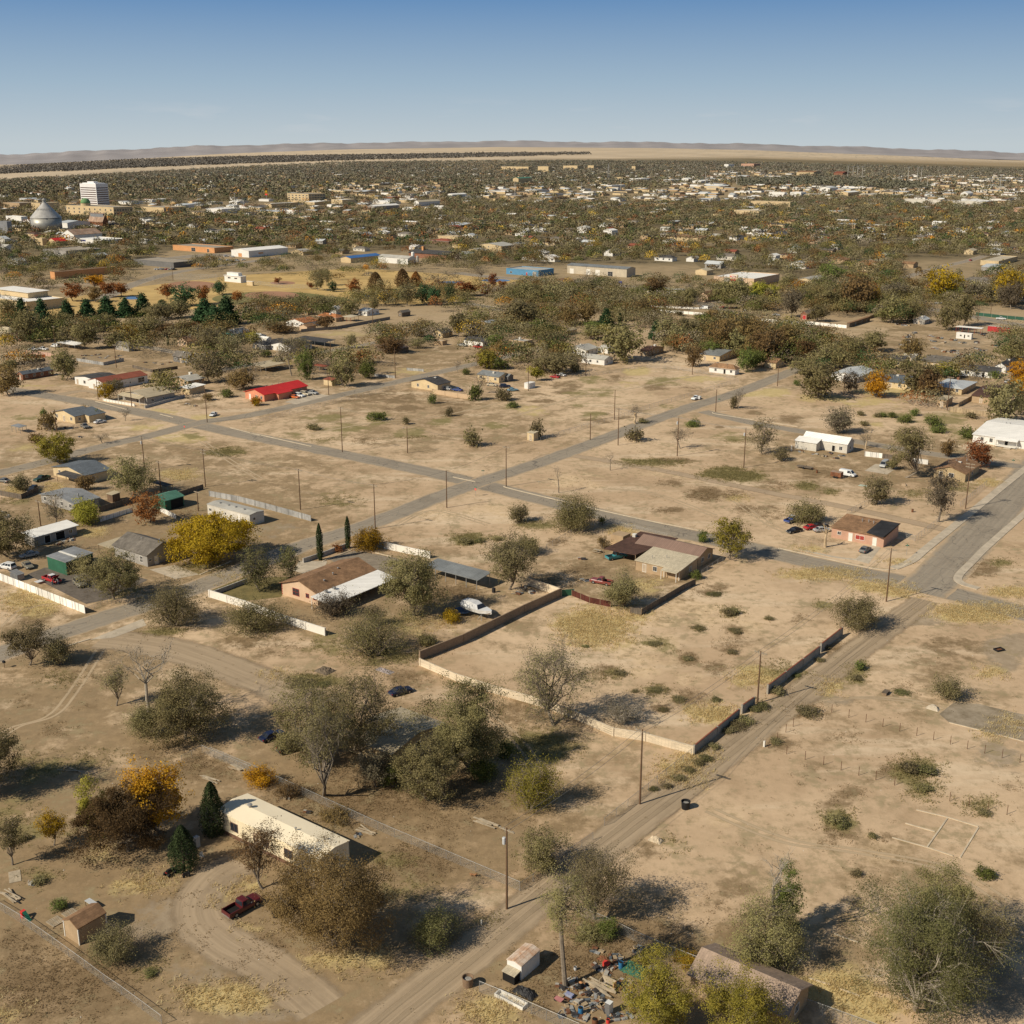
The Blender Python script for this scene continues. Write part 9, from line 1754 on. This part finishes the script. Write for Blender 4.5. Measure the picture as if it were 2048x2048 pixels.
FILLP=[('T1',480,730,300,40,26),('T1',1000,660,300,22,16),('T1',1680,730,200,50,24),('T1',230,905,240,18,12),('T2',430,790,330,25,18),('T2',860,730,160,45,18),('T1',1250,800,250,14,9),('T1',560,860,160,25,12),('T2',1050,740,90,30,10),('T3',380,870,120,18,6),('T2',1750,880,150,25,8),('M3',620,200,320,70,66),('M3',300,400,260,120,66),('M3',1000,330,260,80,34),('M3',1350,520,160,80,34),('M3',1680,500,260,150,102),('M3',1400,200,260,40,30),('M4',200,520,260,130,76),('M4',520,590,200,90,34),('M4',60,250,120,60,19),('M4',620,230,250,70,45),('M4',1050,280,200,80,34),('M4',1600,180,250,60,34),('M4',1850,560,80,120,19),('T2',1250,930,300,50,45),('T2',1600,1000,350,60,45),('T2',1000,980,150,50,25),('T3',500,960,300,60,55),('T3',900,980,250,80,60),('T3',1250,950,150,80,30),('T3',1550,960,200,70,30),('M1',1600,520,330,100,34),('M1',850,430,420,30,14),('M1',300,470,330,80,40),('M2',120,330,160,110,45),('M2',450,290,250,50,25),('M2',1750,430,180,100,34),('T1',500,800,260,45,55),('T1',150,820,150,40,25),('M2',1000,500,100,60,12),('M1',60,480,80,100,15),('T2',300,960,300,40,25),('T2',650,940,200,40,19),('M1',1000,560,160,60,12),('M1',1650,720,200,60,13),('M1',1250,880,120,40,6),('M1',200,690,160,40,7),('M2',300,680,250,60,12),('M2',800,700,160,60,10),('M2',1300,480,200,50,13),('M2',1000,210,200,30,12),('M2',1500,260,200,50,10),('M2',1750,620,150,60,7),('T1',1100,780,120,25,12),('T1',1500,800,200,30,13),('T1',1800,830,120,40,10),('T2',700,780,200,40,15),('T2',150,830,150,30,7),('T2',1150,770,150,40,12),('T3',150,900,100,40,7),('M3',120,650,120,60,9),('M3',400,640,160,60,13),('M4',900,700,260,70,13),('M4',1500,690,260,60,9),('M4',1300,900,150,50,6)]
FL=[]
for c,x,y,rx,ry,k in FILLP:
 for _ in range(k*6):
  if k<=0:break
  a_,q_=RN.uniform(0,6.28),RN.uniform(0,1)**.5;g_=G(c,x+rx*q_*math.cos(a_),y+ry*q_*math.sin(a_))
  if on_road(np.array([tuple(g_)]))[0]or not clear(np.array([tuple(g_)]),-1)[0]:continue
  if any((g_.x-f_[0])**2+(g_.y-f_[1])**2<22 for f_ in FL):continue
  FL.append(tuple(g_));k-=1
FL=np.array(FL)
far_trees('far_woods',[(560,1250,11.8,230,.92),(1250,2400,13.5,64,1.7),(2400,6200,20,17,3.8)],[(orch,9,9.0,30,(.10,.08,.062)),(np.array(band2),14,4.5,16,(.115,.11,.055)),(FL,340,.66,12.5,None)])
def tufts(name,kinds,col_a,col_b,n,size,hmin,hmax,thr=.35):
 w=np.zeros(len(X0))
 for k in kinds:w=np.maximum(w,COVER[k])
 w=np.where((D0>90)&(D0<420)&(SX>-60)&(SX<2110),np.clip(w-thr,0,1),0)
 w/=w.sum();ix=RN.choice(len(X0),n,p=w);P=np.stack([X0[ix]+RN.uniform(-2.2,2.2,n),Y0[ix]+RN.uniform(-2.2,2.2,n),np.zeros(n)],1)
 m=9;Q=np.repeat(P,m,0)+RN.normal(size=(n*m,3))*np.array([size,size,0])*1.0;L_=RN.uniform(hmin,hmax,(n*m,1));a=RN.uniform(0,6.28,n*m);ww=RN.uniform(.025,.07,(n*m,1))
 s=np.stack([np.cos(a),np.sin(a),a*0],1)*ww;u=np.stack([RN.normal(size=n*m)*.45,RN.normal(size=n*m)*.45,np.ones(n*m)],1)*L_
 V_=np.stack([Q-s,Q+s,Q+s*.5+u,Q-s*.5+u],1).reshape(-1,3);T=np.repeat(np.repeat(RN.uniform(0,.6,n),m)+RN.uniform(0,.4,n*m),4)
 me=leaf_mesh(name,V_,T,leafmat(name,col_a,col_b,None,.5));return tag(link(name,me),kind='stuff')
X0,Y0=GX.ravel(),GY.ravel();D0=np.hypot(X0,Y0)
tufts('dry_grass','y',(.55,.43,.2),(.80,.66,.36),9000,.34,.12,.4);tufts('green_weeds','g',(.17,.15,.06),(.32,.27,.125),8000,.34,.08,.3);tufts('brown_weeds','b',(.23,.17,.085),(.38,.28,.155),6000,.34,.06,.2,.45)
w=np.where((D0>95)&(D0<420)&(np.abs(SX-1024)<1080),.25+COVER['s']+COVER['b'],0)*(np.abs(X0)<330);w/=w.sum();ix=RN.choice(len(X0),4200,p=w)
P=np.stack([X0[ix]+RN.uniform(-1,1,4200),Y0[ix]+RN.uniform(-1,1,4200),np.full(4200,.05)],1);Q=np.repeat(P,9,0)+RN.normal(size=(4200*9,3))*np.array([.22,.22,.08]);Q[:,2]=np.abs(Q[:,2]);V_,T=cards(Q,.13,np.repeat(RN.random(4200),9)*.6+RN.random(4200*9)*.4,RN)
bad=np.repeat(on_road(Q),4);tag(link('low_scrub',leaf_mesh('low_scrub',V_[~bad],T[~bad],leafmat('low scrub',(.19,.15,.07),(.34,.265,.14)))),kind='stuff')
lit=RN.choice(len(X0),420,p=w);m=MB();LT=pmat('litter white',(.68,.66,.62),.2,4)
for i in lit:
 x,y=X0[i]+RN.uniform(-1,1),Y0[i]+RN.uniform(-1,1);s=RN.uniform(.04,.10);a=RN.uniform(0,3);c_,s_=math.cos(a)*s,math.sin(a)*s
 m.solid([(x-c_,y-s_,.01),(x+s_,y-c_,.01),(x+c_,y+s_,.01),(x-s_,y+c_,.02),(x,y,.01+s)],[(0,1,4),(1,2,4),(2,3,4),(3,0,4)],LT)
tag(m.build('litter'),kind='stuff')
LW={'olive':'olive','greyolive':'grey-olive','brown':'brown','green':'green','ygreen':'yellow-green','yellow':'golden','orange':'orange','rust':'rust-red','pine':'dark green','juniper':'dark','pale':'pale green','grey':'grey'}
KW={'broad':'tree','sparse':'thin-leaved tree','round':'rounded tree','bare':'bare tree','pine':'pine','cypress':'slim cypress','flame':'flame-shaped tree','bush':'shrub'}
LMK=[(a,b)for a,b in LM if len(a.split())<=6]
LMK+=[('the ball-field infield',G('T1',1060,884)),('the second infield',G('T1',1500,940)),('the park pond',G('T2',740,862)),('the left crossing',G('M1',1400,1120)),('the central crossing',G('F',900,910)),('the T-junction',G('Z3',700,440)),('the scrap yard',G('Z6',1200,450)),('the walled corner',G('M4',360,350))]
byl={}
for o,kind,leaf,h,own in TREES:
 if own:continue
 q=o.location;nm,lp=min(LMK,key=lambda e:(e[1]-q).length);a=proj(q);b=proj(lp);dx,dy=a[0]-b[0],a[1]-b[1]
 rel=('left of ' if dx<0 else 'right of ')if abs(dx)>abs(dy)else('behind ' if dy<0 else 'in front of ')
 size=('low ' if h<1.6 else '')if kind=='bush' else('small ' if h<5 else('tall ' if h>10 else ''))
 byl.setdefault(f'{size}{LW[leaf]} {KW[kind]} {rel}{nm}',[]).append((a[0],o))
ORD=['leftmost','second from left','third from left','fourth from left','fifth from left','sixth from left','seventh from left','eighth from left']
for lab,L_ in byl.items():
 L_.sort(key=lambda e:e[0])
 for i,(x,o)in enumerate(L_):
  if len(L_)==1:o['label']=lab
  elif len(L_)==2:o['label']=lab+(', left one of two' if i==0 else ', right one of two')
  else:o['label']=lab+', '+('rightmost' if i==len(L_)-1 else ORD[min(i,7)])+' of '+str(len(L_));
  o['group']=lab+'s' if len(L_)>1 else 'trees of the neighbourhood'
dg=bpy.context.evaluated_depsgraph_get()
for o in[o for o in COL.objects if o.type=='FONT']:
 me=bpy.data.meshes.new_from_object(o.evaluated_get(dg));n_=bpy.data.objects.new('lettering',me);COL.objects.link(n_);n_.parent=o.parent;n_.location=o.location;n_.rotation_euler=o.rotation_euler;bpy.data.objects.remove(o)
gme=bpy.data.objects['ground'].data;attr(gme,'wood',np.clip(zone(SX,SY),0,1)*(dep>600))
